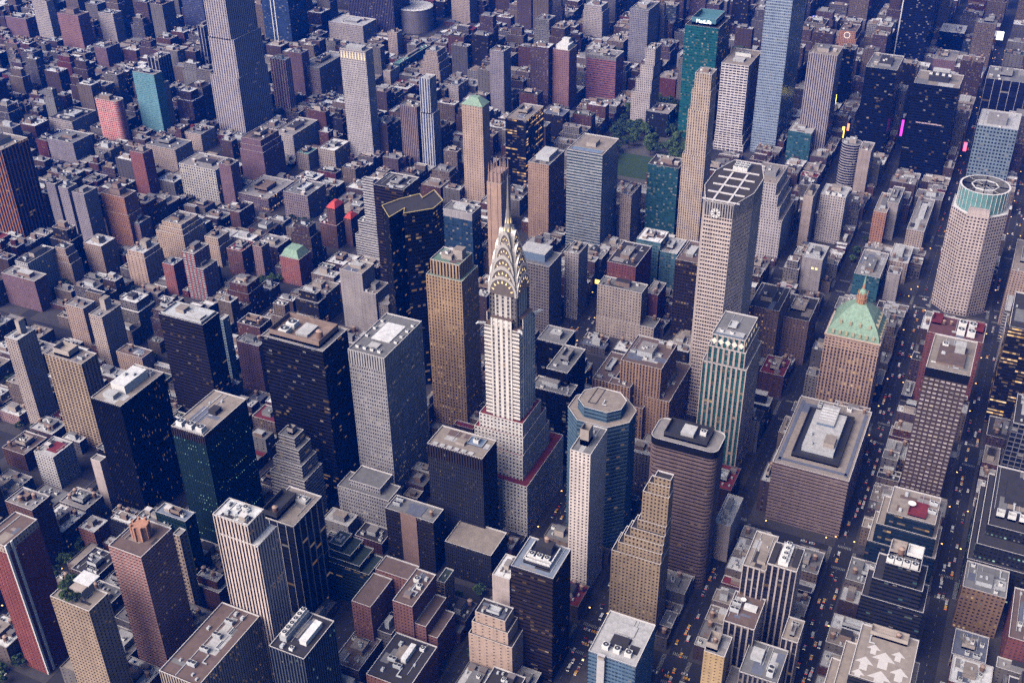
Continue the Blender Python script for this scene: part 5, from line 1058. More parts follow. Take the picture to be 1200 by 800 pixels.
# spired tower --------------------------------------------------------------
def chrysler():
    root = empty('spire_tower', (8, 4, .15), 'white brick tower with a steel crown of lit arched tiers and needle spire', 'skyscraper')
    ROOTS['chrysler'] = root
    cx, cy = 8, 4
    W, Rf, Pp = MB(), MB(), MB(); rel = True
    for z0, z1, x0, y0, x1, y1 in ((0, 57, -42, -30, 37, 31.7), (55, 82.4, -26, -24, 30.4, 24.8), (81, 99.5, -20, -21, 28.2, 24.2), (98, 112.8, -12, -17, 26.2, 23)):
        volume(W, Rf, Pp, loc(rectpoly(x0, y0, x1, y1), cx, cy), z0, z1, ST['chrybase'], rel, .7)
    W.build('lower_block', [facade('chrybase')], root); Rf.build('roof', [roofmat('red')], root); Pp.build('parapet', [COPING], root)
    W = MB(); Rf = MB(); mats = [facade('chrypier'), facade('chryband'), facade('chrycorner')]
    h = 15.5
    c = [(-h, -h), (h, -h), (h, h), (-h, h)]
    for i in range(4):
        a, b = Vector(c[i]), Vector(c[(i + 1) % 4]); t = (b - a) / 31; nrm = Vector((t.y, -t.x))
        for s0, s1, st, m, off in ((0, 6.4, 'chryband', 1, 0), (6.4, 24.6, 'chrypier', 0, .5), (24.6, 31, 'chryband', 1, 0)):
            face(W, a + t * s0 + nrm * off, a + t * s1 + nrm * off, 111, 200 if m == 1 else 208, ST[st], i in (1, 2), m, i * 3 + m)
        p0, p1 = a + t * 6.4, a + t * 24.6
        for p, q in ((p0, p0 + nrm * .5), (p1 + nrm * .5, p1)):
            W.quad((*p, 111), (*q, 111), (*q, 208), (*p, 208), 0, [(.004, .004)] * 4)
        W.quad((*p0, 200), (*p1, 200), (*p1, 208), (*p0, 208), 0, [(.004, .004)] * 4)
    Rf.ngon([(x, y, 199.9) for x, y in c]); g = h - 6.4
    W2 = MB()
    for (x0, y0, x1, y1) in ((-g, -h - .45, g, h + .45), (-h - .45, -g, h + .45, g)):
        Rf.ngon([(x0, y0, 208), (x1, y0, 208), (x1, y1, 208), (x0, y1, 208)])
    W.build('shaft', mats, root); Rf.build('shaft_roof', [roofmat('brown')], root)
    # upper shaft with grey corners
    W = MB(); h = 12
    c = [(-h, -h), (h, -h), (h, h), (-h, h)]
    for i in range(4):
        a, b = Vector(c[i]), Vector(c[(i + 1) % 4]); t = (b - a) / 24; nrm = Vector((t.y, -t.x))
        for s0, s1, st, m, off in ((0, 5, 'chrycorner', 2, -.6), (5, 19, 'chrypier', 0, 0), (19, 24, 'chrycorner', 2, -.6)):
            face(W, a + t * s0 + nrm * off, a + t * s1 + nrm * off, 199, 238 if m == 0 else 236, ST[st], i in (1, 2), m, i * 3 + m + 20)
        for s in (5, 19):
            p, q = a + t * s - nrm * .6, a + t * s
            if s == 19: p, q = q, p
            W.quad((*p, 199), (*q, 199), (*q, 238), (*p, 238), 0, [(.004, .004)] * 4)
    W.build('upper_shaft', mats, root)
    # eagle-head gargoyles on the shaft corners
    for sx in (-1, 1):
        for sy in (-1, 1):
            m = MB(); m.beam((sx * 14.5, sy * 14.5, 200.5), (sx * 19, sy * 19, 202.4), 1.5); m.beam((sx * 18.6, sy * 18.6, 202.3), (sx * 20.2, sy * 20.2, 201.4), .8)
            m.build('gargoyle', [WHITE], root)
    # crown
    steel = patchy('crown_steel', (.37, .34, .32), .42, .35, .4, .35); rib = patchy('crown_rib', (.68, .63, .59), .4, .25, .4, .35); dark = patchy('lunette_steel', (.20, .165, .15), .45, .4, .4, .35)
    gl = glow('crown_lamp', (1, .72, .34), 1.1, (.5, .4, .2))
    lev = [(12.3, 12.5, 228, 244.5), (11.0, 11.6, 233, 253), (9.4, 10.3, 241, 262), (7.4, 8.5, 250, 271), (5.0, 6.3, 260, 280.5)]
    cr = MB(); wn = MB()
    th = np.linspace(0, math.pi, 19)
    for li, (w, L, s, t) in enumerate(lev):
        prof = [(w * math.cos(a), s + (t - s) * math.sin(a) ** .85) for a in th]
        for ax in (0, 1):
            P = (lambda q, y, z: (q, y, z)) if ax == 0 else (lambda q, y, z: (-y, q, z))
            for (ya, za), (yb, zb) in zip(prof, prof[1:]):
                cr.quad(P(-L, ya, za), P(L, ya, za), P(L, yb, zb), P(-L, yb, zb), 0)
            for sg in (-1, 1):
                pts = [P(sg * L, y, z) for y, z in prof]
                if sg < 0: pts.reverse()
                cr.ngon(pts, 2)
                # proud rib along the arch
                for (ya, za), (yb, zb) in zip(prof, prof[1:]):
                    ia, ib = (ya * .86, s + (za - s) * .86), (yb * .86, s + (zb - s) * .86)
                    o = sg * (L + .4)
                    q = [P(o, ya, za), P(o, yb, zb), P(o, *ib), P(o, *ia)]
                    if sg < 0: q.reverse()
                    cr.quad(*q, 1)
                    q = [P(o, *ia), P(o, *ib), P(sg * L, *ib), P(sg * L, *ia)]
                    cr.quad(*q, 1)
                    cr.quad(P(sg * L, ya, za), P(sg * L, yb, zb), P(o, yb, zb), P(o, ya, za), 1)
                for k in range(7):
                    a = math.pi * (k + .8) / 7.6
                    c0 = Vector((w * math.cos(a), (t - s) * math.sin(a) ** .85))
                    ce = c0 * .72; u = c0.normalized(); v = Vector((-u.y, u.x)); sz = .07 * w + .28
                    tri = [ce - u * sz * 1.1 - v * sz * .6, ce - u * sz * 1.1 + v * sz * .6, ce + u * sz * 1.3]
                    tp = [P(sg * (L + .12), p.x, s + p.y) for p in tri]
                    if sg < 0: tp.reverse()
                    wn.ngon(tp)
    co = cr.build('crown', [steel, rib, dark], root)
    wn.build('crown_window', [gl], co)
    sp = MB(); sp.frustum(0, 0, 274, 284, 5.2, 3.0, 8, 0, False); sp.frustum(0, 0, 284, 297, 3.0, 1.5, 8, 0, False); sp.frustum(0, 0, 297, 326, 1.3, .12, 8)
    for k in range(8):
        a = R(45 * k + 22.5); ca, sa = math.cos(a), math.sin(a)
        sp.ngon([(4.2 * ca - .5 * sa, 4.2 * sa + .5 * ca, 279.5), (4.2 * ca + .5 * sa, 4.2 * sa - .5 * ca, 279.5), (3.6 * ca, 3.6 * sa, 283)], 1)
        sp.ngon([(3.0 * ca - .35 * sa, 3.0 * sa + .35 * ca, 286), (3.0 * ca + .35 * sa, 3.0 * sa - .35 * ca, 286), (2.3 * ca, 2.3 * sa, 291)], 1)
    sp.build('spire', [steel, gl], root)
chrysler()

# round arena
def arena():
    root = empty('arena', (-1196, -768, .15), 'round white-rimmed sports arena beside the wide dark finned tower at the top edge', 'arena')
    mb = MB(); mb.frustum(0, 0, 0, 44, 35, 35, 48, 0, False); mb.build('wall', [facade('greypier')], root)
    r = MB()
    P = lambda k, q, z: (q * math.cos(2 * math.pi * k / 48), q * math.sin(2 * math.pi * k / 48), z)
    for k in range(48):
        r.quad(P(k, 36, 44), P(k + 1, 36, 44), P(k + 1, 31, 45.5), P(k, 31, 45.5), 0)
        r.quad(P(k, 31, 45.5), P(k + 1, 31, 45.5), P(k + 1, 0.01, 42), P(k, 0.01, 42), 1)
        if k % 2 == 0: r.beam(P(k, 34, 45.2), P(k, 14, 43.8), 1.0, 0)
    r.build('roof', [WHITE, roofmat('lightgrey')], root)
arena()

# glowing crown, lit roof edges, signs
def extras():
    root = ROOTS['litcrown']; x0, y0, x1, y1, H = RECT['litcrown']; w, d = (x1 - x0) / 2, (y1 - y0) / 2
    mb = MB(); wm = glow('crown_glow', (1, .70, .28), .6, (.5, .45, .4))
    for k in range(9):
        y = -d + (k + .5) * 2 * d / 9; mb.quad((w + .2, y - 1.1, H - 13), (w + .2, y + 1.1, H - 13), (w + .2, y + .5, H - 3), (w + .2, y - .5, H - 3))
    mb.build('crown_light', [wm], root)
    # yellow lamp line round the angular tower's roof edge
    root = ROOTS['angular']; H = RECT['angular'][4]
    p = [(x - root.location.x, y - root.location.y) for x, y in [(-129.8, -196.2), (-110.3, -176.8), (-133.6, -173.5), (-122.9, -168.3), (-143.9, -147.7), (-163.3, -147.9), (-180.5, -166.5), (-160.4, -168.8), (-167.0, -175.3), (-150.4, -186.9)]]
    mb = MB()
    for i in range(len(p)): mb.beam((*p[i], H + .5), (*p[(i + 1) % len(p)], H + .3), .35)
    mb.build('roof_edge_light', [glow('edge_lamp', (1, .72, .2), .3, (.5, .4, .2))], root)
    # lit name on the roof house of the teal tower
    root = ROOTS['bryant3']; x0, y0, x1, y1, H = RECT['bryant3']
    cu = bpy.data.curves.new('sign_text', 'FONT'); cu.body = 'MetLife'; cu.size = 7.5; cu.extrude = .15; cu.align_x = 'CENTER'
    to = bpy.data.objects.new('sign_text', cu); COL.objects.link(to)
    bpy.context.view_layer.update()
    me = bpy.data.meshes.new_from_object(to.evaluated_get(bpy.context.evaluated_depsgraph_get()))
    bpy.data.objects.remove(to)
    o = bpy.data.objects.new('roof_sign', me); COL.objects.link(o); o.parent = root
    me.materials.clear(); me.materials.append(glow('sign_white', (.95, .95, 1), 1.6, (.8, .8, .8)))
    o.location = (-.02 * (x1 - x0) + 23.3, 0, H + 2.2); o.rotation_euler = (Q90, 0, Q90)
    # small pale lettering strip across the black tower's face
    root = ROOTS['black1133']; x0, y0, x1, y1, H = RECT['black1133']
    mb = MB(); r = random.Random(3)
    for k in range(22):
        y = -17 + k * 1.55; mb.box((x1 - x0) / 2 + .1, y, H * .60, (x1 - x0) / 2 + .35, y + r.uniform(.7, 1.1), H * .60 + r.uniform(1.2, 1.9))
    mb.build('letter_row', [glow('letter_pink', (1, .6, .7), .35, (.5, .4, .4))], root)
    # white corner line of the giant navy slab, white lines of the blue tower
    for key, ys in (('astor', (.02,)), ('bluewhite', (.35, .48))):
        root = ROOTS[key]; x0, y0, x1, y1, H = RECT[key]
        for f in ys:
            y = (f - .5) * (y1 - y0)
            mb = MB(); mb.box((x1 - x0) / 2 - .5, y - .9, 0, (x1 - x0) / 2 + .9, y + .9, H); mb.build('white_pier', [WHITE], root)
    # clock face
    root = ROOTS['paramount']; x0, y0, x1, y1, H = RECT['paramount']
    mb = MB(); X = (x1 - x0) / 2 + .3
    for q0, q1, m in ((4.6, 5.6, 0), (0.01, 4.4, 1)):
        for k in range(24):
            a, b = 2 * math.pi * k / 24, 2 * math.pi * (k + 1) / 24
            mb.quad((X, q0 * math.cos(a), H - 7 + q0 * math.sin(a)), (X, q1 * math.cos(a), H - 7 + q1 * math.sin(a)), (X, q1 * math.cos(b), H - 7 + q1 * math.sin(b)), (X, q0 * math.cos(b), H - 7 + q0 * math.sin(b)), m)
    mb.build('clock_face', [glow('clock_glow', (1, .8, .6), .8, (.6, .5, .5)), patchy('clock_dial', (.25, .18, .17), .8, .3, .5)], root)
    # spiky crown of the tan column building
    root = ROOTS['ornate']; x0, y0, x1, y1, H = RECT['ornate']; w, d = (x1 - x0) / 2, (y1 - y0) / 2
    mb = MB(); mb.box(-w * .8, -d * .8, H - 1, w * .8, d * .8, H + 10)
    for sx in (-1, -.35, .35, 1):
        for sy in (-1, -.35, .35, 1):
            if max(abs(sx), abs(sy)) == 1: mb.frustum(sx * w * .8, sy * d * .8, H - 1, H + 22, 1.5, .2, 5)
    mb.build('spiked_crown', [patchy('ornate_stone', (.36, .24, .20), .8, .5, .3)], root)
    # broad brown panel on the dark block, white shaft on the blue tower
    root = ROOTS['darkcol']; x0, y0, x1, y1, H = RECT['darkcol']
    mb = MB(); mb.box((x1 - x0) / 2 - .2, -8, .2, (x1 - x0) / 2 + .5, 7, H + .3); mb.build('blank_panel', [patchy('brown_panel', (.30, .19, .16), .9, .4, .15)], root)
    root = ROOTS['bluebox']; x0, y0, x1, y1, H = RECT['bluebox']
    mb = MB(); mb.box((x1 - x0) / 2 - .2, -10, .2, (x1 - x0) / 2 + 2.2, -4.5, H + 1.2); mb.build('white_shaft', [patchy('shaft_white', (.55, .52, .53), .7, .3, .3)], root)
    # white corner strip of the red tower
    root = ROOTS['redstrip']; x0, y0, x1, y1, H = RECT['redstrip']; w, d = (x1 - x0) / 2, (y1 - y0) / 2
    mb = MB()
    for o in (0, 5.2): mb.box(w - .3 - o - 1.4, d - .2, .2, w + .02 - o, d + .9, H + .2)
    mb.build('white_strip', [WHITE], root)
    # eight-sided drum of the pink brick tower
    root = ROOTS['pinkbrick']; H = RECT['pinkbrick'][4]
    mb = MB(); mb.frustum(-2, 0, H - 1.1, H + 10, 6.2, 6.0, 8)
    for k in range(8):
        a = R(45 * k); mb.box(-2 + 6 * math.cos(a) - .8, 6 * math.sin(a) - .8, H - 1, -2 + 6 * math.cos(a) + .8, 6 * math.sin(a) + .8, H + 11.5)
    mb.build('brick_drum', [patchy('drum_brick', (.40, .20, .13), .9, .5, .2)], root)
    # penthouse and slab of the roof garden tower
    root = ROOTS['garden']; x0, y0, x1, y1, H = RECT['garden']
    mb = MB(); mb.box(-9, -5, H - 1.1, 2, 6, H + 6.5); mb.build('penthouse', [patchy('bulkhead_stone', (.40, .34, .30), .9, .5, .2)], root)
    mb = MB(); mb.box(-14, -6, H + 7.4, -3, 8, H + 8.2); mb.beam((-12, -4, H - 1), (-12, -4, H + 7.5), .6); mb.beam((-12, 6, H - 1), (-12, 6, H + 7.5), .6); mb.build('slab_roof', [roofmat('white')], root)
    # pair of lit windows
    root = ROOTS['greyeyes']; x0, y0, x1, y1, H = RECT['greyeyes']
    for y in (1.5, 6):
        mb = MB(); mb.box((x1 - x0) / 2 - .1, y - 1.3, H - 14, (x1 - x0) / 2 + .12, y + 1.3, H - 11.5); mb.build('lit_window', [glow('eye_window', (1, .75, .25), 1.2, (.5, .4, .2))], root)
extras()


# ------------------------------------------------------------------ the rest of the blocks, one by one
FK = ['apartment_building', 'loft_building', 'office_building', 'brick_house', 'low_building']
FS = ['fbrick', 'fbrown', 'ftan', 'fpurple', 'fgrey', 'fpale', 'fred', 'fwhite', 'fdark', 'fblue']
FR = ['tan', 'pinkgrey', 'grey', 'lightgrey', 'white', 'dark', 'brown', 'bluegrey', 'red', 'greend']
def simple(kind, style, roofn, x0, y0, x1, y1, h, fl, label, group):
    cx, cy = (x0 + x1) / 2, (y0 + y1) / 2
    root = empty(kind, (cx, cy, .15), label, kind.replace('_', ' '), group)
    W, Rf, Pp = MB(), MB(), MB()
    st = ST[style]; l = loc(rectpoly(x0, y0, x1, y1), cx, cy)
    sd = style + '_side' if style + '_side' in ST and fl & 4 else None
    dist = math.hypot(702 - cx, 337 - cy)
    a, b, c, d = x0 - cx, y0 - cy, x1 - cx, y1 - cy
    if fl & 1:      # set-back top
        k = 2.5 + (fl >> 3) % 3
        volume(W, Rf, Pp, l, 0, h * .78, st, dist < 800, 1.1, sd)
        a, b, c, d = a + k, b + k, c - k, d - k
        volume(W, Rf, Pp, rectpoly(a, b, c, d), h * .78 - 1.5, h, st, dist < 800)
    else:
        volume(W, Rf, Pp, l, 0, h, st, dist < 800, 1.1, sd)
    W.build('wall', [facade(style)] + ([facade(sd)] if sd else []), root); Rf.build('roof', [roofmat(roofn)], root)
    Pp.build('parapet', [COPING if fl & 2 else COPING_D], root)
    dress(root, label + str(round(x0)), a + .6, b + .6, c - .6, d - .6, h - 1.1, 13 if dist < 900 else 9 if dist < 1200 else 3, True, roofn)
F = [
 (1,3,4,-919.8,-385.5,-894.1,-354.1,104.0,0,0,86,''),
 (2,5,4,-107.8,-521.6,-80.1,-491.5,44.4,11,1,44,''),
 (0,0,3,206.2,-178.3,222.4,-151.5,34.8,15,3,7,''),
 (0,0,1,-192.8,-436.1,-165.1,-406.5,41.8,25,3,34,''),
 (0,1,5,-314.8,-435.6,-293.1,-406.5,55.9,9,2,38,''),
 (0,0,8,-291.8,156.9,-257.5,181.5,27.0,14,1,21,''),
 (2,8,1,-194.8,-351.9,-178.1,-321.5,44.1,15,3,38,''),
 (1,3,4,188.2,-351.5,215.9,-321.5,22.0,14,1,0,''),
 (2,8,6,-180.8,-692.0,-158.9,-661.5,61.9,11,0,41,''),
 (2,7,1,166.2,-351.3,187.9,-321.5,24.5,2,3,48,''),
 (1,3,4,-629.8,-862.5,-602.1,-831.5,59.5,19,1,73,''),
 (1,2,2,-1337.8,239.8,-1312.1,272.5,97.9,0,1,103,''),
 (0,1,6,-1135.8,240.3,-1110.1,272.5,96.8,26,1,103,''),
 (4,0,5,88.6,-99.1,107.5,-72.0,12.7,2,0,12,''),
 (1,2,4,304.2,-300.5,329.5,-270.6,18.0,12,0,1,''),
 (2,5,6,-924.8,-1150.5,-891.1,-1122.2,87.3,22,2,73,''),
 (2,5,1,44.2,157.2,65.9,181.5,20.7,22,2,19,''),
 (2,5,0,61.2,293.5,78.9,321.7,31.3,22,0,28,''),
 (1,2,2,-23.8,239.1,3.9,272.5,23.6,18,1,23,''),
 (2,7,3,91.2,-130.5,107.5,-104.8,20.1,22,1,8,''),
 (3,1,5,138.2,14.4,159.9,34.5,16.3,16,1,14,''),
 (2,9,1,166.2,-436.2,199.9,-406.5,16.8,26,2,0,''),
 (4,0,4,293.2,-181.7,315.9,-151.5,14.2,18,0,10,''),
 (1,2,2,-388.8,237.8,-361.1,272.5,47.1,1,1,62,''),
 (2,5,2,-26.8,293.5,0.9,322.3,25.5,10,0,27,''),
 (4,3,5,-291.8,376.5,-257.5,407.2,14.9,26,3,25,''),
 (1,2,0,-222.8,-351.9,-195.1,-321.5,36.8,10,0,51,''),
 (2,8,2,-971.8,-522.2,-957.1,-491.5,87.6,28,0,84,''),
 (0,1,3,9.2,293.5,25.9,308.5,25.8,4,0,27,''),
 (4,2,8,82.2,84.0,107.5,107.5,14.2,28,3,15,''),
 (2,5,1,28.6,411.5,39.9,441.5,19.4,22,3,29,''),
 (0,0,5,-136.8,-385.5,-115.1,-355.7,29.8,2,2,50,''),
 (2,4,2,-960.8,-555.5,-946.1,-525.4,68.6,30,0,84,'leftmost'),
 (0,1,8,-98.8,158.0,-64.5,181.5,26.5,20,3,20,''),
 (4,3,3,86.2,-470.4,107.5,-441.4,13.2,18,2,48,''),
 (1,2,1,-603.8,-1202.2,-587.1,-1171.5,54.4,23,0,71,''),
 (1,2,4,-589.8,-1030.7,-568.1,-1001.5,59.1,20,0,74,''),
 (2,7,1,28.2,-256.8,41.9,-236.5,25.4,28,0,6,''),
 (2,8,7,-777.8,-300.5,-750.1,-268.6,56.5,10,1,85,''),
 (0,1,2,-421.8,202.5,-394.1,236.2,37.8,6,2,62,''),
 (2,4,4,-639.8,-1201.8,-623.1,-1171.5,60.8,25,3,71,''),
 (3,1,3,194.2,55.5,227.9,79.9,17.5,16,3,14,''),
 (2,4,0,-499.8,-1117.7,-472.1,-1086.5,44.0,11,2,30,''),
 (0,1,4,-638.8,-1150.5,-617.1,-1119.1,48.8,30,0,74,''),
 (2,8,1,-1072.8,156.8,-1053.1,181.5,99.6,10,0,98,''),
 (1,2,3,-147.8,-424.4,-134.1,-406.5,38.6,6,1,49,''),
 (1,3,1,-295.8,-470.5,-268.1,-439.3,35.3,26,0,38,''),
 (2,7,5,-178.8,157.2,-159.3,181.5,37.0,20,1,20,''),
 (2,8,3,-212.8,156.5,-196.1,181.5,38.7,23,3,21,''),
 (2,7,2,-1130.8,-470.5,-1097.1,-439.8,80.9,27,2,86,''),
 (2,5,4,-490.8,128.5,-474.1,146.1,40.6,27,0,67,''),
 (1,3,7,-636.8,-522.6,-621.6,-491.5,56.1,20,2,52,''),
 (2,5,4,-411.8,-725.5,-386.8,-695.4,24.2,22,0,76,''),
 (1,3,3,-1066.8,-555.5,-1047.1,-524.9,90.7,25,2,84,''),
 (1,2,8,-0.8,-266.3,20.9,-236.5,30.3,26,0,6,''),
 (1,2,5,-80.8,-555.5,-64.5,-524.5,55.0,19,2,44,''),
 (1,2,2,-581.8,-385.5,-554.1,-354.0,30.2,29,2,54,''),
 (2,7,1,-542.8,-1065.5,-528.5,-1044.5,58.2,29,0,74,''),
 (0,1,0,-1120.8,-436.7,-1087.1,-406.5,72.1,31,2,86,'leftmost'),
 (1,3,1,-1229.8,-555.5,-1210.1,-526.4,95.7,12,2,84,''),
 (1,2,5,206.2,82.7,233.9,107.5,37.4,30,0,19,''),
 (1,3,3,-107.8,202.5,-80.1,211.4,34.5,4,0,22,''),
 (2,5,2,-998.8,157.5,-973.1,181.5,84.3,18,1,97,''),
 (2,4,0,-906.8,-1201.9,-887.1,-1171.5,56.0,9,2,73,''),
 (0,0,1,-313.8,-692.2,-292.1,-661.5,40.0,12,1,32,''),
 (0,0,4,-469.8,-1032.2,-442.1,-1001.5,37.6,30,1,30,''),
 (2,5,5,-657.8,-861.9,-630.1,-831.5,58.5,12,0,72,''),
 (2,5,3,-83.8,83.9,-64.5,107.5,41.1,2,2,18,''),
 (2,4,2,-762.8,238.8,-736.2,272.5,29.5,30,1,69,''),
 (0,6,1,-1062.8,-215.5,-1031.5,-185.3,31.8,30,0,90,''),
 (2,8,3,-1359.8,-181.2,-1340.1,-151.5,96.8,2,1,89,''),
 (2,5,1,-943.8,240.4,-929.1,272.5,78.4,3,3,98,''),
 (1,2,2,-133.8,-341.2,-120.1,-321.5,61.1,31,2,5,''),
 (2,5,1,-643.8,-1030.9,-627.1,-1001.5,56.6,8,2,74,''),
 (2,9,4,45.1,293.5,60.9,324.1,29.1,10,0,28,''),
 (4,3,2,238.2,-263.8,265.9,-236.5,10.5,14,1,1,''),
 (0,0,0,-222.8,293.5,-206.1,322.2,31.4,3,1,22,''),
 (1,3,0,-103.8,-470.5,-76.1,-439.5,46.5,1,0,49,''),
 (1,2,2,39.2,55.5,55.9,79.0,27.5,28,2,15,''),
 (1,2,4,-750.8,-470.5,-734.1,-439.7,53.3,18,0,83,''),
 (0,1,3,-1192.8,-130.5,-1178.1,-101.4,83.2,12,2,91,''),
 (0,1,3,-664.8,-1117.9,-648.1,-1086.5,60.5,9,2,74,''),
 (2,5,5,184.2,-16.5,205.4,-4.3,29.4,26,3,14,''),
 (0,1,4,-1126.8,-948.1,-1093.1,-916.5,40.3,2,2,78,''),
 (0,0,0,-222.8,376.5,-195.1,390.0,27.8,14,1,26,''),
 (1,2,3,-1540.8,-1.7,-1526.1,34.5,95.8,2,2,104,''),
 (1,3,2,20.2,-89.8,33.9,-72.0,18.7,24,2,12,''),
 (4,4,1,272.2,-215.5,299.9,-183.5,13.1,30,3,1,''),
 (2,5,0,-904.8,-691.4,-890.1,-661.8,67.0,14,1,81,''),
 (0,1,6,-1198.8,-0.1,-1173.1,34.5,92.8,24,2,96,''),
 (3,0,5,-347.8,-522.2,-320.1,-491.5,22.0,24,1,34,''),
 (2,8,2,-646.8,-593.2,-633.1,-576.5,58.7,13,3,78,''),
 (2,4,2,-1324.8,-130.5,-1291.1,-102.0,83.3,15,1,89,''),
 (0,1,3,-293.8,-180.8,-257.5,-151.5,40.6,20,3,55,''),
 (0,0,3,79.2,293.5,96.9,321.1,24.4,24,0,28,''),
 (1,2,3,-205.8,293.5,-178.1,312.8,20.8,10,2,26,''),
 (0,0,5,-647.8,-640.5,-637.1,-608.5,50.9,18,3,78,''),
 (0,0,5,-872.8,-385.5,-851.1,-354.0,41.7,0,2,85,''),
 (1,2,0,-609.8,-385.5,-596.1,-363.9,43.7,2,3,83,''),
 (2,4,4,-385.8,-776.1,-369.1,-746.5,54.7,4,0,75,''),
 (2,5,2,-271.8,202.5,-257.5,216.1,36.1,10,3,62,''),
 (0,0,4,-859.8,-267.2,-843.1,-236.5,42.9,24,2,93,''),
 (1,2,2,-1117.8,-522.3,-1098.1,-491.5,60.0,19,2,84,''),
 (0,0,9,-801.8,-267.1,-785.1,-236.5,48.5,8,2,93,''),
 (4,4,7,-269.8,-40.0,-257.5,-10.5,9.2,24,0,60,''),
 (2,4,1,-430.8,-99.2,-403.1,-72.0,32.9,26,2,58,''),
 (0,1,0,-541.8,-725.5,-528.5,-704.1,29.0,20,2,76,''),
 (2,7,4,-738.8,-948.0,-722.1,-916.5,56.0,5,1,73,''),
 (2,7,0,-755.8,-266.9,-739.1,-236.5,46.0,27,0,93,''),
 (2,5,0,-664.8,-520.6,-637.1,-491.5,49.6,2,3,82,''),
 (2,5,7,-664.8,168.5,-651.1,181.5,44.9,25,1,66,''),
 (0,1,1,-778.8,202.5,-757.1,234.8,35.9,4,2,69,''),
 (1,3,6,-778.8,-606.6,-762.1,-576.5,43.8,12,0,82,''),
 (1,3,2,-736.8,202.5,-709.4,235.7,35.1,27,1,69,''),
 (1,3,0,-664.8,-436.3,-637.1,-406.5,57.2,29,0,83,''),
 (2,5,9,-1361.8,293.5,-1336.1,324.3,44.6,30,2,99,''),
 (2,4,5,-1536.8,202.5,-1515.5,234.5,55.0,7,2,103,''),
 (1,2,4,7.2,202.5,23.9,233.9,21.3,12,0,23,''),
 (0,1,3,-149.8,-595.0,-136.1,-576.5,25.6,14,2,44,''),
 (2,5,6,-890.8,-470.5,-874.1,-441.7,61.2,22,3,84,''),
 (1,2,4,-939.8,-1286.2,-920.1,-1256.5,85.4,11,1,71,''),
 (1,3,2,172.2,-385.5,205.9,-355.3,20.7,0,1,0,''),
 (4,4,4,98.2,-428.3,107.5,-406.5,14.5,26,1,48,''),
 (1,3,2,-1191.8,-267.7,-1158.1,-236.5,41.0,31,1,88,''),
 (4,4,2,80.2,171.8,97.9,181.5,14.1,2,1,19,''),
 (3,0,0,-132.8,293.5,-111.1,321.6,20.0,22,0,26,''),
 (4,2,1,178.2,-82.3,211.9,-72.0,10.3,0,2,9,''),
 (0,1,2,-1417.8,83.9,-1403.1,107.5,99.8,3,2,101,''),
 (0,1,3,-5.8,-300.5,15.9,-269.1,32.0,17,1,4,''),
 (1,3,1,-922.8,342.9,-908.1,355.5,54.8,26,3,100,''),
 (2,5,0,-1229.8,-300.5,-1215.1,-268.7,97.2,29,2,88,''),
 (1,3,1,-1316.8,-215.5,-1275.5,-185.5,87.8,9,2,89,'rightmost'),
 (1,3,7,-932.8,-1202.3,-907.1,-1171.5,81.9,26,1,71,''),
 (2,4,1,-1539.8,157.8,-1515.5,181.5,80.0,13,1,101,''),
 (1,2,6,-1619.8,239.6,-1594.1,272.5,76.3,19,2,103,''),
 (2,5,2,-177.8,293.5,-164.1,307.2,28.5,14,2,26,''),
 (1,2,5,-79.8,-521.6,-64.5,-491.5,18.3,0,1,44,''),
 (1,3,2,-583.8,-470.5,-570.1,-445.6,29.1,14,1,52,''),
 (1,2,0,48.2,202.5,61.9,219.5,20.4,6,2,24,''),
 (2,4,2,232.6,-180.6,257.9,-151.5,16.9,20,2,10,''),
 (1,2,3,-1229.8,-522.8,-1210.1,-491.5,103.7,14,2,86,''),
 (1,2,0,68.2,-521.1,80.4,-491.5,37.2,10,3,45,''),
 (2,5,0,-35.8,-606.0,-14.1,-576.5,17.8,16,1,45,''),
 (1,2,3,-272.8,-385.5,-257.5,-353.6,18.5,26,0,51,''),
 (1,2,5,-541.8,-512.9,-528.5,-491.5,22.9,2,0,52,''),
 (1,3,5,-828.8,-1115.9,-807.1,-1086.5,47.4,15,2,73,''),
 (3,1,0,62.2,202.5,79.9,229.2,16.0,22,2,24,''),
 (1,3,5,-340.8,293.5,-325.2,322.1,38.0,2,0,25,''),
 (3,1,4,-317.8,-385.5,-290.1,-354.5,18.0,6,0,51,''),
 (2,4,7,-288.8,202.5,-272.1,216.1,57.6,12,0,62,''),
 (1,2,0,-114.8,-640.5,-103.1,-614.9,19.6,22,1,43,''),
 (4,8,3,178.2,91.4,205.9,107.5,12.9,2,0,19,''),
 (2,4,2,80.2,202.5,97.9,229.2,16.2,12,2,24,''),
 (0,6,3,-164.8,-764.0,-151.1,-746.5,34.1,23,0,42,''),
 (3,1,0,-358.8,-691.8,-331.1,-661.5,20.9,18,2,33,''),
 (2,5,0,300.2,-215.5,329.5,-192.7,23.5,4,3,1,''),
 (1,3,4,-267.8,293.5,-257.5,315.1,18.2,6,3,25,''),
 (1,3,3,-395.8,-94.7,-382.1,-72.0,39.7,26,0,58,''),
 (1,2,2,-1210.8,82.7,-1191.1,107.5,68.5,16,1,104,''),
 (1,2,0,-1184.8,-352.7,-1151.1,-321.5,41.6,26,2,87,''),
 (2,5,2,-926.8,-1320.5,-901.1,-1290.9,66.4,26,1,71,''),
 (0,1,3,-14.8,-640.5,12.9,-609.2,35.3,4,0,45,''),
 (0,0,3,-1047.8,-470.5,-1031.5,-439.1,52.0,20,1,84,''),
 (3,1,3,0.2,-470.5,16.9,-440.5,22.1,14,0,3,''),
 (2,5,3,-543.8,-351.4,-528.5,-325.8,21.1,4,2,54,''),
 (0,0,4,-829.8,-1150.5,-802.1,-1120.3,29.5,22,2,73,''),
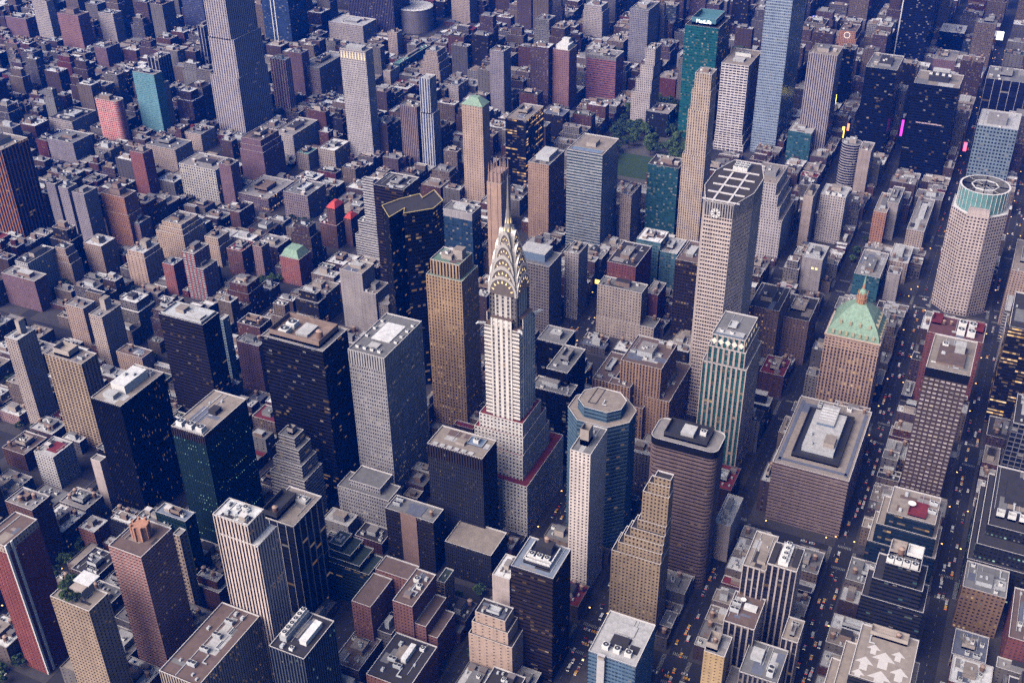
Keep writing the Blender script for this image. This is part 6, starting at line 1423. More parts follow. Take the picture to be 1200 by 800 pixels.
 (3,1,3,98.2,202.5,107.5,222.7,15.5,30,0,24,''),
 (4,4,5,98.2,171.8,107.5,181.5,11.7,4,1,19,''),
 (1,2,5,-151.8,293.5,-143.1,312.8,21.9,22,2,26,''),
 (4,2,2,-75.8,-470.5,-64.5,-453.7,14.0,4,1,47,''),
 (0,1,7,-116.8,-725.5,-103.1,-706.0,42.4,22,0,43,''),
 (3,0,0,-553.8,-385.5,-528.5,-355.5,19.5,22,1,53,''),
 (2,7,0,-437.8,-861.0,-416.1,-831.5,37.3,16,0,75,''),
 (0,0,5,-1053.8,-607.7,-1031.5,-576.5,53.2,12,0,84,''),
 (0,6,2,-711.8,-1202.8,-695.5,-1171.5,43.1,7,3,71,''),
 (1,3,2,-1415.8,-40.0,-1390.1,-5.0,63.7,25,0,104,''),
 (2,4,8,-1289.8,-522.7,-1275.5,-491.5,65.5,9,2,86,''),
 (3,1,0,-832.8,238.0,-811.1,272.5,19.8,10,0,63,''),
 (1,3,2,-834.8,84.2,-813.1,107.5,29.9,4,0,102,''),
 (1,2,0,-35.8,-98.7,-19.1,-72.0,40.3,9,0,13,''),
 (1,2,0,-978.8,82.9,-964.1,107.5,35.4,27,2,102,''),
 (2,5,0,-792.8,-1033.1,-776.1,-1001.5,51.6,30,1,73,''),
 (3,0,3,58.2,12.2,74.2,34.5,18.9,28,0,15,''),
 (1,2,0,-85.8,293.5,-72.8,322.7,20.3,26,2,27,''),
 (2,5,6,-367.8,-640.5,-346.1,-612.1,19.9,0,1,33,''),
 (3,1,2,-785.8,55.5,-758.1,80.3,23.6,24,1,65,''),
 (0,6,2,-441.8,-980.5,-420.1,-959.3,29.2,8,1,30,''),
 (2,5,1,-417.8,-1033.0,-401.1,-1001.5,49.6,6,2,30,''),
 (2,9,1,-1310.8,-300.5,-1291.1,-271.7,73.9,30,0,89,''),
 (4,2,0,207.6,-300.5,235.9,-292.3,12.6,8,2,1,'rightmost'),
 (4,4,0,-163.8,-555.5,-147.1,-525.5,14.4,0,0,49,''),
 (2,5,6,-1152.8,-946.5,-1127.1,-916.5,67.6,31,0,79,''),
 (2,8,3,-203.8,-40.0,-182.1,-3.4,33.4,23,2,17,''),
 (2,7,0,27.2,-607.1,54.9,-576.5,15.4,26,3,45,''),
 (0,0,0,-431.8,-437.9,-404.1,-406.5,29.7,20,1,37,''),
 (2,5,1,-813.8,157.4,-800.2,181.5,37.7,4,3,102,''),
 (0,1,0,-599.8,-1065.5,-586.1,-1043.5,59.3,31,0,74,''),
 (1,3,2,-1290.8,84.1,-1275.5,107.5,68.8,8,0,101,''),
 (0,1,3,-911.8,-895.5,-886.1,-864.5,44.1,30,2,77,''),
 (2,4,0,86.2,-215.5,107.5,-187.2,15.8,14,0,8,''),
 (1,2,3,-273.8,325.8,-257.5,355.5,32.9,0,3,25,''),
 (2,5,1,-714.8,-895.5,-695.5,-864.4,61.1,0,0,72,''),
 (1,3,2,-1244.8,-40.0,-1211.1,-5.6,81.7,23,2,96,''),
 (1,3,1,-1377.8,-267.4,-1358.1,-236.5,91.0,26,2,89,'leftmost'),
 (2,8,2,-318.8,238.0,-291.1,272.5,22.0,6,3,62,''),
 (1,3,0,-385.8,-810.5,-369.1,-782.4,35.3,5,2,32,''),
 (2,7,2,-998.8,-351.6,-973.1,-321.5,42.9,8,3,86,''),
 (1,2,0,-964.8,-436.5,-939.1,-406.5,41.7,31,1,84,''),
 (0,0,4,-747.8,-1320.5,-720.1,-1290.4,42.1,21,0,71,''),
 (2,8,1,-305.8,293.5,-278.1,303.1,24.3,10,0,25,''),
 (2,4,1,-118.8,-606.1,-102.1,-576.5,31.7,24,2,44,''),
 (3,1,5,-731.8,157.8,-695.5,181.5,20.4,28,1,66,''),
 (4,6,5,-543.8,-555.5,-528.5,-525.3,10.4,2,1,36,''),
 (0,6,2,-359.8,-810.5,-332.1,-781.2,31.6,31,0,32,''),
 (2,4,4,-578.8,-935.7,-565.1,-916.5,37.5,27,1,74,''),
 (2,4,3,-1350.8,-438.2,-1336.1,-406.5,57.9,6,2,87,''),
 (2,4,4,-1543.8,293.5,-1515.5,323.6,44.0,30,2,99,''),
 (3,1,3,-194.8,376.5,-181.1,390.0,22.6,6,1,26,'rightmost'),
 (2,7,4,-301.8,-522.8,-285.1,-491.5,25.9,26,2,34,''),
 (2,4,1,-718.8,93.8,-705.1,107.5,42.5,23,0,66,''),
 (1,2,6,-330.8,-693.2,-314.1,-661.5,31.2,14,1,32,''),
 (2,7,2,-731.8,-267.1,-710.1,-236.5,31.4,10,1,94,''),
 (4,2,0,241.5,-300.5,253.9,-269.2,8.1,26,2,1,'leftmost'),
 (4,1,0,34.2,-86.3,45.9,-72.0,14.4,30,2,12,''),
 (2,7,2,-539.8,160.1,-528.5,181.5,18.6,26,1,67,''),
 (3,1,3,-499.8,-522.4,-478.1,-491.5,16.4,14,2,37,''),
 (1,3,4,-281.8,-810.5,-257.5,-779.0,44.6,20,0,31,''),
 (0,1,0,-787.8,8.2,-774.1,34.5,34.3,19,2,65,''),
 (1,2,4,-885.8,-810.5,-869.1,-781.4,60.0,5,2,78,''),
 (1,2,0,-1046.8,-1032.2,-1031.5,-1001.5,63.0,8,2,77,''),
 (4,0,8,24.2,202.5,33.9,227.1,13.8,22,0,23,''),
 (2,4,1,250.2,-215.5,271.9,-185.3,20.4,22,1,1,''),
 (2,5,2,-542.8,-260.0,-528.5,-236.5,22.6,22,1,54,''),
 (1,2,5,-570.8,-266.8,-543.1,-236.5,23.6,18,3,94,''),
 (3,0,0,-812.8,82.5,-785.1,107.5,19.8,26,2,66,''),
 (0,0,2,-401.8,-848.1,-388.1,-831.5,35.1,19,2,31,''),
 (2,4,4,-1051.8,-1.4,-1031.5,34.5,44.0,7,1,92,''),
 (1,2,0,-618.8,-1032.7,-597.1,-1001.5,48.2,6,2,74,''),
 (1,2,3,-938.8,-1373.1,-905.1,-1341.5,80.8,30,2,71,''),
 (2,8,2,-355.8,-606.7,-334.1,-576.5,15.3,10,1,33,''),
 (1,2,3,-1336.8,82.5,-1311.1,107.5,74.3,6,0,101,''),
 (2,5,5,-1340.8,-40.0,-1307.1,-3.9,67.3,18,0,104,''),
 (0,1,4,-1385.8,-521.5,-1360.1,-491.5,38.3,7,2,86,'rightmost'),
 (4,0,1,160.2,23.4,168.8,34.5,12.2,4,1,14,''),
 (4,2,1,66.2,162.2,79.9,181.5,9.2,6,1,19,''),
 (2,4,1,-35.8,202.5,-22.1,225.8,18.4,10,0,23,''),
 (2,5,3,8.2,-91.2,19.9,-72.0,23.3,18,2,12,''),
 (1,3,4,-499.8,-470.5,-472.1,-441.9,23.7,6,0,52,''),
 (0,1,0,-816.8,324.9,-800.1,355.5,29.9,30,1,63,''),
 (1,3,3,-309.8,-810.5,-282.1,-782.4,49.8,16,2,31,''),
 (4,3,0,167.2,-215.5,187.9,-185.8,14.8,26,3,7,''),
 (3,1,2,-110.8,293.5,-101.1,313.8,19.1,16,0,26,''),
 (4,4,4,-278.8,-1.7,-257.5,34.5,11.9,0,0,60,''),
 (1,2,1,7.2,-555.5,28.9,-525.5,35.8,18,1,45,''),
 (1,2,5,-451.8,156.1,-430.1,181.5,20.5,20,1,68,''),
 (3,6,3,-444.8,-181.6,-428.1,-151.5,21.4,2,2,57,''),
 (3,1,3,-383.8,-939.1,-370.1,-916.5,23.8,30,2,31,''),
 (2,5,5,-1057.8,-300.5,-1031.5,-271.3,41.6,31,1,87,''),
 (2,8,4,-664.8,-1019.5,-651.1,-1001.5,53.4,15,0,73,''),
 (2,4,2,-1068.8,-606.5,-1054.1,-576.5,64.7,15,0,84,'rightmost'),
 (4,3,6,63.2,-555.5,90.9,-525.8,12.3,14,3,45,''),
 (1,3,4,-499.8,-555.5,-478.1,-523.9,21.5,26,2,36,''),
 (1,3,1,-916.8,259.5,-883.1,272.5,34.4,31,0,100,''),
 (2,5,4,-754.8,-385.5,-727.1,-353.6,31.7,2,0,85,''),
 (0,0,0,-555.8,-810.5,-528.5,-797.0,32.3,5,2,76,''),
 (0,1,6,-1137.8,84.0,-1112.1,107.5,41.5,18,0,97,''),
 (1,3,0,-905.8,-810.5,-886.1,-781.2,63.8,28,2,78,''),
 (2,5,3,-1376.8,293.5,-1362.1,324.0,58.1,12,2,99,''),
 (0,0,6,-878.8,-1117.3,-857.1,-1086.5,38.5,6,2,73,''),
 (2,4,1,-1548.8,-40.0,-1534.1,-5.2,39.1,8,2,104,''),
 (0,1,0,-714.8,-385.5,-695.5,-356.7,31.2,26,3,83,''),
 (1,2,4,-729.8,-640.5,-695.5,-609.0,42.6,15,3,78,''),
 (0,1,2,-1356.8,-300.5,-1337.1,-272.2,99.8,2,2,89,''),
 (0,1,3,188.2,-215.5,201.3,-186.1,39.2,17,1,2,''),
 (2,4,5,-571.8,259.4,-564.1,272.5,15.1,24,1,70,''),
 (2,5,6,-85.8,-725.5,-64.5,-694.5,30.6,28,0,43,''),
 (2,4,1,-824.8,202.5,-803.1,234.6,24.2,2,2,69,''),
 (0,1,3,-834.8,-1024.3,-821.1,-1001.5,36.5,6,1,73,''),
 (2,4,2,-717.8,-1286.0,-695.5,-1256.5,40.0,8,0,71,''),
 (0,0,1,138.2,238.3,155.9,246.3,41.1,2,3,24,''),
 (2,4,3,-214.8,334.4,-203.1,355.5,18.7,20,2,26,''),
 (2,4,6,-586.8,-516.9,-577.1,-491.5,20.8,22,2,52,''),
 (0,0,0,-564.8,-1065.5,-551.1,-1044.5,41.3,28,0,74,''),
 (0,1,3,-1158.8,-40.0,-1139.1,-5.2,75.4,26,0,96,''),
 (0,1,2,-553.8,-1200.9,-528.5,-1171.5,52.7,12,2,30,''),
 (1,2,0,36.2,253.5,49.9,272.5,19.9,30,3,23,''),
 (0,1,4,-407.8,293.5,-380.1,321.2,43.2,22,0,64,''),
 (1,2,2,-346.8,-215.5,-334.3,-185.7,48.1,16,1,55,''),
 (1,3,4,-304.8,-725.5,-283.1,-696.0,57.0,4,2,32,''),
 (0,0,3,-606.8,-592.1,-593.1,-576.5,39.4,10,2,36,''),
 (1,2,3,-545.8,-895.5,-528.5,-867.5,15.8,14,2,75,''),
 (2,5,5,-1060.8,-182.9,-1031.5,-151.5,69.4,26,0,90,''),
 (0,1,0,-1182.8,-436.4,-1163.1,-406.5,39.8,5,2,86,'rightmost'),
 (2,8,5,16.2,247.3,23.9,272.5,21.3,6,3,23,''),
 (1,2,0,-169.8,202.5,-142.1,211.4,44.1,30,0,22,''),
 (4,4,6,-281.8,-40.0,-270.1,-14.1,9.6,18,0,60,''),
 (0,1,2,-714.8,-300.5,-695.5,-271.8,59.6,6,1,85,''),
 (2,5,3,-911.8,-265.9,-892.1,-236.5,26.3,14,2,93,''),
 (1,3,2,-926.8,-436.5,-912.1,-406.5,36.5,30,2,85,''),
 (1,2,0,-1109.8,239.1,-1076.1,272.5,41.9,6,1,98,''),
 (0,1,2,-1326.8,-640.5,-1293.1,-609.6,100.1,6,2,84,'rightmost'),
 (1,3,4,-21.8,202.5,-5.1,235.2,16.9,6,0,23,''),
 (3,1,2,-882.8,259.5,-861.1,272.5,23.9,14,2,63,''),
 (2,4,2,-983.8,324.9,-969.1,355.5,72.6,26,1,100,''),
 (2,5,3,-1082.8,-352.6,-1049.1,-321.5,57.0,30,0,87,''),
 (2,9,5,-998.8,-862.9,-965.1,-831.5,43.3,19,2,78,''),
 (4,2,5,33.2,91.0,40.9,107.5,12.6,4,1,15,''),
 (1,2,5,-95.8,-130.5,-64.5,-120.1,25.7,8,2,13,''),
 (3,0,5,-222.8,-425.4,-211.1,-406.5,17.6,22,3,38,''),
 (3,1,1,-491.8,-97.8,-470.1,-72.0,16.0,26,0,59,''),
 (0,1,1,-751.8,-435.7,-730.1,-406.5,49.9,29,0,83,''),
 (4,0,2,-654.8,-725.5,-627.1,-695.1,14.5,14,3,72,''),
 (4,4,1,-707.8,-725.5,-695.5,-701.2,14.4,2,3,77,''),
 (0,6,4,-855.8,-606.1,-828.1,-576.5,26.6,22,0,82,''),
 (1,2,2,-753.8,-980.5,-737.1,-950.0,41.4,14,1,73,''),
 (1,2,1,-1484.8,-1.0,-1459.1,34.5,32.5,14,2,104,''),
 (2,9,2,-446.8,249.2,-433.1,272.5,21.4,22,1,62,''),
 (4,2,0,-75.8,-600.3,-64.5,-576.5,13.2,14,0,44,''),
 (0,0,4,-143.8,-767.5,-130.1,-746.5,42.2,5,0,42,''),
 (2,5,6,-477.8,-522.1,-461.1,-491.5,20.0,22,1,36,''),
 (2,5,1,-820.8,-608.1,-793.1,-576.5,31.4,7,0,82,''),
 (1,2,1,-1583.8,293.5,-1564.1,321.5,79.6,16,2,99,''),
 (1,2,1,-959.8,-1286.3,-940.1,-1256.5,104.9,13,1,71,''),
 (1,2,3,-932.8,-1542.3,-907.1,-1511.5,48.3,19,0,71,''),
 (3,0,1,-499.8,82.4,-472.1,107.5,21.9,12,0,67,''),
 (3,1,1,-471.8,-470.5,-450.1,-442.2,16.1,0,1,37,''),
 (2,5,4,-368.8,-776.2,-347.1,-746.5,26.2,22,2,32,''),
 (1,3,2,24.2,251.3,35.9,272.5,17.8,14,3,23,''),
 (4,5,5,44.2,12.2,57.9,34.5,9.7,10,0,15,''),
 (4,4,3,216.2,-263.8,237.9,-236.5,7.3,2,1,1,''),
 (1,3,0,-1060.8,240.0,-1031.5,272.5,45.4,15,3,98,''),
 (3,1,4,-972.8,-351.6,-939.1,-321.5,20.5,10,3,86,''),
 (3,0,3,-1040.8,-268.1,-1031.5,-236.5,20.7,28,3,88,''),
 (0,1,2,-1302.8,-692.3,-1284.7,-661.5,39.9,11,2,84,'leftmost'),
 (1,3,5,66.5,-215.5,85.9,-184.4,17.6,20,2,8,''),
 (1,3,7,-208.8,-130.5,-187.1,-103.6,38.2,2,0,56,''),
 (1,3,3,5.2,-605.5,26.9,-576.5,20.8,16,3,45,''),
 (4,2,5,-499.8,171.3,-491.1,181.5,14.1,20,3,67,''),
 (4,0,2,-102.8,-638.9,-91.1,-616.2,6.0,14,0,44,''),
 (2,4,3,-613.8,-100.9,-586.1,-72.0,37.5,8,3,95,''),
 (0,1,0,-939.8,82.9,-923.8,107.5,27.2,10,0,102,''),
 (0,1,5,-791.8,-555.5,-770.1,-523.7,37.1,17,3,82,''),
 (2,4,3,-930.8,-640.5,-911.1,-608.6,16.7,14,0,82,''),
 (2,7,5,-952.8,-810.5,-933.1,-778.9,48.3,5,2,78,''),
 (1,2,3,-1065.8,-640.5,-1031.5,-610.5,37.0,29,1,80,''),
 (2,7,0,-1409.8,55.5,-1390.1,80.0,53.0,2,1,104,''),
 (0,1,4,-900.8,-1320.5,-881.1,-1289.1,39.2,11,1,71,''),
 (4,2,3,-470.8,246.4,-457.1,272.5,13.8,8,1,62,''),
 (2,7,4,-642.8,88.3,-629.1,107.5,44.7,12,3,65,''),
 (1,3,5,-577.8,-436.0,-556.1,-406.5,16.5,16,2,53,''),
 (4,4,1,-862.9,-0.8,-842.1,34.5,14.2,10,2,65,''),
 (2,4,3,-362.8,-861.7,-346.1,-831.5,28.4,28,2,31,''),
 (1,3,1,-499.8,-852.9,-486.1,-831.5,26.7,14,2,75,''),
 (2,7,0,-956.8,-522.1,-937.1,-491.5,32.7,0,0,84,''),
 (2,5,1,-1061.8,-693.0,-1031.5,-673.9,26.9,10,2,80,''),
 (2,7,5,-1297.8,-267.1,-1275.5,-236.5,30.5,26,0,89,''),
 (1,2,1,-1374.8,55.5,-1360.1,79.7,37.0,27,1,104,''),
 (1,3,4,-1244.8,-607.2,-1225.1,-576.5,34.0,12,2,84,''),
 (2,8,3,-712.8,-1372.3,-695.5,-1341.5,27.8,22,0,71,''),
 (0,0,7,-1631.8,202.5,-1617.1,235.3,42.1,3,2,103,''),
 (0,1,3,-857.8,-1490.5,-841.1,-1475.7,48.0,13,0,71,'leftmost'),
 (2,5,1,-339.8,253.6,-326.1,272.5,25.1,28,3,62,''),
 (4,5,3,-35.8,-431.0,-29.1,-406.5,14.2,18,1,47,''),
 (0,1,2,-367.8,293.5,-351.1,322.5,39.1,13,0,25,''),
 (3,1,4,-199.8,-385.5,-188.1,-363.9,21.3,20,2,5,''),
 (4,4,9,-158.8,-640.5,-150.1,-616.4,11.7,30,2,44,''),
 (3,1,3,-333.8,-599.0,-326.1,-576.5,20.2,0,1,33,''),
 (3,0,5,-891.8,24.4,-870.1,34.5,20.8,30,2,65,''),
 (0,1,1,-1055.8,-265.7,-1041.1,-236.5,32.6,22,3,88,''),
 (2,7,0,-964.8,-640.5,-931.1,-614.8,21.8,24,3,80,''),
 (1,2,0,-1049.8,-776.6,-1031.5,-746.5,23.9,24,1,81,''),
 (2,4,5,-911.8,-1065.5,-878.1,-1035.3,43.3,31,2,72,''),
 (0,0,4,-910.8,-1116.1,-896.1,-1086.5,39.2,18,2,73,''),
 (0,1,2,-125.8,325.5,-104.1,355.5,27.5,0,1,26,''),
 (1,2,2,200.2,-436.4,233.9,-406.5,41.4,18,2,0,''),
 (1,3,0,-164.8,-436.4,-148.1,-406.5,20.8,4,2,50,''),
 (3,0,1,-35.8,-640.5,-29.1,-616.3,22.7,24,2,45,''),
 (1,3,4,-316.8,-606.2,-300.1,-576.5,23.4,20,1,33,''),
 (3,1,4,-193.8,-763.1,-182.1,-746.5,21.9,26,2,42,''),
 (1,2,7,-181.8,-775.6,-165.1,-746.5,21.2,14,0,42,''),
 (2,5,6,-628.8,-300.5,-601.1,-290.4,43.8,31,0,94,''),
 (1,2,0,-585.8,-423.8,-578.1,-406.5,22.4,18,2,53,''),
 (4,8,2,-565.8,-640.5,-538.1,-608.8,6.1,28,2,36,''),
 (2,7,4,-837.8,-470.5,-810.1,-442.1,31.8,11,2,83,''),
 (0,1,1,-1097.8,-523.0,-1072.1,-491.5,31.1,11,1,84,''),
 (0,1,7,-1290.8,-300.5,-1275.5,-271.8,45.5,8,2,88,''),
 (1,2,1,-1293.8,-606.3,-1275.5,-576.5,44.0,31,2,84,'rightmost'),
 (3,1,8,-72.4,-93.1,-64.5,-72.0,15.3,22,2,13,''),
 (2,5,6,-212.8,239.9,-191.1,272.5,44.5,18,1,22,''),
 (2,4,2,-214.8,202.5,-198.1,233.5,40.1,23,2,22,''),
 (4,2,5,-631.8,168.0,-604.1,181.5,11.0,24,1,67,''),
 (1,2,2,-345.8,-640.5,-339.1,-622.2,22.3,26,2,33,''),
 (2,5,1,-415.8,-846.7,-402.1,-831.5,36.1,1,0,75,''),
 (1,2,0,-434.8,-1031.3,-418.1,-1001.5,30.7,24,1,30,''),
 (2,4,3,-936.8,-522.7,-907.7,-491.5,17.6,6,2,83,''),
 (1,2,1,-780.8,-1235.5,-764.1,-1206.0,23.4,6,3,71,''),
 (1,3,2,-806.8,-1320.5,-793.1,-1298.9,26.5,14,3,71,''),
 (1,2,2,170.2,-300.5,178.4,-279.4,24.0,18,2,2,''),
 (1,2,1,138.2,-351.2,165.9,-336.3,16.7,0,1,48,''),
 (2,4,2,-191.8,-605.6,-175.1,-590.6,18.3,30,3,40,''),
 (1,2,2,-628.8,87.9,-615.1,107.5,42.1,29,3,65,''),
 (2,4,1,-369.8,-513.2,-356.1,-491.5,19.5,26,3,35,''),
 (1,2,5,-597.8,-810.5,-570.1,-781.4,20.9,0,2,76,''),
 (2,5,4,-1359.8,-521.3,-1334.1,-491.5,26.2,26,2,86,''),
 (2,4,3,-1218.8,-945.9,-1193.1,-916.5,44.1,18,0,79,''),
 (2,5,5,-277.8,293.5,-268.1,316.1,18.5,20,3,25,''),
 (2,7,4,-177.8,-352.6,-156.1,-321.5,16.1,4,2,5,''),
 (2,4,1,-621.8,-130.5,-594.1,-104.1,28.7,8,0,95,''),
 (2,4,8,-772.8,84.1,-756.1,107.5,23.5,14,0,66,''),
 (1,3,4,-998.8,83.6,-979.1,107.5,33.8,17,2,102,''),
 (2,9,2,-1390.8,82.3,-1371.1,107.5,65.8,20,0,101,''),
 (1,2,8,-755.8,-1371.8,-739.1,-1341.5,32.5,14,0,71,''),
 (3,1,0,-4.8,202.5,6.9,227.6,18.7,6,0,23,''),
 (4,3,8,42.2,-254.4,49.9,-236.5,11.0,20,0,6,''),
 (2,8,3,-272.8,55.5,-257.5,81.3,29.1,30,1,60,''),
 (1,3,2,-363.8,11.0,-355.4,34.5,21.0,16,1,58,'rightmost'),
 (3,0,7,-453.8,-174.4,-445.1,-151.5,20.8,14,2,57,''),
 (1,3,3,-596.8,202.5,-569.1,234.7,19.3,10,2,70,''),
 (3,6,0,-212.8,-640.5,-201.1,-621.4,18.4,14,0,40,''),
 (2,4,2,-785.8,293.5,-758.1,321.5,35.3,13,2,63,''),
 (0,6,2,-793.8,254.8,-780.1,272.5,25.6,2,0,63,''),
 (0,0,3,-809.8,14.2,-796.1,34.5,31.9,13,2,65,''),
 (1,3,6,-893.8,92.4,-866.1,107.5,18.4,30,0,102,''),
 (3,1,1,-919.8,92.4,-894.1,107.5,19.1,22,0,102,''),
 (3,6,3,-583.8,-769.6,-570.1,-746.5,15.4,10,2,76,''),
 (4,3,2,-952.8,-266.0,-927.1,-236.5,13.6,2,2,93,''),
 (1,2,0,-1071.8,83.9,-1046.1,107.5,19.3,22,0,97,''),
 (1,3,2,-539.8,-1103.7,-528.5,-1086.5,16.5,26,1,30,''),
 (2,5,2,-709.8,-1320.5,-695.5,-1300.9,30.5,25,0,71,''),
 (4,0,4,191.6,-294.0,201.9,-271.7,9.4,0,0,2,''),
 (3,1,5,-163.8,293.5,-152.1,312.8,17.5,10,2,26,''),
 (1,2,4,-35.8,-344.9,-27.1,-321.5,20.0,4,2,4,''),
 (4,2,2,-332.8,25.2,-321.0,34.5,11.3,6,2,60,''),
 (0,0,5,-354.8,-99.8,-327.1,-83.3,43.2,31,1,57,''),
 (4,2,5,-487.8,239.1,-471.1,272.5,6.0,22,1,62,''),
 (3,1,9,-282.8,-385.5,-273.1,-366.8,20.4,18,0,51,''),
 (4,1,4,-499.8,-169.8,-478.1,-151.5,12.6,24,2,57,''),
 (0,1,3,-819.8,293.5,-798.1,321.1,27.3,8,2,63,''),
 (0,0,2,-960.8,172.8,-941.1,181.5,27.4,2,3,97,''),
 (2,4,5,-911.8,-437.9,-886.1,-406.5,23.0,30,2,85,''),
 (3,0,3,-770.8,-725.5,-754.1,-696.1,16.3,20,3,78,''),
 (0,1,5,-952.8,-775.9,-919.1,-746.5,46.2,5,0,81,''),
 (1,3,3,-794.8,-1285.7,-773.1,-1256.5,19.2,4,3,71,''),
 (2,5,3,-144.8,-267.6,-128.1,-236.5,30.1,12,0,11,''),
 (1,3,5,-202.8,-422.8,-193.1,-406.5,20.4,24,3,38,''),
 (1,2,0,-469.8,-97.8,-448.1,-72.0,16.7,14,2,58,''),
 (1,2,1,-550.8,128.5,-528.5,154.6,22.3,30,0,67,''),
 (1,3,1,-609.8,251.7,-596.1,272.5,17.1,10,1,70,''),
 (2,5,0,-553.8,-100.2,-528.5,-90.1,39.4,0,2,59,''),
 (2,4,1,-212.8,-769.8,-201.1,-746.5,20.5,14,2,42,''),
 (3,0,0,-600.8,-470.5,-592.1,-446.1,23.7,8,1,52,''),
 (3,0,6,-366.8,-895.5,-353.1,-870.2,19.9,22,2,31,''),
 (1,3,4,-998.8,-0.9,-965.1,34.5,24.3,14,3,92,''),
 (4,2,5,-551.8,-862.3,-528.5,-831.5,11.5,20,1,75,''),
 (3,1,2,-873.8,-470.5,-860.1,-448.8,23.8,14,2,83,''),
 (2,5,0,-546.8,-1105.3,-540.1,-1086.5,23.1,16,1,30,''),
 (2,9,5,-1457.8,219.5,-1443.1,235.8,23.9,28,1,103,''),
 (2,8,0,-1384.8,-437.9,-1351.1,-406.5,64.8,21,2,87,''),
 (0,1,5,-1578.8,239.6,-1553.1,272.5,38.3,12,1,103,''),
 (4,4,5,241.0,-40.0,251.7,-6.1,12.3,12,3,9,''),
 (1,2,3,-141.8,202.5,-120.1,211.4,33.6,21,0,22,''),
 (1,3,1,-222.8,-100.2,-206.1,-72.0,38.1,0,1,56,''),
 (3,1,2,-564.8,-514.6,-551.1,-491.5,16.7,2,2,52,''),
 (2,4,4,-802.8,55.5,-786.1,80.7,23.0,22,1,65,''),
 (2,4,4,-478.8,-856.0,-467.1,-831.5,22.4,20,0,75,''),
 (2,5,3,-1045.8,84.1,-1031.5,107.5,20.7,6,0,97,''),
 (1,3,2,-564.8,-945.7,-543.1,-916.5,22.5,28,3,74,''),
 (2,5,1,-885.8,-555.5,-864.1,-526.4,20.6,18,1,82,''),
 (2,7,0,-836.8,-861.0,-820.1,-831.5,47.4,23,0,77,''),
 (1,3,1,-637.8,-1235.5,-621.1,-1204.7,50.1,11,0,71,''),
 (0,1,8,-1070.8,-725.5,-1058.1,-696.0,24.3,6,2,80,''),
 (0,1,3,-1339.8,-181.4,-1320.1,-151.5,41.2,17,1,89,''),
 (2,4,4,-1538.8,-100.7,-1515.5,-72.0,53.4,27,0,104,''),
 (0,1,8,-779.8,-1405.5,-758.1,-1376.3,29.1,14,0,71,''),
 (2,5,3,-1054.8,-1235.5,-1031.5,-1207.1,93.6,23,1,71,''),
 (4,5,1,17.0,-385.5,29.9,-357.0,12.8,26,0,4,''),
 (3,1,2,-381.8,-86.7,-372.1,-72.0,23.6,24,0,58,''),
 (1,3,1,-280.8,-438.1,-257.5,-425.0,15.5,22,0,38,''),
 (0,1,2,-318.8,-776.3,-297.1,-746.5,33.0,25,0,32,''),
 (0,0,6,-331.8,-810.5,-310.1,-780.7,34.0,31,1,31,''),
 (1,2,0,-1071.8,-520.6,-1031.5,-491.5,24.7,6,3,84,''),
 (1,3,2,-874.8,-1490.5,-858.1,-1475.7,54.2,1,0,71,''),
 (0,1,3,-958.8,-1455.8,-933.1,-1426.5,45.5,20,0,71,'rightmost'),
 (2,5,1,-932.8,-1490.5,-899.1,-1461.8,39.5,14,0,71,''),
 (3,1,6,-35.8,251.1,-24.1,272.5,15.4,8,1,23,''),
 (3,1,3,-180.8,376.5,-169.1,390.0,18.9,14,1,26,'leftmost'),
 (2,8,2,70.2,-385.5,107.5,-356.8,15.3,10,3,3,''),
 (4,1,5,1.2,-385.5,12.9,-364.7,14.0,2,0,4,''),
 (4,5,8,64.2,-470.4,85.9,-439.0,9.2,26,2,48,''),
 (4,3,8,-537.8,91.7,-528.5,107.5,7.0,0,0,67,''),
 (0,0,2,-489.8,-300.5,-462.1,-270.9,31.0,6,1,54,''),
 (2,4,2,-364.8,-598.3,-356.1,-576.5,19.0,10,2,34,''),
 (4,0,4,-785.8,171.4,-776.1,181.5,14.1,28,2,69,''),
 (0,1,4,-789.8,-385.5,-762.1,-355.1,30.9,11,0,85,''),
 (4,4,1,-978.8,-266.2,-953.1,-236.5,10.4,10,3,87,''),
 (0,0,0,-920.8,-862.5,-901.1,-831.5,41.8,13,1,77,''),
 (0,1,4,-1244.8,-470.5,-1219.1,-441.1,34.4,24,2,86,'leftmost'),
 (2,5,0,-782.8,-1320.5,-769.1,-1304.0,26.6,16,3,71,''),
 (1,2,3,97.2,293.5,107.5,317.1,15.8,8,0,28,''),
 (3,0,5,48.2,420.4,59.9,441.5,23.4,6,3,29,''),
 (4,2,3,4.2,253.9,15.9,272.5,13.6,6,3,23,''),
 (1,3,5,172.2,-178.3,205.9,-151.5,23.0,28,3,7,''),
 (0,1,5,-89.8,335.9,-76.1,355.5,37.0,23,1,26,''),
 (4,3,1,50.2,-253.3,59.9,-236.5,12.1,28,0,6,''),
 (1,3,0,-294.8,55.5,-273.1,77.5,24.5,24,1,60,''),
 (1,3,2,-380.8,-1.9,-364.1,34.5,26.1,22,1,58,'leftmost'),
 (3,1,4,-142.8,-470.5,-136.1,-453.2,21.2,20,2,49,''),
 (3,1,0,-323.8,-352.6,-302.1,-321.5,16.2,26,1,51,''),
 (1,3,5,-568.8,202.5,-555.9,234.7,28.6,0,2,70,''),
 (4,2,0,-477.8,-168.6,-471.1,-151.5,14.0,20,2,57,''),
 (1,2,1,-319.8,-511.6,-310.1,-491.5,20.7,12,1,34,''),
 (3,1,2,-640.8,168.0,-632.1,181.5,15.8,10,1,67,''),
 (1,3,4,-664.8,334.2,-651.1,355.5,70.7,16,1,63,''),
 (4,2,4,-383.8,-552.9,-372.1,-532.6,6.0,6,3,35,''),
 (4,1,4,-549.8,-470.5,-528.5,-441.7,14.1,26,1,52,''),
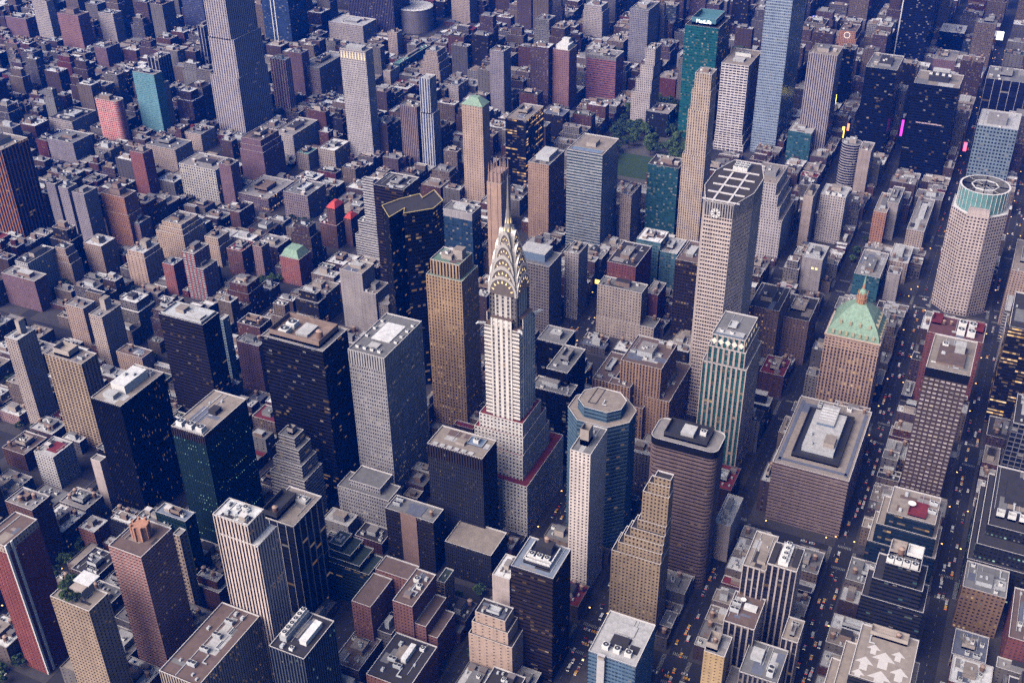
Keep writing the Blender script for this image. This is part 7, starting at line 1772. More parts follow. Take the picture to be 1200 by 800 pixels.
 (3,1,5,-790.8,-40.0,-784.1,-10.8,21.2,30,2,61,''),
 (2,4,2,-571.8,-725.5,-550.1,-693.9,22.3,22,1,76,''),
 (1,2,5,-708.8,-687.0,-695.5,-661.5,27.6,18,3,78,''),
 (4,5,0,-711.8,-777.5,-695.5,-746.5,11.1,6,1,72,''),
 (3,0,0,-886.8,-606.0,-865.1,-576.5,21.3,26,0,82,''),
 (1,2,4,-1094.8,-385.5,-1080.1,-354.0,28.7,22,0,87,''),
 (1,2,6,-740.8,-1150.5,-713.1,-1120.0,16.3,16,2,74,''),
 (2,4,0,-1368.8,165.7,-1349.1,181.5,18.0,22,0,103,''),
 (2,4,4,-944.8,-1118.2,-911.1,-1086.5,35.8,13,2,73,''),
 (4,1,4,34.2,202.5,47.9,225.2,11.3,16,2,24,''),
 (2,5,6,-146.8,-100.8,-125.1,-72.0,22.8,0,3,56,''),
 (1,2,9,28.2,-352.7,55.9,-321.5,15.6,10,0,4,''),
 (4,5,9,-28.8,-434.6,-7.1,-406.5,8.3,14,1,3,''),
 (4,4,4,-162.8,-470.5,-155.1,-454.0,11.9,30,1,49,''),
 (2,5,3,-210.8,-424.5,-203.1,-406.5,17.8,12,3,38,''),
 (0,1,5,-577.8,332.4,-566.0,355.5,25.9,10,2,64,''),
 (2,9,4,-463.8,-266.0,-442.1,-236.5,34.1,12,1,54,''),
 (2,5,3,-305.8,-555.5,-278.3,-523.8,23.5,10,0,34,''),
 (0,0,4,-720.8,-40.0,-695.5,-6.0,36.1,28,0,61,''),
 (2,5,0,-559.8,-470.5,-550.1,-452.4,17.4,18,1,52,''),
 (1,2,6,-799.8,337.9,-786.1,355.5,29.1,0,1,63,''),
 (4,4,4,-576.8,-516.3,-565.1,-491.5,13.2,30,2,52,''),
 (2,5,5,-827.8,164.0,-814.1,181.5,38.0,13,1,102,''),
 (2,5,5,-830.8,-267.9,-809.1,-236.5,21.9,2,2,93,''),
 (1,2,0,-940.8,172.8,-915.1,181.5,17.4,22,1,102,''),
 (2,4,2,-842.8,-256.1,-831.1,-236.5,23.7,14,2,93,''),
 (4,5,5,-558.8,-980.5,-528.5,-949.8,8.6,2,3,74,''),
 (1,2,1,-1111.8,85.7,-1092.1,107.5,21.2,4,0,97,''),
 (3,0,3,-582.8,-1150.5,-574.1,-1126.4,22.5,12,2,30,''),
 (2,4,5,-1405.8,-181.4,-1372.1,-151.5,58.8,26,1,89,''),
 (1,2,4,-998.8,-1202.8,-979.1,-1171.5,33.2,30,2,73,''),
 (1,3,2,138.2,-99.5,159.9,-85.4,43.1,18,1,8,''),
 (1,3,3,-293.9,139.0,-279.1,154.0,20.0,22,3,21,''),
 (3,1,4,-92.8,-385.5,-64.5,-353.9,16.8,22,0,50,''),
 (2,8,6,-200.8,-765.5,-194.1,-746.5,20.2,2,2,42,''),
 (1,2,1,-614.8,-215.5,-587.1,-185.7,37.4,7,1,94,''),
 (3,0,0,-740.8,82.4,-719.1,107.5,15.9,20,0,66,''),
 (4,5,2,-753.8,157.1,-732.1,181.5,14.3,26,0,69,''),
 (1,3,2,-608.8,-503.7,-597.1,-491.5,17.8,0,2,52,''),
 (3,0,2,-427.8,-775.7,-400.1,-746.5,19.2,8,3,75,''),
 (4,7,2,-705.8,-430.1,-695.5,-406.5,13.2,20,3,83,''),
 (3,0,1,-369.8,-931.4,-358.1,-916.5,16.0,20,0,31,''),
 (0,1,2,-792.8,-596.7,-779.1,-576.5,35.4,29,0,82,''),
 (0,1,2,-1190.8,55.5,-1171.1,79.1,54.7,18,1,96,''),
 (2,4,3,-563.8,-1117.9,-547.1,-1086.5,23.1,12,1,30,''),
 (2,4,5,-1210.8,-40.0,-1185.1,-5.0,49.2,12,0,96,''),
 (1,2,0,-578.8,-1190.9,-572.1,-1171.5,18.4,30,2,30,''),
 (1,2,2,-1484.8,165.7,-1459.1,174.9,31.4,26,1,101,''),
 (2,5,4,-1464.8,-40.0,-1431.1,-3.3,38.2,18,0,104,''),
 (1,2,3,-87.8,-81.4,-76.1,-72.0,18.5,30,2,13,''),
 (2,4,2,-176.8,-130.5,-163.1,-110.2,16.9,18,0,56,''),
 (1,2,4,-4.8,-522.4,22.9,-491.5,32.9,16,2,46,''),
 (4,1,1,-171.8,-470.5,-163.1,-454.1,10.9,14,1,49,''),
 (4,2,4,-473.8,128.5,-462.1,147.9,13.1,26,2,68,''),
 (0,1,1,-471.8,83.5,-450.1,107.5,25.8,2,0,68,''),
 (4,3,0,-618.8,202.5,-597.1,233.6,11.8,24,2,70,''),
 (2,5,2,-403.8,-438.1,-387.1,-406.5,28.8,30,1,37,''),
 (2,7,1,-355.8,-516.9,-348.1,-491.5,18.2,4,2,38,''),
 (4,4,5,-413.8,-470.5,-386.1,-440.9,11.2,20,3,37,''),
 (2,5,5,-555.8,-426.7,-547.1,-406.5,22.2,4,2,53,''),
 (4,5,3,-499.8,-603.2,-483.1,-576.5,7.8,14,1,35,''),
 (4,3,4,-857.6,238.4,-833.1,272.5,12.3,0,0,63,''),
 (2,5,3,-743.8,-352.2,-716.1,-321.5,34.5,14,3,85,''),
 (1,2,5,-632.8,-592.6,-619.1,-576.5,22.8,14,2,52,''),
 (0,0,3,-759.8,-555.5,-732.1,-525.8,27.0,30,3,82,''),
 (3,0,3,-1052.8,155.8,-1031.5,181.5,22.1,12,3,97,''),
 (1,3,6,-945.8,-555.5,-934.1,-526.9,18.4,26,1,82,''),
 (4,9,3,-736.8,-980.5,-715.1,-952.0,13.0,8,1,73,''),
 (1,2,4,-780.8,-1116.5,-753.1,-1086.5,15.3,6,0,73,''),
 (2,5,2,-866.8,-1030.9,-845.1,-1005.2,37.8,24,0,72,''),
 (1,2,1,-1308.8,-385.5,-1289.1,-354.8,31.2,18,0,88,''),
 (1,2,2,-808.8,-1235.5,-781.1,-1206.7,19.6,28,3,71,''),
 (2,5,0,-1568.8,55.5,-1535.1,81.1,42.3,23,0,101,''),
 (0,0,3,-805.8,-1457.0,-784.1,-1426.5,26.3,4,0,71,''),
 (1,2,5,268.2,-350.8,289.9,-321.5,20.7,0,3,0,''),
 (2,4,0,-141.5,293.5,-133.1,316.9,16.5,2,0,26,''),
 (2,5,7,-26.8,-300.5,-15.1,-284.3,18.7,16,1,4,''),
 (1,3,8,-26.8,-347.1,-17.1,-321.5,23.1,10,2,4,''),
 (1,3,2,-360.8,252.1,-349.1,272.5,17.7,28,3,62,''),
 (4,1,6,-185.4,-300.5,-171.1,-269.7,7.8,28,0,11,''),
 (3,0,2,-35.8,-508.7,-22.1,-500.5,23.0,16,1,46,''),
 (0,1,2,-444.8,293.5,-417.1,323.6,28.9,26,0,64,''),
 (4,6,1,-184.8,-512.9,-175.1,-504.6,8.9,10,2,49,''),
 (2,8,0,-427.8,-175.1,-421.1,-151.5,20.5,4,2,57,''),
 (3,1,0,-551.8,164.4,-540.1,181.5,16.0,0,1,67,''),
 (4,2,2,-164.8,-598.5,-157.1,-576.5,12.9,24,2,44,''),
 (3,0,1,-580.8,259.4,-572.1,272.5,17.3,14,1,70,''),
 (3,6,4,-586.8,168.8,-579.1,181.5,15.5,24,1,67,''),
 (3,1,4,-594.8,167.0,-587.1,181.5,16.6,0,1,67,''),
 (0,0,0,-499.8,-266.8,-472.1,-236.5,38.9,8,1,54,''),
 (2,8,0,-748.8,55.5,-739.1,73.5,23.8,16,1,65,''),
 (1,2,5,-623.8,-343.9,-610.1,-321.5,43.1,17,3,83,''),
 (2,5,0,-635.8,-347.0,-624.1,-321.5,22.0,10,2,54,''),
 (1,3,3,-310.8,-861.9,-289.1,-831.5,31.5,10,0,31,''),
 (3,0,4,-470.8,-895.5,-449.1,-866.1,22.7,10,0,75,''),
 (3,1,6,-902.8,-300.5,-883.1,-269.0,17.8,14,2,93,''),
 (1,2,1,-473.8,-946.2,-461.5,-916.5,28.2,26,3,74,''),
 (4,1,5,-729.8,-725.5,-708.1,-697.0,12.3,30,3,78,''),
 (2,4,2,-905.8,-470.5,-891.1,-439.2,69.1,2,3,84,''),
 (4,1,5,-998.8,-266.2,-979.1,-236.5,11.9,18,3,87,''),
 (1,3,0,-636.8,-895.5,-615.1,-866.9,33.3,7,1,73,''),
 (1,2,0,-1154.8,156.1,-1121.1,181.5,72.1,7,0,98,''),
 (3,6,3,-978.8,-691.2,-964.1,-673.9,21.8,6,0,80,''),
 (1,2,2,-1224.8,-183.1,-1205.1,-151.5,88.2,0,1,89,''),
 (2,5,2,-1137.8,-555.5,-1123.1,-524.5,42.9,10,2,84,''),
 (0,1,5,-1290.8,-130.5,-1275.5,-105.2,30.5,29,2,91,''),
 (1,3,3,-841.8,-1065.5,-814.1,-1033.7,35.7,18,1,73,''),
 (2,8,3,-1370.8,84.1,-1337.1,107.5,54.1,14,0,101,''),
 (0,1,0,-1288.8,-385.5,-1275.5,-357.4,27.7,18,2,87,''),
 (0,6,5,-1342.8,-385.5,-1309.1,-355.0,37.3,30,2,88,''),
 (1,2,2,-1120.8,-980.5,-1095.1,-952.5,102.8,10,0,79,''),
 (1,3,0,-1572.8,-100.0,-1539.1,-72.0,45.2,4,0,104,''),
 (4,2,6,36.7,166.5,43.9,181.5,14.4,26,2,24,''),
 (2,4,5,-35.8,92.3,-29.1,107.5,17.0,10,0,18,''),
 (2,5,1,234.2,-385.5,261.9,-357.1,42.4,13,0,0,''),
 (2,5,4,-371.8,-91.2,-363.1,-72.0,21.3,2,0,58,''),
 (3,1,4,-138.8,-508.6,-130.1,-491.5,22.3,10,0,49,''),
 (4,0,4,-152.8,-507.1,-139.1,-491.5,14.9,22,0,49,''),
 (4,0,2,-192.8,-470.5,-184.1,-449.4,9.9,10,1,49,''),
 (2,4,2,-381.8,-215.5,-354.1,-184.2,39.8,3,1,55,''),
 (3,1,9,-445.8,-130.5,-418.1,-102.2,22.0,30,1,57,''),
 (4,2,2,-183.8,-555.5,-176.1,-535.3,8.8,20,2,49,''),
 (3,1,1,-561.8,168.3,-552.1,181.5,16.1,22,1,67,''),
 (4,0,3,-578.8,164.5,-570.1,181.5,12.6,2,1,67,''),
 (2,7,4,-588.8,259.4,-581.1,272.5,19.0,8,1,70,''),
 (1,2,2,-346.8,-470.5,-330.1,-442.4,29.0,28,2,38,''),
 (1,2,2,-640.8,326.9,-624.1,355.5,42.6,14,3,63,''),
 (3,1,1,-368.8,-680.1,-359.1,-661.5,17.1,16,2,33,''),
 (3,0,3,-862.8,340.4,-854.1,355.5,16.7,2,1,63,''),
 (1,2,4,-871.8,342.9,-863.1,355.5,21.5,18,1,63,''),
 (2,8,3,-865.8,83.2,-849.1,107.5,20.0,4,0,102,''),
 (3,0,2,-893.6,157.9,-877.1,181.5,15.6,16,1,102,''),
 (4,0,2,-892.8,-352.6,-865.1,-321.5,12.5,4,1,85,''),
 (1,2,4,-591.8,-847.0,-585.1,-831.5,21.2,12,2,76,''),
 (0,1,4,-849.8,-555.5,-833.1,-525.6,29.3,20,3,82,''),
 (4,2,8,-753.8,-725.5,-737.1,-693.9,13.7,8,3,78,''),
 (1,2,6,-766.8,-776.4,-739.1,-746.5,16.6,16,3,77,''),
 (4,0,3,-812.8,-722.7,-791.1,-696.8,6.0,22,3,78,''),
 (0,0,4,-1116.8,-266.3,-1091.1,-236.5,34.6,16,3,88,''),
 (2,7,3,-1156.8,-215.5,-1131.1,-184.0,40.1,22,2,90,''),
 (2,8,3,-998.8,-607.8,-984.1,-576.5,31.3,20,2,82,''),
 (2,4,3,-1244.8,55.5,-1211.1,79.0,53.0,6,3,104,''),
 (1,3,2,-1099.8,-640.5,-1066.1,-611.4,40.7,10,1,80,''),
 (0,0,2,-801.8,-1065.5,-785.1,-1034.5,44.0,2,2,73,''),
 (2,4,0,-1244.8,-350.6,-1219.1,-321.5,44.2,4,0,88,''),
 (2,7,4,-1319.8,-181.8,-1286.1,-151.5,25.3,26,2,91,''),
 (2,5,3,-1079.8,-776.2,-1065.1,-746.5,25.5,18,1,81,''),
 (2,4,3,-758.8,-1277.6,-750.1,-1256.5,24.0,28,3,71,''),
 (1,2,1,-1322.8,-691.0,-1303.1,-661.5,60.3,30,2,84,'leftmost'),
 (2,5,1,-1438.8,-436.0,-1405.1,-406.5,86.1,8,2,88,''),
 (1,3,4,-905.8,-1458.1,-872.1,-1426.5,38.5,18,0,71,''),
 (2,7,7,228.2,55.5,255.9,79.3,35.3,13,3,14,''),
 (3,0,6,66.5,-181.5,80.6,-151.5,17.3,26,2,8,''),
 (2,4,1,-28.8,-555.5,-20.1,-536.3,15.4,18,2,46,''),
 (4,4,3,-35.8,-555.5,-29.1,-535.2,12.0,30,2,46,''),
 (2,4,8,-461.8,128.5,-454.1,144.7,17.2,2,2,68,''),
 (4,2,6,-135.8,-596.5,-126.1,-576.5,14.3,6,2,44,''),
 (3,6,5,-322.8,-427.0,-315.1,-406.5,17.6,22,1,38,''),
 (0,1,6,-432.8,-267.9,-405.1,-236.5,34.0,2,3,54,''),
 (4,1,2,-380.8,-679.9,-369.1,-661.5,12.4,4,2,33,''),
 (1,2,0,-550.8,-515.8,-542.1,-491.5,18.9,28,0,52,''),
 (4,3,8,-598.8,-543.8,-590.1,-533.1,7.0,30,2,52,''),
 (2,7,2,-784.8,-267.9,-768.1,-236.5,32.1,18,2,93,''),
 (3,0,3,-377.8,-851.5,-370.1,-831.5,22.9,8,1,31,''),
 (2,8,5,-914.8,172.8,-903.1,181.5,16.6,24,1,102,''),
 (1,2,5,-721.8,-522.8,-695.5,-491.5,44.4,16,3,82,''),
 (4,0,1,-397.8,-935.6,-384.1,-916.5,14.0,10,2,31,''),
 (3,1,5,-873.8,-257.7,-860.1,-236.5,15.2,30,2,93,''),
 (3,6,2,-891.8,-259.0,-884.1,-236.5,16.7,4,2,93,''),
 (3,6,5,-664.8,-725.5,-655.1,-700.2,15.2,22,3,72,''),
 (1,2,5,-914.8,-300.5,-903.1,-269.2,21.9,10,2,93,''),
 (3,0,4,-736.8,-691.6,-709.1,-661.5,18.8,0,3,78,''),
 (1,3,0,-664.8,-980.5,-637.1,-951.5,59.0,21,0,73,''),
 (1,2,3,-1142.8,-265.6,-1117.1,-236.5,18.8,22,3,88,''),
 (2,4,1,-1206.8,-266.8,-1192.1,-236.5,39.0,14,1,88,''),
 (2,8,6,-1107.8,-555.5,-1093.1,-526.4,41.1,11,2,84,''),
 (2,4,2,-1218.8,-351.1,-1185.1,-321.5,37.8,22,1,87,''),
 (1,3,7,-1163.8,-520.8,-1144.1,-491.5,36.2,0,1,84,''),
 (2,7,0,-1076.8,-692.6,-1062.1,-661.5,23.9,10,1,80,''),
 (1,2,5,-895.8,-1116.0,-879.1,-1086.5,30.3,13,2,73,''),
 (2,7,3,-737.8,-1277.7,-728.1,-1256.5,22.9,0,3,71,''),
 (0,0,1,-1484.8,219.5,-1470.1,235.8,25.7,6,1,103,''),
 (1,2,3,-1292.8,-640.5,-1275.5,-608.6,23.2,18,2,84,''),
 (2,5,4,-780.8,-1370.7,-764.1,-1341.5,31.1,16,0,71,''),
 (1,2,2,-932.8,-1456.1,-918.1,-1426.5,89.4,24,2,71,''),
 (3,1,5,-104.8,-81.4,-97.1,-72.0,19.0,6,2,13,''),
 (4,4,0,-35.8,-300.5,-27.1,-284.9,14.0,14,2,6,''),
 (0,1,5,-286.0,336.3,-274.1,355.5,35.9,7,3,25,''),
 (4,2,0,42.2,-512.1,53.9,-491.5,13.2,16,3,46,''),
 (3,0,5,-326.8,-98.3,-305.1,-83.3,19.8,10,3,57,''),
 (1,3,2,-222.8,-522.8,-205.0,-491.5,22.7,18,3,39,''),
 (2,5,4,-156.8,-598.6,-150.1,-576.5,15.2,26,2,44,''),
 (4,1,3,-470.8,-181.2,-454.1,-151.5,10.8,2,2,57,''),
 (4,1,4,-562.8,-87.9,-554.1,-72.0,12.7,30,2,59,''),
 (0,0,8,-175.8,-810.5,-159.1,-780.5,27.2,26,0,42,''),
 (2,5,1,-642.8,-215.5,-615.1,-185.1,58.3,22,0,93,''),
 (2,5,5,-477.8,-555.5,-468.1,-535.8,22.4,30,2,36,''),
 (2,5,3,-664.8,-385.5,-648.1,-354.8,45.7,19,3,83,''),
 (1,3,4,-819.8,55.5,-803.1,79.7,18.8,2,1,65,''),
 (3,0,2,-706.8,-342.9,-695.5,-321.5,19.6,24,0,94,''),
 (4,9,1,-402.8,-895.5,-389.1,-871.7,12.6,24,2,31,''),
 (4,2,1,-414.8,-895.5,-403.1,-879.9,11.6,2,2,31,''),
 (0,0,3,-664.8,-640.5,-648.1,-609.4,39.4,22,3,78,''),
 (3,0,1,-585.8,-1065.5,-572.1,-1048.8,20.1,26,0,74,''),
 (4,2,3,-554.8,-1150.5,-546.1,-1132.3,13.1,6,2,30,''),
 (4,5,6,-563.8,-1150.5,-555.1,-1131.0,14.8,20,2,30,''),
 (0,1,3,-1172.8,-385.5,-1153.1,-354.3,31.9,4,2,87,''),
 (0,1,2,-1310.8,83.8,-1291.1,107.5,65.5,14,0,101,''),
 (2,8,2,-1197.8,-436.0,-1183.1,-406.5,27.9,24,1,86,''),
 (1,2,5,-1336.8,-300.5,-1311.1,-271.2,37.7,10,0,89,''),
 (2,5,9,-1321.8,-521.4,-1302.1,-491.5,23.3,24,2,86,''),
 (1,3,3,-1404.8,-435.7,-1385.1,-406.5,104.5,14,2,88,''),
 (2,5,3,-1534.8,55.5,-1515.5,78.3,34.7,24,0,101,''),
 (2,8,1,-1290.8,-777.1,-1275.5,-746.5,32.5,0,1,79,''),
 (1,3,1,-817.8,-1373.0,-790.1,-1341.5,17.1,2,0,71,''),
 (1,3,2,-1546.8,-182.8,-1515.5,-151.5,28.1,28,1,89,''),
 (1,3,3,-1053.8,-1202.4,-1031.5,-1188.4,45.3,7,2,73,''),
 (0,1,7,-1616.8,-40.0,-1583.1,-5.5,70.2,1,2,104,''),
 (0,0,8,-1646.8,202.5,-1632.1,236.8,41.5,17,2,103,''),
 (4,4,0,-160.8,376.5,-149.1,392.2,12.5,6,1,26,''),
 (2,4,4,-168.8,376.5,-161.1,401.1,18.7,22,1,26,''),
 (2,4,5,-7.8,-385.5,0.9,-364.6,21.8,28,0,4,''),
 (4,0,4,-314.8,167.4,-306.1,181.5,14.2,6,3,68,''),
 (1,2,0,-106.8,-385.5,-93.1,-368.4,17.9,22,0,50,''),
 (4,4,2,-341.8,25.2,-333.1,34.5,9.0,14,2,60,''),
 (4,2,7,-351.8,25.2,-342.1,34.5,8.3,2,2,60,''),
 (4,1,1,-133.8,-425.5,-125.1,-406.5,13.2,8,0,50,''),
 (4,1,1,-179.8,-385.5,-158.1,-353.9,13.9,4,0,5,''),
 (4,2,3,-154.8,-470.5,-143.1,-453.1,13.3,2,1,49,''),
 (4,4,2,-471.8,202.5,-460.1,221.0,13.5,2,2,62,''),
 (2,8,1,-615.8,326.6,-588.1,355.5,25.0,22,3,63,''),
 (1,2,3,-644.8,-336.9,-636.1,-321.5,21.8,18,0,94,''),
 (2,4,2,-451.8,-640.5,-439.5,-611.9,15.5,10,0,35,''),
 (2,7,4,-876.8,156.9,-849.1,181.5,18.3,10,1,102,''),
 (3,1,1,-388.8,-895.5,-375.1,-871.4,16.9,28,2,31,''),
 (3,1,0,-917.8,24.4,-892.1,34.5,21.5,30,2,65,''),
 (1,2,3,-800.8,-437.4,-779.1,-406.5,29.8,6,3,83,''),
 (4,1,5,-492.8,-939.6,-481.1,-916.5,14.8,30,0,75,''),
 (0,1,3,-499.8,-1065.5,-472.1,-1036.3,24.4,22,1,30,''),
 (3,1,5,-933.8,-555.5,-914.1,-524.7,15.6,2,1,82,''),
 (3,0,3,-769.8,-810.5,-742.1,-780.8,23.5,18,1,72,''),
 (0,0,5,-1138.8,-40.0,-1119.1,-6.4,45.2,8,1,92,''),
 (4,3,5,-862.8,-722.7,-841.1,-697.3,7.0,20,3,78,''),
 (0,6,4,-1095.8,-300.5,-1070.1,-271.6,26.9,10,1,87,''),
 (1,3,3,-1184.8,-40.0,-1159.1,-6.3,36.4,4,1,92,''),
]
CW = ['red-brown brick', 'dark brown', 'tan', 'purple-brown', 'grey', 'pale stone', 'red brick', 'whitish', 'dark banded', 'blue glass']
RW = ['tan', 'pinkish', 'grey', 'light grey', 'white', 'black', 'brown', 'blue-grey', 'red', 'dark green']
LMN = ['red balconied corner tower', 'roof garden tower', 'pink brick drum-topped tower', 'black tan-roofed tower', 'teal dotted tower', 'huge dark fan-topped tower', 'small grey stepped building', 'white finned tower', 'black finned tower', 'six-fan tower', 'four-fan block', 'silver white-decked tower', 'brown-panelled dark block', 'dark slate box', 'red brick court house', 'frame-topped dark tower', 'white striped tower', 'blue eight-sided tower', 'golden stepped tower', 'blue glass fan tower', 'round-cornered brown tower', 'diamond crown tower', 'broad brown banded block', 'pale-piered fan tower', 'pale yellow tower', 'white-windowed tower', 'dish-roofed block', 'copper tank tower', 'arrow roof', 'amber lit brick building', 'bronze piered tower', 'three grey slabs', 'orange brick house', 'broad tan stepped house', 'red roofed banded house', 'yellow lit dark block', 'brown window-grid block', 'red hipped roofs', 'green mansard hotel', 'white striped red tower', 'beige tank-topped house', 'tan littered-roof house', 'white gridded block', 'wide purple brick slab', 'pale tan pair', 'slender grey-beige tower', 'sandy balconied tower', 'blue tarp house', 'white red-terraced house', 'sunken-roof dark tower', 'brown speckled-roof house', 'windowless-fronted grey tower', 'white slab tower', 'angular black tower', 'blue glass block', 'golden ribbed tower', 'spired tower', 'grey gridded tower', 'beige gridded block', 'white-roofed teal blocks', 'tan three-winged block', 'wide eight-sided tower', 'copper pyramid tower', 'drum-crowned tower', 'white four-fan roof', 'pale stepped building', 'pale round-vented block', 'two-eyed grey block', 'brown stone hotel', 'orange deco block', 'pink-roofed teal building', 'red-brown knob-topped tower', 'giant setback skyscraper', 'turquoise tower', 'rose red tower', 'narrow red brick tower', 'white lit-windowed building', 'red-white striped tower', 'massive brown block', 'wide dark finned tower', 'green roofed hall', 'glowing crown tower', 'slim blue-striped tower', 'green hipped tower', 'grey tower by green hip', 'golden-windowed black tower', 'red-brown boxy-topped tower', 'red banded tower', 'pale left-stepping tower', 'deep teal tower', 'beige deco tower', 'white travertine tower', 'pale crystal skyscraper', 'white banded tower', 'tan grey-topped tower', 'notched teal tower', 'pale vertical-piered tower', 'white dotted column', 'wide black tower', 'white-lined black tower', 'blue chequered block', 'giant navy slab', 'round-ended banded building', 'brown ribbed building', 'clock-faced building']
NOUN = ['apartment house', 'loft building', 'office block', 'house', 'building']
for f in F:
    hw = 'low' if f[7] < 15 else 'mid-height' if f[7] < 34 else 'tall'
    lab = '%s %s-roofed %s %s %s the %s' % (hw, RW[f[2]].replace(' ', '-'), CW[f[1]], NOUN[f[0]], ('left of', 'right of', 'above', 'below')[f[9]], LMN[f[10]])
    if f[11]: lab += ', ' + f[11]
    simple(FK[f[0]], FS[f[1]], FR[f[2]], *f[3:9], lab, hw + ' buildings of the crowded blocks')

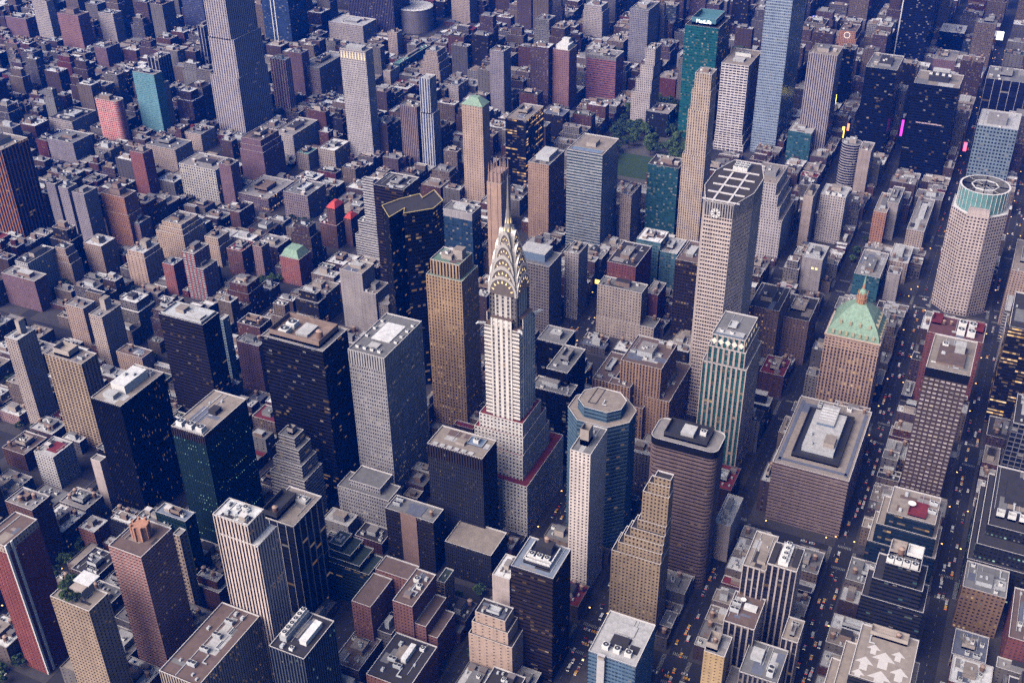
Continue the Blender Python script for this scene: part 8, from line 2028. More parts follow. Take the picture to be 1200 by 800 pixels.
# far blocks that read as one mass
D = [-819,-861,21,30,31,2,1,-1244,238,33,33,39,1,3,-1157,-267,14,30,19,3,0,-972,-725,14,30,31,1,3,-750,-1065,16,28,28,0,4,-622,-1191,9,19,19,6,5,-1143,-522,25,30,31,5,3,-1347,220,14,12,13,1,4,-905,-947,14,30,61,1,7,-920,-947,14,31,37,7,3,-877,-1065,13,14,31,3,1,-1335,-438,11,31,17,2,1,-852,-1200,16,29,21,0,0,-1092,-946,19,29,18,4,3,-1244,-776,11,29,46,0,8,-1525,-1,10,36,20,5,0,-872,-1285,17,29,12,4,1,-893,-1279,13,14,31,3,2,-1586,0,19,34,83,6,3,-1533,-267,18,31,27,5,3,-1680,202,33,33,46,0,2,1,293,8,18,21,0,6,36,-215,21,12,22,1,5,21,-253,8,16,16,2,4,16,-300,16,30,29,0,0,-28,-266,27,29,34,0,4,-170,-300,13,25,18,2,0,-19,-520,14,29,10,1,4,-275,-350,18,29,15,3,4,-183,-470,11,19,9,4,0,-28,-640,8,21,20,7,0,-403,-215,21,30,56,8,2,-557,-180,16,29,35,1,6,-197,-810,8,24,15,4,4,-386,-640,11,24,10,1,0,-810,248,9,24,18,5,1,-771,-40,13,22,21,0,2,-596,-517,9,25,16,2,3,-499,-683,11,22,14,2,3,-436,-895,21,28,12,1,1,-817,-430,8,24,23,7,4,-998,238,19,34,51,4,5,-492,-895,11,24,15,1,1,-402,-980,13,16,23,0,1,-601,-848,9,16,18,0,6,-1091,85,19,21,18,5,2,-612,-946,16,30,37,4,5,-889,-677,11,16,20,5,0,-1210,55,19,24,45,0,3,-1177,-130,14,27,52,1,9,-998,-640,33,25,19,0,6,-1046,-555,15,30,64,3,2,-840,-895,21,30,60,0,6,-900,-861,14,29,37,2,4,-1322,155,25,26,17,1,4,-806,-1105,13,18,22,1,4,-1064,-776,14,30,22,0,4,-1380,165,11,15,22,3,2,-1357,-266,25,30,39,1,0,-1458,165,25,9,17,5,0,-1484,237,33,34,38,0,4,-1072,-945,11,29,23,2,2,-886,-1202,16,31,20,3,2,-1484,-99,14,27,63,4,6,-1552,240,25,32,33,0,3,-1146,-980,25,28,46,2,3,60,426,13,15,43,5,5,138,-282,17,12,11,1,2,-173,0,21,25,21,0,3,-305,165,13,16,15,3,4,-19,-555,9,17,18,1,2,-461,335,13,19,20,4,0,-146,-555,8,21,17,1,2,-171,-640,12,29,7,5,4,-540,-175,12,23,17,1,6,-222,-640,9,18,19,0,1,-704,88,9,19,16,2,4,-282,-725,25,28,14,2,6,-388,-682,8,20,10,3,5,-621,-470,8,19,12,5,6,-829,-40,8,26,9,1,6,-499,-725,8,19,22,6,0,-712,-424,8,17,21,6,3,-729,-437,16,30,15,3,2,-374,-895,8,17,21,2,1,-598,-767,8,20,13,2,1,-940,-300,25,28,16,5,5,-1084,55,27,23,12,1,4,-986,-470,19,29,32,5,0,-545,-1150,8,14,20,4,1,-586,-1194,8,23,15,6,0,-1244,-130,25,28,35,1,3,-1092,-555,25,28,42,2,1,-1150,-436,14,30,35,2,1,-1244,-182,19,30,27,3,0,-610,-1235,27,31,18,5,2,-1218,-385,33,29,25,7,3,-712,-1150,17,28,16,3,2,-752,-1115,16,29,18,4,2,-1367,220,19,12,23,5,3,-792,-1106,11,19,16,0,4,-856,-1118,27,31,29,1,1,-1323,-437,11,30,13,0,2,-1382,-300,25,29,47,0,2,-1469,-215,14,30,46,1,4,-1566,-1,25,36,34,3,0,-1588,156,33,24,92,7,1,-1702,156,25,25,31,3,3,-958,-1541,25,29,38,2,1,60,248,13,23,31,2,3,40,418,8,22,14,4,2,-2,326,14,28,33,4,0,-100,293,8,14,14,5,5,-125,83,11,23,17,2,1,-195,163,8,17,15,4,6,-124,-90,9,18,19,7,0,-181,-268,27,31,11,3,3,33,-512,8,21,21,4,4,-410,239,21,33,26,2,0,-432,239,21,33,19,5,1,-468,155,16,25,10,4,1,-319,-470,11,18,22,0,3,-570,-89,8,17,16,5,2,-548,-293,20,23,15,0,3,-460,-517,9,25,13,5,3,-713,55,18,22,25,0,3,-607,-436,21,30,11,0,3,-833,202,8,22,23,0,1,-821,-40,11,23,12,2,3,-345,-848,13,17,31,6,3,-885,342,13,12,20,0,7,-425,-810,13,22,39,0,5,-813,-300,21,28,39,5,2,-357,-946,21,29,22,2,3,-409,-933,11,16,9,3,5,-926,-265,14,29,18,3,6,-565,-850,8,18,15,2,0,-761,-601,9,25,14,4,4,-878,-428,8,22,20,2,4,-736,-725,8,22,15,3,2,-1169,239,33,33,44,2,1,-910,-640,14,31,9,8,8,-714,-980,8,16,16,1,1,-1150,-353,33,31,32,3,9,-1135,-437,14,31,44,4,5,-1291,239,16,32,26,3,7,-1297,202,22,34,15,1,3,-1296,155,21,25,19,1,2,-612,-1187,8,16,19,2,1,-986,-777,33,30,35,4,1,-1244,-300,14,30,64,8,0,-1102,-692,25,30,19,4,7,-1382,220,14,14,25,0,2,-1100,-725,14,31,19,2,1,-637,-1287,16,31,17,2,8,-722,-1235,13,24,23,3,2,-775,-1194,9,9,15,1,0,-800,-1200,16,16,37,5,3,-859,-1194,8,23,23,4,0,-738,-1361,8,19,23,5,0,-1437,-350,25,29,58,2,1,-1533,-40,18,33,21,8,1,-1616,202,33,34,34,0,2,-1640,155,25,26,35,1,5,-998,-1287,14,31,79,2,4,-1685,-2,33,36,48,4,2,-114,-95,8,23,18,3,2,-186,-130,9,22,16,2,1,-316,-182,13,30,33,5,3,-362,-88,8,16,15,2,3,-402,-91,8,19,19,5,1,-222,-470,21,28,16,7,2,-175,-555,11,20,8,3,4,-292,-428,11,21,18,4,2,-569,167,8,14,15,3,4,-578,-94,8,22,19,4,4,-650,168,9,13,14,3,3,-652,92,9,14,23,2,2,-279,-638,11,16,8,4,4,-288,-640,8,17,19,2,0,-647,-385,27,29,17,6,2,-433,-725,21,28,20,0,0,-809,-40,9,19,16,3,1,-848,91,13,16,23,5,2,-833,8,11,26,16,5,6,-564,-606,16,9,19,2,0,-337,-895,9,17,18,5,0,-352,-895,8,19,16,5,0,-733,-470,16,30,27,0,1,-956,327,26,28,29,8,1,-883,-254,9,18,13,7,6,-810,-425,9,18,18,5,1,-964,24,19,10,19,5,4,-751,-598,8,21,16,4,5,-584,-850,11,19,15,1,3,-750,-684,13,23,21,1,4,-476,-1025,8,24,21,5,3,-614,-895,8,19,24,2,2,-776,-768,9,21,12,4,3,-783,-766,8,19,9,2,3,-877,-684,8,23,19,3,0,-1096,-215,33,30,25,2,5,-1116,-352,33,30,46,2,1,-604,-1150,21,31,21,0,2,-571,-1195,8,24,16,1,2,-1244,-266,25,29,19,3,0,-1335,293,14,30,24,3,5,-1117,-691,14,29,18,3,0,-1244,-435,11,29,13,3,5,-782,-1150,8,21,9,2,3,-647,-1277,9,20,19,2,2,-708,-1235,13,25,20,2,1,-1189,-606,14,30,37,1,3,-1179,-640,33,28,31,0,5,-971,-980,14,30,24,1,1,-1209,-605,19,29,29,3,3,-664,-1320,16,28,16,5,3,-727,-1277,9,20,17,5,4,-1443,55,33,24,46,5,4,-1319,-470,33,24,21,3,0,-1333,-522,11,31,22,2,1,-768,-1320,11,25,16,2,3,-1542,-215,27,31,38,3,6,-1616,-2,14,36,39,1,7,-840,-1490,13,20,19,2,0,-934,-1575,25,29,36,7,4,138,157,11,23,17,8,3,212,-100,24,28,24,5,2,254,-300,21,28,10,2,6,158,-300,11,23,12,4,2,-139,333,13,22,20,0,1,-187,163,8,17,14,1,6,-222,163,9,17,13,5,3,17,-470,11,17,18,2,4,51,-555,11,18,12,2,5,-301,-340,9,18,20,2,1,-200,-470,8,14,11,3,1,-417,-130,8,17,17,3,3,-267,-470,10,13,9,1,6,-192,-555,8,20,10,1,4,-270,-512,13,16,7,9,2,-572,128,21,24,15,3,0,-536,-40,8,18,13,1,4,-603,166,8,14,13,0,5,-320,-555,8,23,16,3,0,-332,-555,11,23,9,3,5,-584,-130,8,17,20,0,1,-339,-555,8,21,8,2,0,-267,-638,10,22,7,2,0,-664,128,8,12,19,4,4,-325,-593,8,16,14,2,3,-664,92,11,14,17,3,4,-449,-470,8,14,16,3,1,-284,-678,10,17,56,4,3,-338,-640,27,28,14,3,3,-395,-606,14,29,9,2,4,-429,-626,14,16,32,0,4,-569,-470,9,17,14,1,6,-784,88,11,19,18,1,2,-383,-720,8,11,8,2,0,-841,167,13,13,25,0,1,-841,11,8,22,13,4,2,-749,-300,27,31,17,2,5,-592,-606,27,29,17,4,6,-345,-895,8,21,16,1,2,-963,238,19,34,41,7,2,-499,-895,8,19,14,0,4,-744,-596,11,19,17,6,2,-636,-810,21,13,14,1,2,-885,-432,8,25,13,0,5,-441,-1019,8,18,15,5,3,-965,-300,24,29,8,2,0,-606,-895,13,25,18,4,1,-741,-810,27,28,20,1,2,-998,-436,33,29,35,4,6,-1195,238,25,33,36,7,3,-1212,325,14,29,98,1,0,-650,-1026,8,24,15,2,4,-706,-980,11,18,17,2,3,-618,-1107,9,20,19,5,3,-573,-1150,9,21,15,3,0,-563,-1186,9,15,20,8,5,-998,-725,25,28,19,2,4,-707,-1108,12,22,19,2,4,-1088,-607,19,30,56,2,8,-664,-1203,16,31,36,4,2,-998,-895,14,30,22,2,4,-1132,-690,14,29,18,3,2,-801,-1150,11,18,8,3,6,-1406,165,25,15,17,7,3,-1432,165,25,15,13,2,0,-1285,-470,10,24,21,0,6,-763,-1235,8,23,21,8,4,-828,-1187,8,16,19,3,1,-835,-1193,8,22,22,3,1,-1172,-945,19,29,23,0,4,-757,-1405,8,19,20,2,0,-1310,-776,19,29,39,3,4,-1464,-436,25,30,42,3,1,-1601,-1,14,35,31,2,5,-1599,-98,14,26,42,1,5,-1636,-1,19,35,101,4,0,-1625,-99,25,27,79,2,4,-878,-1543,27,31,47,2,4,26,55,12,25,16,6,2,-429,161,11,19,20,0,3,-434,128,16,24,27,4,1,-449,202,13,18,24,6,2,-215,-385,8,24,14,1,0,-409,-130,9,19,16,5,4,-289,-385,8,19,15,5,6,-582,128,9,18,11,5,0,-554,-130,26,28,21,4,3,-572,-215,13,26,32,5,2,-380,-602,8,25,14,2,1,-567,-338,13,13,15,2,0,-748,91,8,15,24,4,4,-375,-720,27,25,9,2,2,-783,-40,11,26,17,1,2,-836,-40,8,24,8,3,5,-437,-765,9,19,13,7,5,-387,-854,9,22,18,2,2,-808,-257,8,20,22,0,2,-549,-725,8,19,13,0,3,-963,83,11,23,17,2,2,-591,-766,8,20,13,1,3,-480,-895,9,21,19,1,6,-1075,240,14,32,35,4,0,-1056,55,25,22,17,4,0,-863,-555,13,19,34,0,0,-485,-1021,8,20,16,2,1,-834,-640,16,28,23,2,3,-1125,325,14,29,63,3,2,-893,-555,8,18,20,3,2,-790,-725,8,21,9,5,4,-1145,-1,25,36,19,0,0,-1132,-385,25,28,26,8,2,-998,-692,19,18,19,1,5,-1311,238,19,34,26,0,7,-1162,-437,11,31,14,3,4,-719,-1109,11,22,24,8,2,-726,-1111,8,25,23,4,2,-735,-1104,8,18,21,0,0,-1340,156,17,24,12,2,0,-1217,-438,19,31,19,0,7,-1085,-725,14,28,22,1,6,-1197,-522,33,31,30,3,5,-620,-1286,27,30,31,1,3,-774,-1150,11,16,8,5,6,-1147,-691,14,29,17,4,5,-751,-1201,27,30,19,0,3,-956,-980,25,30,36,0,0,-1389,-40,14,34,41,2,5,-1401,-2,33,36,31,1,0,-1218,-692,25,30,13,1,1,-1416,-300,33,28,104,5,3,-1244,-725,11,31,9,0,7,-1526,240,11,32,21,3,2,-740,-1405,8,24,22,1,6,-1073,-1065,19,30,99,5,5,-1337,-690,14,29,20,0,6,-1192,-946,19,30,19,5,0,-1352,-692,14,30,31,0,1,-1614,157,25,24,26,5,2,-844,-1405,15,28,9,2,6,-1651,-1,14,35,41,5,3,-1699,238,33,33,42,2,4,-1734,155,19,25,39,4,2,276,-300,27,31,15,2,3,-92,293,8,19,17,5,0,290,-352,17,31,20,3,0,138,-252,13,16,15,0,2,-154,-40,27,9,40,0,0,172,-470,17,31,40,4,2,-309,55,8,15,18,6,1,-210,-249,21,12,47,5,1,-114,-385,8,22,15,5,5,-393,202,21,34,32,2,1,-157,-385,8,21,15,1,0,-456,248,9,24,15,0,4,-222,-385,8,19,16,2,2,-449,87,11,19,18,5,4,-378,-385,13,15,39,1,4,-590,128,8,13,10,0,7,-222,-597,13,20,24,1,1,-499,-215,11,15,16,0,4,-469,-385,27,29,61,2,1,-383,-512,13,21,9,1,0,-423,-470,9,17,15,5,0,-430,-470,8,17,19,3,6,-372,-598,8,21,17,2,2,-621,-258,27,21,13,8,4,-467,-548,27,22,20,2,0,-767,156,13,25,8,0,2,-779,255,8,17,21,3,3,-775,128,16,25,9,3,4,-461,-640,9,20,12,5,9,-550,-555,8,22,8,0,6,-848,163,8,18,21,2,4,-368,-810,8,21,24,0,5,-895,342,9,12,18,0,3,-453,-810,27,29,10,3,0,-951,82,11,25,15,7,7,-944,24,11,10,18,2,5,-485,-851,8,20,18,5,3,-978,238,14,34,36,3,0,-972,155,10,25,13,4,2,-799,-470,16,31,30,3,2,-843,-436,16,29,9,7,1,-480,-941,8,24,13,4,2,-499,-937,8,21,11,3,2,-554,-895,8,24,10,1,2,-718,-765,8,18,9,1,0,-864,-593,8,17,16,3,2,-851,-640,16,28,20,0,3,-914,-606,19,29,18,1,6,-895,-640,11,18,8,3,0,-870,-687,9,25,19,5,4,-1064,-385,11,28,22,8,3,-1130,-215,33,31,17,4,6,-855,-777,21,17,48,6,2,-1079,-385,14,28,17,1,2,-944,-692,12,31,18,8,5,-1232,0,33,35,61,0,6,-878,-846,13,15,34,1,5,-1152,-385,19,28,32,1,0,-835,-980,13,22,15,4,1,-998,-810,19,30,31,3,1,-1125,-640,25,28,43,4,3,-1148,-606,33,29,43,2,3,-1397,240,14,32,35,2,0,-1412,240,14,32,33,1,1,-1162,-691,14,29,16,6,4,-998,-947,19,31,12,9,1,-1121,-777,14,31,15,1,9,-1444,293,33,29,39,2,7,-1192,-691,14,30,14,1,7,-869,-1195,9,24,19,0,0,-1339,-470,19,29,26,0,1,-944,-1150,19,31,32,1,2,-1157,-895,19,14,29,0,3,-792,-1320,9,19,14,3,3,-1177,-895,19,14,50,2,5,-1400,-521,14,29,56,2,2,-839,-1373,21,31,11,3,7,-1584,-98,11,26,24,2,4,-904,-1370,33,29,29,2,4,-1645,238,25,34,85,3,2,-1640,-98,14,26,30,1,2,-1714,239,14,32,30,4,0,-1678,-99,25,27,28,1,3,-1734,0,33,34,53,2,4,-1797,239,32,32,91,4,3,138,202,33,19,7,3,3,74,376,17,31,23,3,3,174,-252,13,15,43,1,2,-103,337,13,17,27,4,6,-325,247,8,25,18,3,0,-290,12,11,22,11,3,8,-348,253,8,19,15,0,0,-316,55,8,18,17,9,0,91,-555,16,30,24,4,3,-148,-385,11,21,18,1,2,-470,293,8,20,15,4,3,-453,128,8,15,19,0,3,-109,-555,8,23,21,5,0,-127,-555,9,17,21,2,3,-125,-601,8,25,22,1,4,-462,-130,16,26,17,4,4,-208,-555,8,24,14,1,0,-121,-640,8,24,15,8,3,-587,333,9,21,23,5,3,-149,-640,27,28,9,0,2,-616,246,8,25,13,4,2,-146,-725,21,29,27,4,0,-593,-130,8,21,18,0,2,-150,-770,8,23,16,2,7,-710,376,15,29,28,3,3,-643,-130,21,27,21,1,2,-593,-261,13,24,13,2,3,-730,376,11,24,15,0,2,-664,-100,21,28,40,0,0,-222,-768,9,21,18,7,2,-664,-130,11,15,14,1,2,-182,-810,8,14,23,3,0,-770,376,27,30,41,1,4,-755,92,8,14,19,4,1,-338,-725,21,30,26,7,1,-470,-640,8,23,7,5,2,-709,-262,14,26,23,4,2,-821,4,11,29,14,2,5,-928,238,11,33,17,7,3,-932,24,14,10,17,1,8,-842,-300,21,28,29,0,2,-593,-725,21,28,16,2,6,-601,-725,8,20,16,8,6,-826,-428,8,22,18,9,3,-388,-980,21,29,18,4,2,-864,-350,16,29,15,3,3,-569,-810,13,13,24,0,8,-904,-351,11,30,9,3,2,-851,-470,13,16,27,4,0,-835,-514,9,23,18,1,3,-859,-470,8,21,18,1,5,-827,-593,8,17,24,3,2,-782,-686,11,25,15,3,5,-902,-503,11,11,7,6,1,-1110,326,25,28,31,4,1,-499,-1020,13,19,9,5,4,-938,-436,11,30,16,5,3,-782,-725,11,21,12,2,5,-913,-555,19,29,14,5,1,-894,-602,8,26,20,5,0,-966,-470,14,29,25,2,2,-1070,-266,14,29,29,3,0,-550,-1065,8,20,19,0,1,-932,-606,17,30,12,2,0,-1172,0,14,34,20,2,2,-1210,239,14,33,31,2,5,-919,-692,14,30,26,0,0,-1143,-300,11,28,10,3,6,-963,-690,11,16,13,4,4,-767,-1024,8,23,23,4,2,-1218,-266,11,30,21,0,1,-582,-1235,27,30,37,2,3,-852,-980,16,31,18,2,2,-620,-1235,9,19,20,1,3,-844,-1017,9,12,20,3,1,-1352,238,14,33,32,4,6,-1367,238,14,33,36,1,3,-1244,-385,25,28,20,8,5,-1232,-437,14,31,15,5,3,-1382,239,14,32,40,5,2,-1367,0,14,18,25,3,0,-789,-1150,8,21,8,0,1,-1374,-40,33,35,40,4,1,-1402,83,11,23,23,2,3,-1331,-266,33,30,22,0,3,-765,-1194,13,23,7,4,3,-983,-980,11,28,17,2,0,-1177,-690,14,29,14,2,6,-1438,240,25,32,22,1,3,-1450,239,11,33,19,0,0,-819,-1196,8,24,14,1,2,-749,-1277,11,20,13,0,0,-1458,55,14,25,43,1,4,-1469,-100,19,28,46,1,1,-1484,-40,19,36,18,0,4,-816,-1287,21,31,11,5,3,-844,-1265,27,8,9,3,4,-1323,-606,14,29,46,2,8,-1554,156,14,24,45,4,0,-749,-1405,8,20,14,6,7,-945,-1235,25,28,34,0,7,-1593,239,14,33,24,8,0,-853,-1359,13,17,9,2,3,-861,-1356,8,15,12,5,1,-870,-1359,8,17,19,2,4,-1450,-522,25,30,18,6,9,-1484,-435,19,29,36,3,0,-1553,-266,19,29,37,1,5,-825,-1451,8,25,12,4,0,-1652,155,11,25,21,3,2,-1665,239,19,32,33,7,2,-1664,156,11,24,14,2,6,-914,-1405,11,29,20,3,0,-1676,155,11,26,14,5,5,-929,-1405,14,31,39,6,4,-1652,-98,11,26,15,2,5,-978,-1373,19,31,70,5,4,-1714,155,11,25,22,1,9,-1700,0,14,34,78,0,4,-1704,-98,25,26,70,3,4,-1794,156,29,24,71,5,3]
dw, dr = {}, {}
for q in range(0, len(D), 7):
    x0, y0, w, d, h, s, rr = D[q:q + 7]
    W = dw.setdefault(s, MB()); Rf = dr.setdefault(rr, MB())
    volume(W, Rf, Rf, rectpoly(x0, y0, x0 + w, y0 + d), .15, h, ST[FS[s]], False)
    if (x0 + y0) % 2: Rf.box(x0 + w * .3, y0 + d * .3, h - 1.1, x0 + w * .6, y0 + d * .7, h + 3)
Dm = MB(); mats = []
for dct, isw in ((dw, 1), (dr, 0)):
    for s, mb in dct.items():
        for V, UV, M, Nn in zip(mb.v, mb.uv, mb.m, mb.n):
            Dm.v.append(V); Dm.uv.append(UV); Dm.m.append(M * 0 + len(mats)); Dm.n.append(Nn)
        mats.append(facade(FS[s]) if isw else roofmat(FR[s]))
tag(Dm.build('distant_buildings', mats), 'mass of small far-off city buildings filling the blocks towards the top of the view', 'buildings', None, 'stuff')
# ------------------------------------------------------------------ ground, blocks, roads
def flat(name, rects, z0, z1, mat, kind='structure', label=None):
    mb = MB()
    for (x0, y0, x1, y1) in rects:
        if z1 - z0 > .05: mb.box(x0, y0, z0, x1, y1, z1)
        else: mb.quad((x0, y0, z1), (x1, y0, z1), (x1, y1, z1), (x0, y1, z1))
    o = mb.build(name, [mat]); tag(o, label, None, None, kind); return o
ASPH = patchy('asphalt', (.022, .021, .025), .9, .6, .05, col2=(.014, .014, .018))
PAVE = patchy('pavement_concrete', (.048, .043, .044), .9, .5, .2, col2=(.03, .027, .028))
g = MB(); g.quad((-6000, -6000, 0), (1000, -6000, 0), (1000, 3500, 0), (-6000, 3500, 0)); tag(g.build('ground', [ASPH]), 'dark asphalt ground under the city blocks', None, None, 'structure')
XA = [(560, 26), (345, 24), (123, 24), (-50, 22), (-240, 28), (-514, 22), (-680, 24), (-1015, 26), (-1260, 24), (-1500, 24), (-1750, 24), (-2000, 24), (-2250, 24)]
YS = [(-1841, 15), (-1756, 15), (-1671, 15), (-1586, 15), (-1501, 15), (-1416, 15), (-1331, 15), (-1246, 15), (-1161, 15), (-1076, 15), (-991, 15), (-906, 15), (-821, 15), (-736, 15), (-651, 15), (-566, 15), (-481, 15), (-396, 15), (-311, 15), (-226, 15), (-141, 15), (-56, 26), (45, 15), (118, 15), (192, 15), (283, 15), (366, 15), (452, 15), (538, 15), (624, 15), (710, 15), (796, 15)]
blocks, dashes, stripes = [], [], []
for (xa, wa), (xb, wb) in zip(XA[1:], XA):
    for (ya, va), (yb, vb) in zip(YS, YS[1:]):
        blocks.append((xa + wa / 2, ya + va / 2, xb - wb / 2, yb - vb / 2))
PK = (-1000, -226, -694, -70)
blocks = [b for b in blocks if not (b[0] < PK[2] - 30 and b[2] > PK[0] + 30 and b[1] < PK[3] - 10 and b[3] > PK[1] + 10)]
flat('pavement', blocks, 0, .15, PAVE, label='raised pavements of the city blocks')
flat('park_path', [PK], 0, .15, patchy('park_gravel', (.09, .085, .08), .9, .5, .2), label='gravel paths of the small city park')
flat('park_lawn', [(-785, -186, -705, -118)], .15, .16, patchy('lawn', (.03, .06, .022), .9, .5, .15), label='oval green lawn of the small city park')
for (yc, w) in YS:
    if not -320 < yc < 470: continue
    x = 200
    while x > -1500:
        if all(abs(x - xa) > wa / 2 + 4 for xa, wa in XA): dashes.append((x, yc - .12, x + 3, yc + .12))
        x -= 9
for (xc, w) in XA:
    if not -1100 < xc < 200: continue
    for (yc, wy) in YS:
        if not -150 < yc < 470: continue
        for s in (-1, 1):
            k = -w / 2 + 2
            X = xc + s * (w / 2 + 2.6)
            while k < wy and X:
                yy = yc - wy / 2 + 1 + (k + w / 2)
                if yy > yc + wy / 2 - 1: break
                stripes.append((X - 1.5, yy, X + 1.5, yy + .6)); k += 1.3
        for s in (-1, 1):
            Y = yc + s * (wy / 2 + 2.6); k = xc - w / 2 + 1
            while k < xc + w / 2 - 1:
                stripes.append((k, Y - 1.5, k + .6, Y + 1.5)); k += 1.3
flat('road_marking', dashes + stripes, 0, .006, patchy('road_paint', (.24, .235, .22), .8, .4, .5), label='painted lane dashes and crossing stripes on the streets')

# ------------------------------------------------------------------ vehicles
def car_mesh(name, body, L=4.6, Wd=1.9, Hh=1.45, kind='car'):
    mb = MB(); h = Wd / 2
    if kind == 'car':
        prof = [(-L / 2, .35), (-L / 2, .85), (-L * .34, .95), (-L * .2, Hh), (L * .14, Hh), (L * .27, .92), (L / 2, .78), (L / 2, .35)]
        gl = {2: 1, 4: 1}
    elif kind == 'van':
        prof = [(-L / 2, .4), (-L / 2, Hh), (L * .28, Hh), (L * .42, 1.2), (L / 2, 1.05), (L / 2, .4)]; gl = {2: 1}
    else:
        prof = [(-L / 2, .4), (-L / 2, Hh), (L / 2 - .3, Hh), (L / 2, 1.3), (L / 2, .4)]; gl = {2: 1}
    for i in range(len(prof) - 1):
        (xa, za), (xb, zb) = prof[i], prof[i + 1]
        mb.quad((xa, -h, za), (xa, h, za), (xb, h, zb), (xb, -h, zb), gl.get(i, 0))
    mb.ngon([(x, -h, z) for x, z in reversed(prof)], 0); mb.ngon([(x, h, z) for x, z in prof], 0)
    if kind != 'car' or True:
        for s in (-1, 1):
            z0, z1 = (.95, Hh - .12) if kind == 'car' else (Hh * .55, Hh * .82)
            a, b = (-L * .26, L * .18) if kind == 'car' else (-L * .45, L * .3)
            q = [(a, s * (h + .01), z0), (b, s * (h + .01), z0), (b - .4, s * (h + .01), z1), (a + .4, s * (h + .01), z1)]
            if s < 0: mb.ngon(q, 1)
            else: mb.ngon(list(reversed(q)), 1)
    for s in (-.62, .62):
        mb.box(L / 2 - .05, s * h - .28, .55, L / 2 + .05, s * h + .28, .85, 2)
        mb.box(-L / 2 - .05, s * h - .28, .6, -L / 2 + .05, s * h + .28, .9, 3)
    for wx in (-L * .31, L * .31):
        for s in (-1, 1):
            n = 10
            c = [(wx + .34 * math.cos(2 * math.pi * k / n), s * (h + .02), .34 + .34 * math.sin(2 * math.pi * k / n)) for k in range(n)]
            mb.ngon(c if s < 0 else list(reversed(c)), 4)
            for k in range(n):
                a, b = c[k], c[(k + 1) % n]
                mb.quad(a, b, (b[0], b[1] - s * .25, b[2]), (a[0], a[1] - s * .25, a[2]), 4)
    return mb.build(name, [body, patchy('car_glass', (.02, .02, .03), .15, .1, 1), glow('head_lamp', (1, .88, .7), 1.0, (.8, .8, .8)), glow('tail_lamp', (1, .06, .03), 1.2, (.4, .02, .02)), DARKM])
paint = lambda n, c: patchy('car_paint_' + n, c, .35, .1, 1)
CARS = [('car', car_mesh('car', paint('black', (.02, .02, .022))), 'black car', 4.6), ('car', car_mesh('car', paint('silver', (.45, .45, .47))), 'silver car', 4.6),
        ('car', car_mesh('car', paint('white', (.75, .75, .74))), 'white car', 4.6), ('taxi', car_mesh('taxi', paint('yellow', (.72, .38, .02))), 'yellow taxi', 4.6),
        ('van', car_mesh('van', paint('vanwhite', (.72, .72, .72)), 6.2, 2.1, 2.5, 'van'), 'white van', 6.2), ('bus', car_mesh('bus', paint('buswhite', (.62, .64, .68)), 12, 2.6, 3.1, 'bus'), 'pale city bus', 12)]
ROADS = [   # axis, centre, from, to, lanes(offset, direction), density, phrase
    ('x', 283, -1480, 150, ((-5.2, 0), (-1.8, -1), (1.8, -1), (5.2, 0)), .55, 'street right of the broad brown banded block'),
    ('x', 366, -1300, -20, ((-5, 0), (-1.7, 1), (1.7, 1), (5, 0)), .45, 'street right of the tower of white windows'),
    ('x', -56, -430, -255, ((-9, -1), (-5.5, -1), (-2, -1), (2, 1), (5.5, 1), (9, 1)), .7, 'wide street left of the beige gridded block'),
    ('x', 122, 35, 190, ((-5, 0), (-1.7, 1), (1.7, 1), (5, 0)), .55, 'street beside the dark frame-topped tower'),
    ('x', 192, -60, 135, ((-5, 0), (-1.7, -1), (1.7, -1)), .5, 'street below the round-cornered brown tower'),
    ('y', 123, 105, 290, ((-9, 1), (-5.5, 1), (-2, 1), (2, 1), (5.5, 1), (9, 1)), .5, 'avenue crossing by the blue glass tower'),
    ('y', -514, 205, 400, ((-6, 1), (-2, 1), (2, 1), (6, 1)), .6, 'avenue crossing behind the copper pyramid roof'),
    ('x', 45, -35, 70, ((-4, 0), (0, -1), (4, 0)), .5, 'street at the foot of the spired tower'),
    ('y', -50, 100, 280, ((-7, -1), (-3.5, -1), (0, -1), (3.5, -1), (7, -1)), .4, 'avenue below the diamond crown tower'),
    ('y', 345, -420, -260, ((-6, 1), (0, 1), (6, 1)), .4, 'avenue at the bottom left corner'),
    ('x', -310, 20, 330, ((-4, 0), (0, 1), (4, 0)), .3, 'street behind the red balconied corner tower'),
    ('y', -1015, 20, 330, ((-8, 1), (-4, 1), (0, 1), (4, 1)), .35, 'far avenue among the black towers'),
]
ROADTXT = {'black car': 'small black car on the %s', 'silver car': 'small silver car on the %s', 'white car': 'small white car on the %s', 'yellow taxi': 'yellow taxi on the %s', 'white van': 'white van on the %s', 'pale city bus': 'pale city bus on the %s'}
ncar = 0
EMAP = list(RECT.values()) + [(f[3], f[4], f[5], f[6], f[7]) for f in F]
def inbuilding(x, y, m=2): return any(a - m < x < c + m and b - m < y < d + m for a, b, c, d, h in EMAP)
r = random.Random(21)
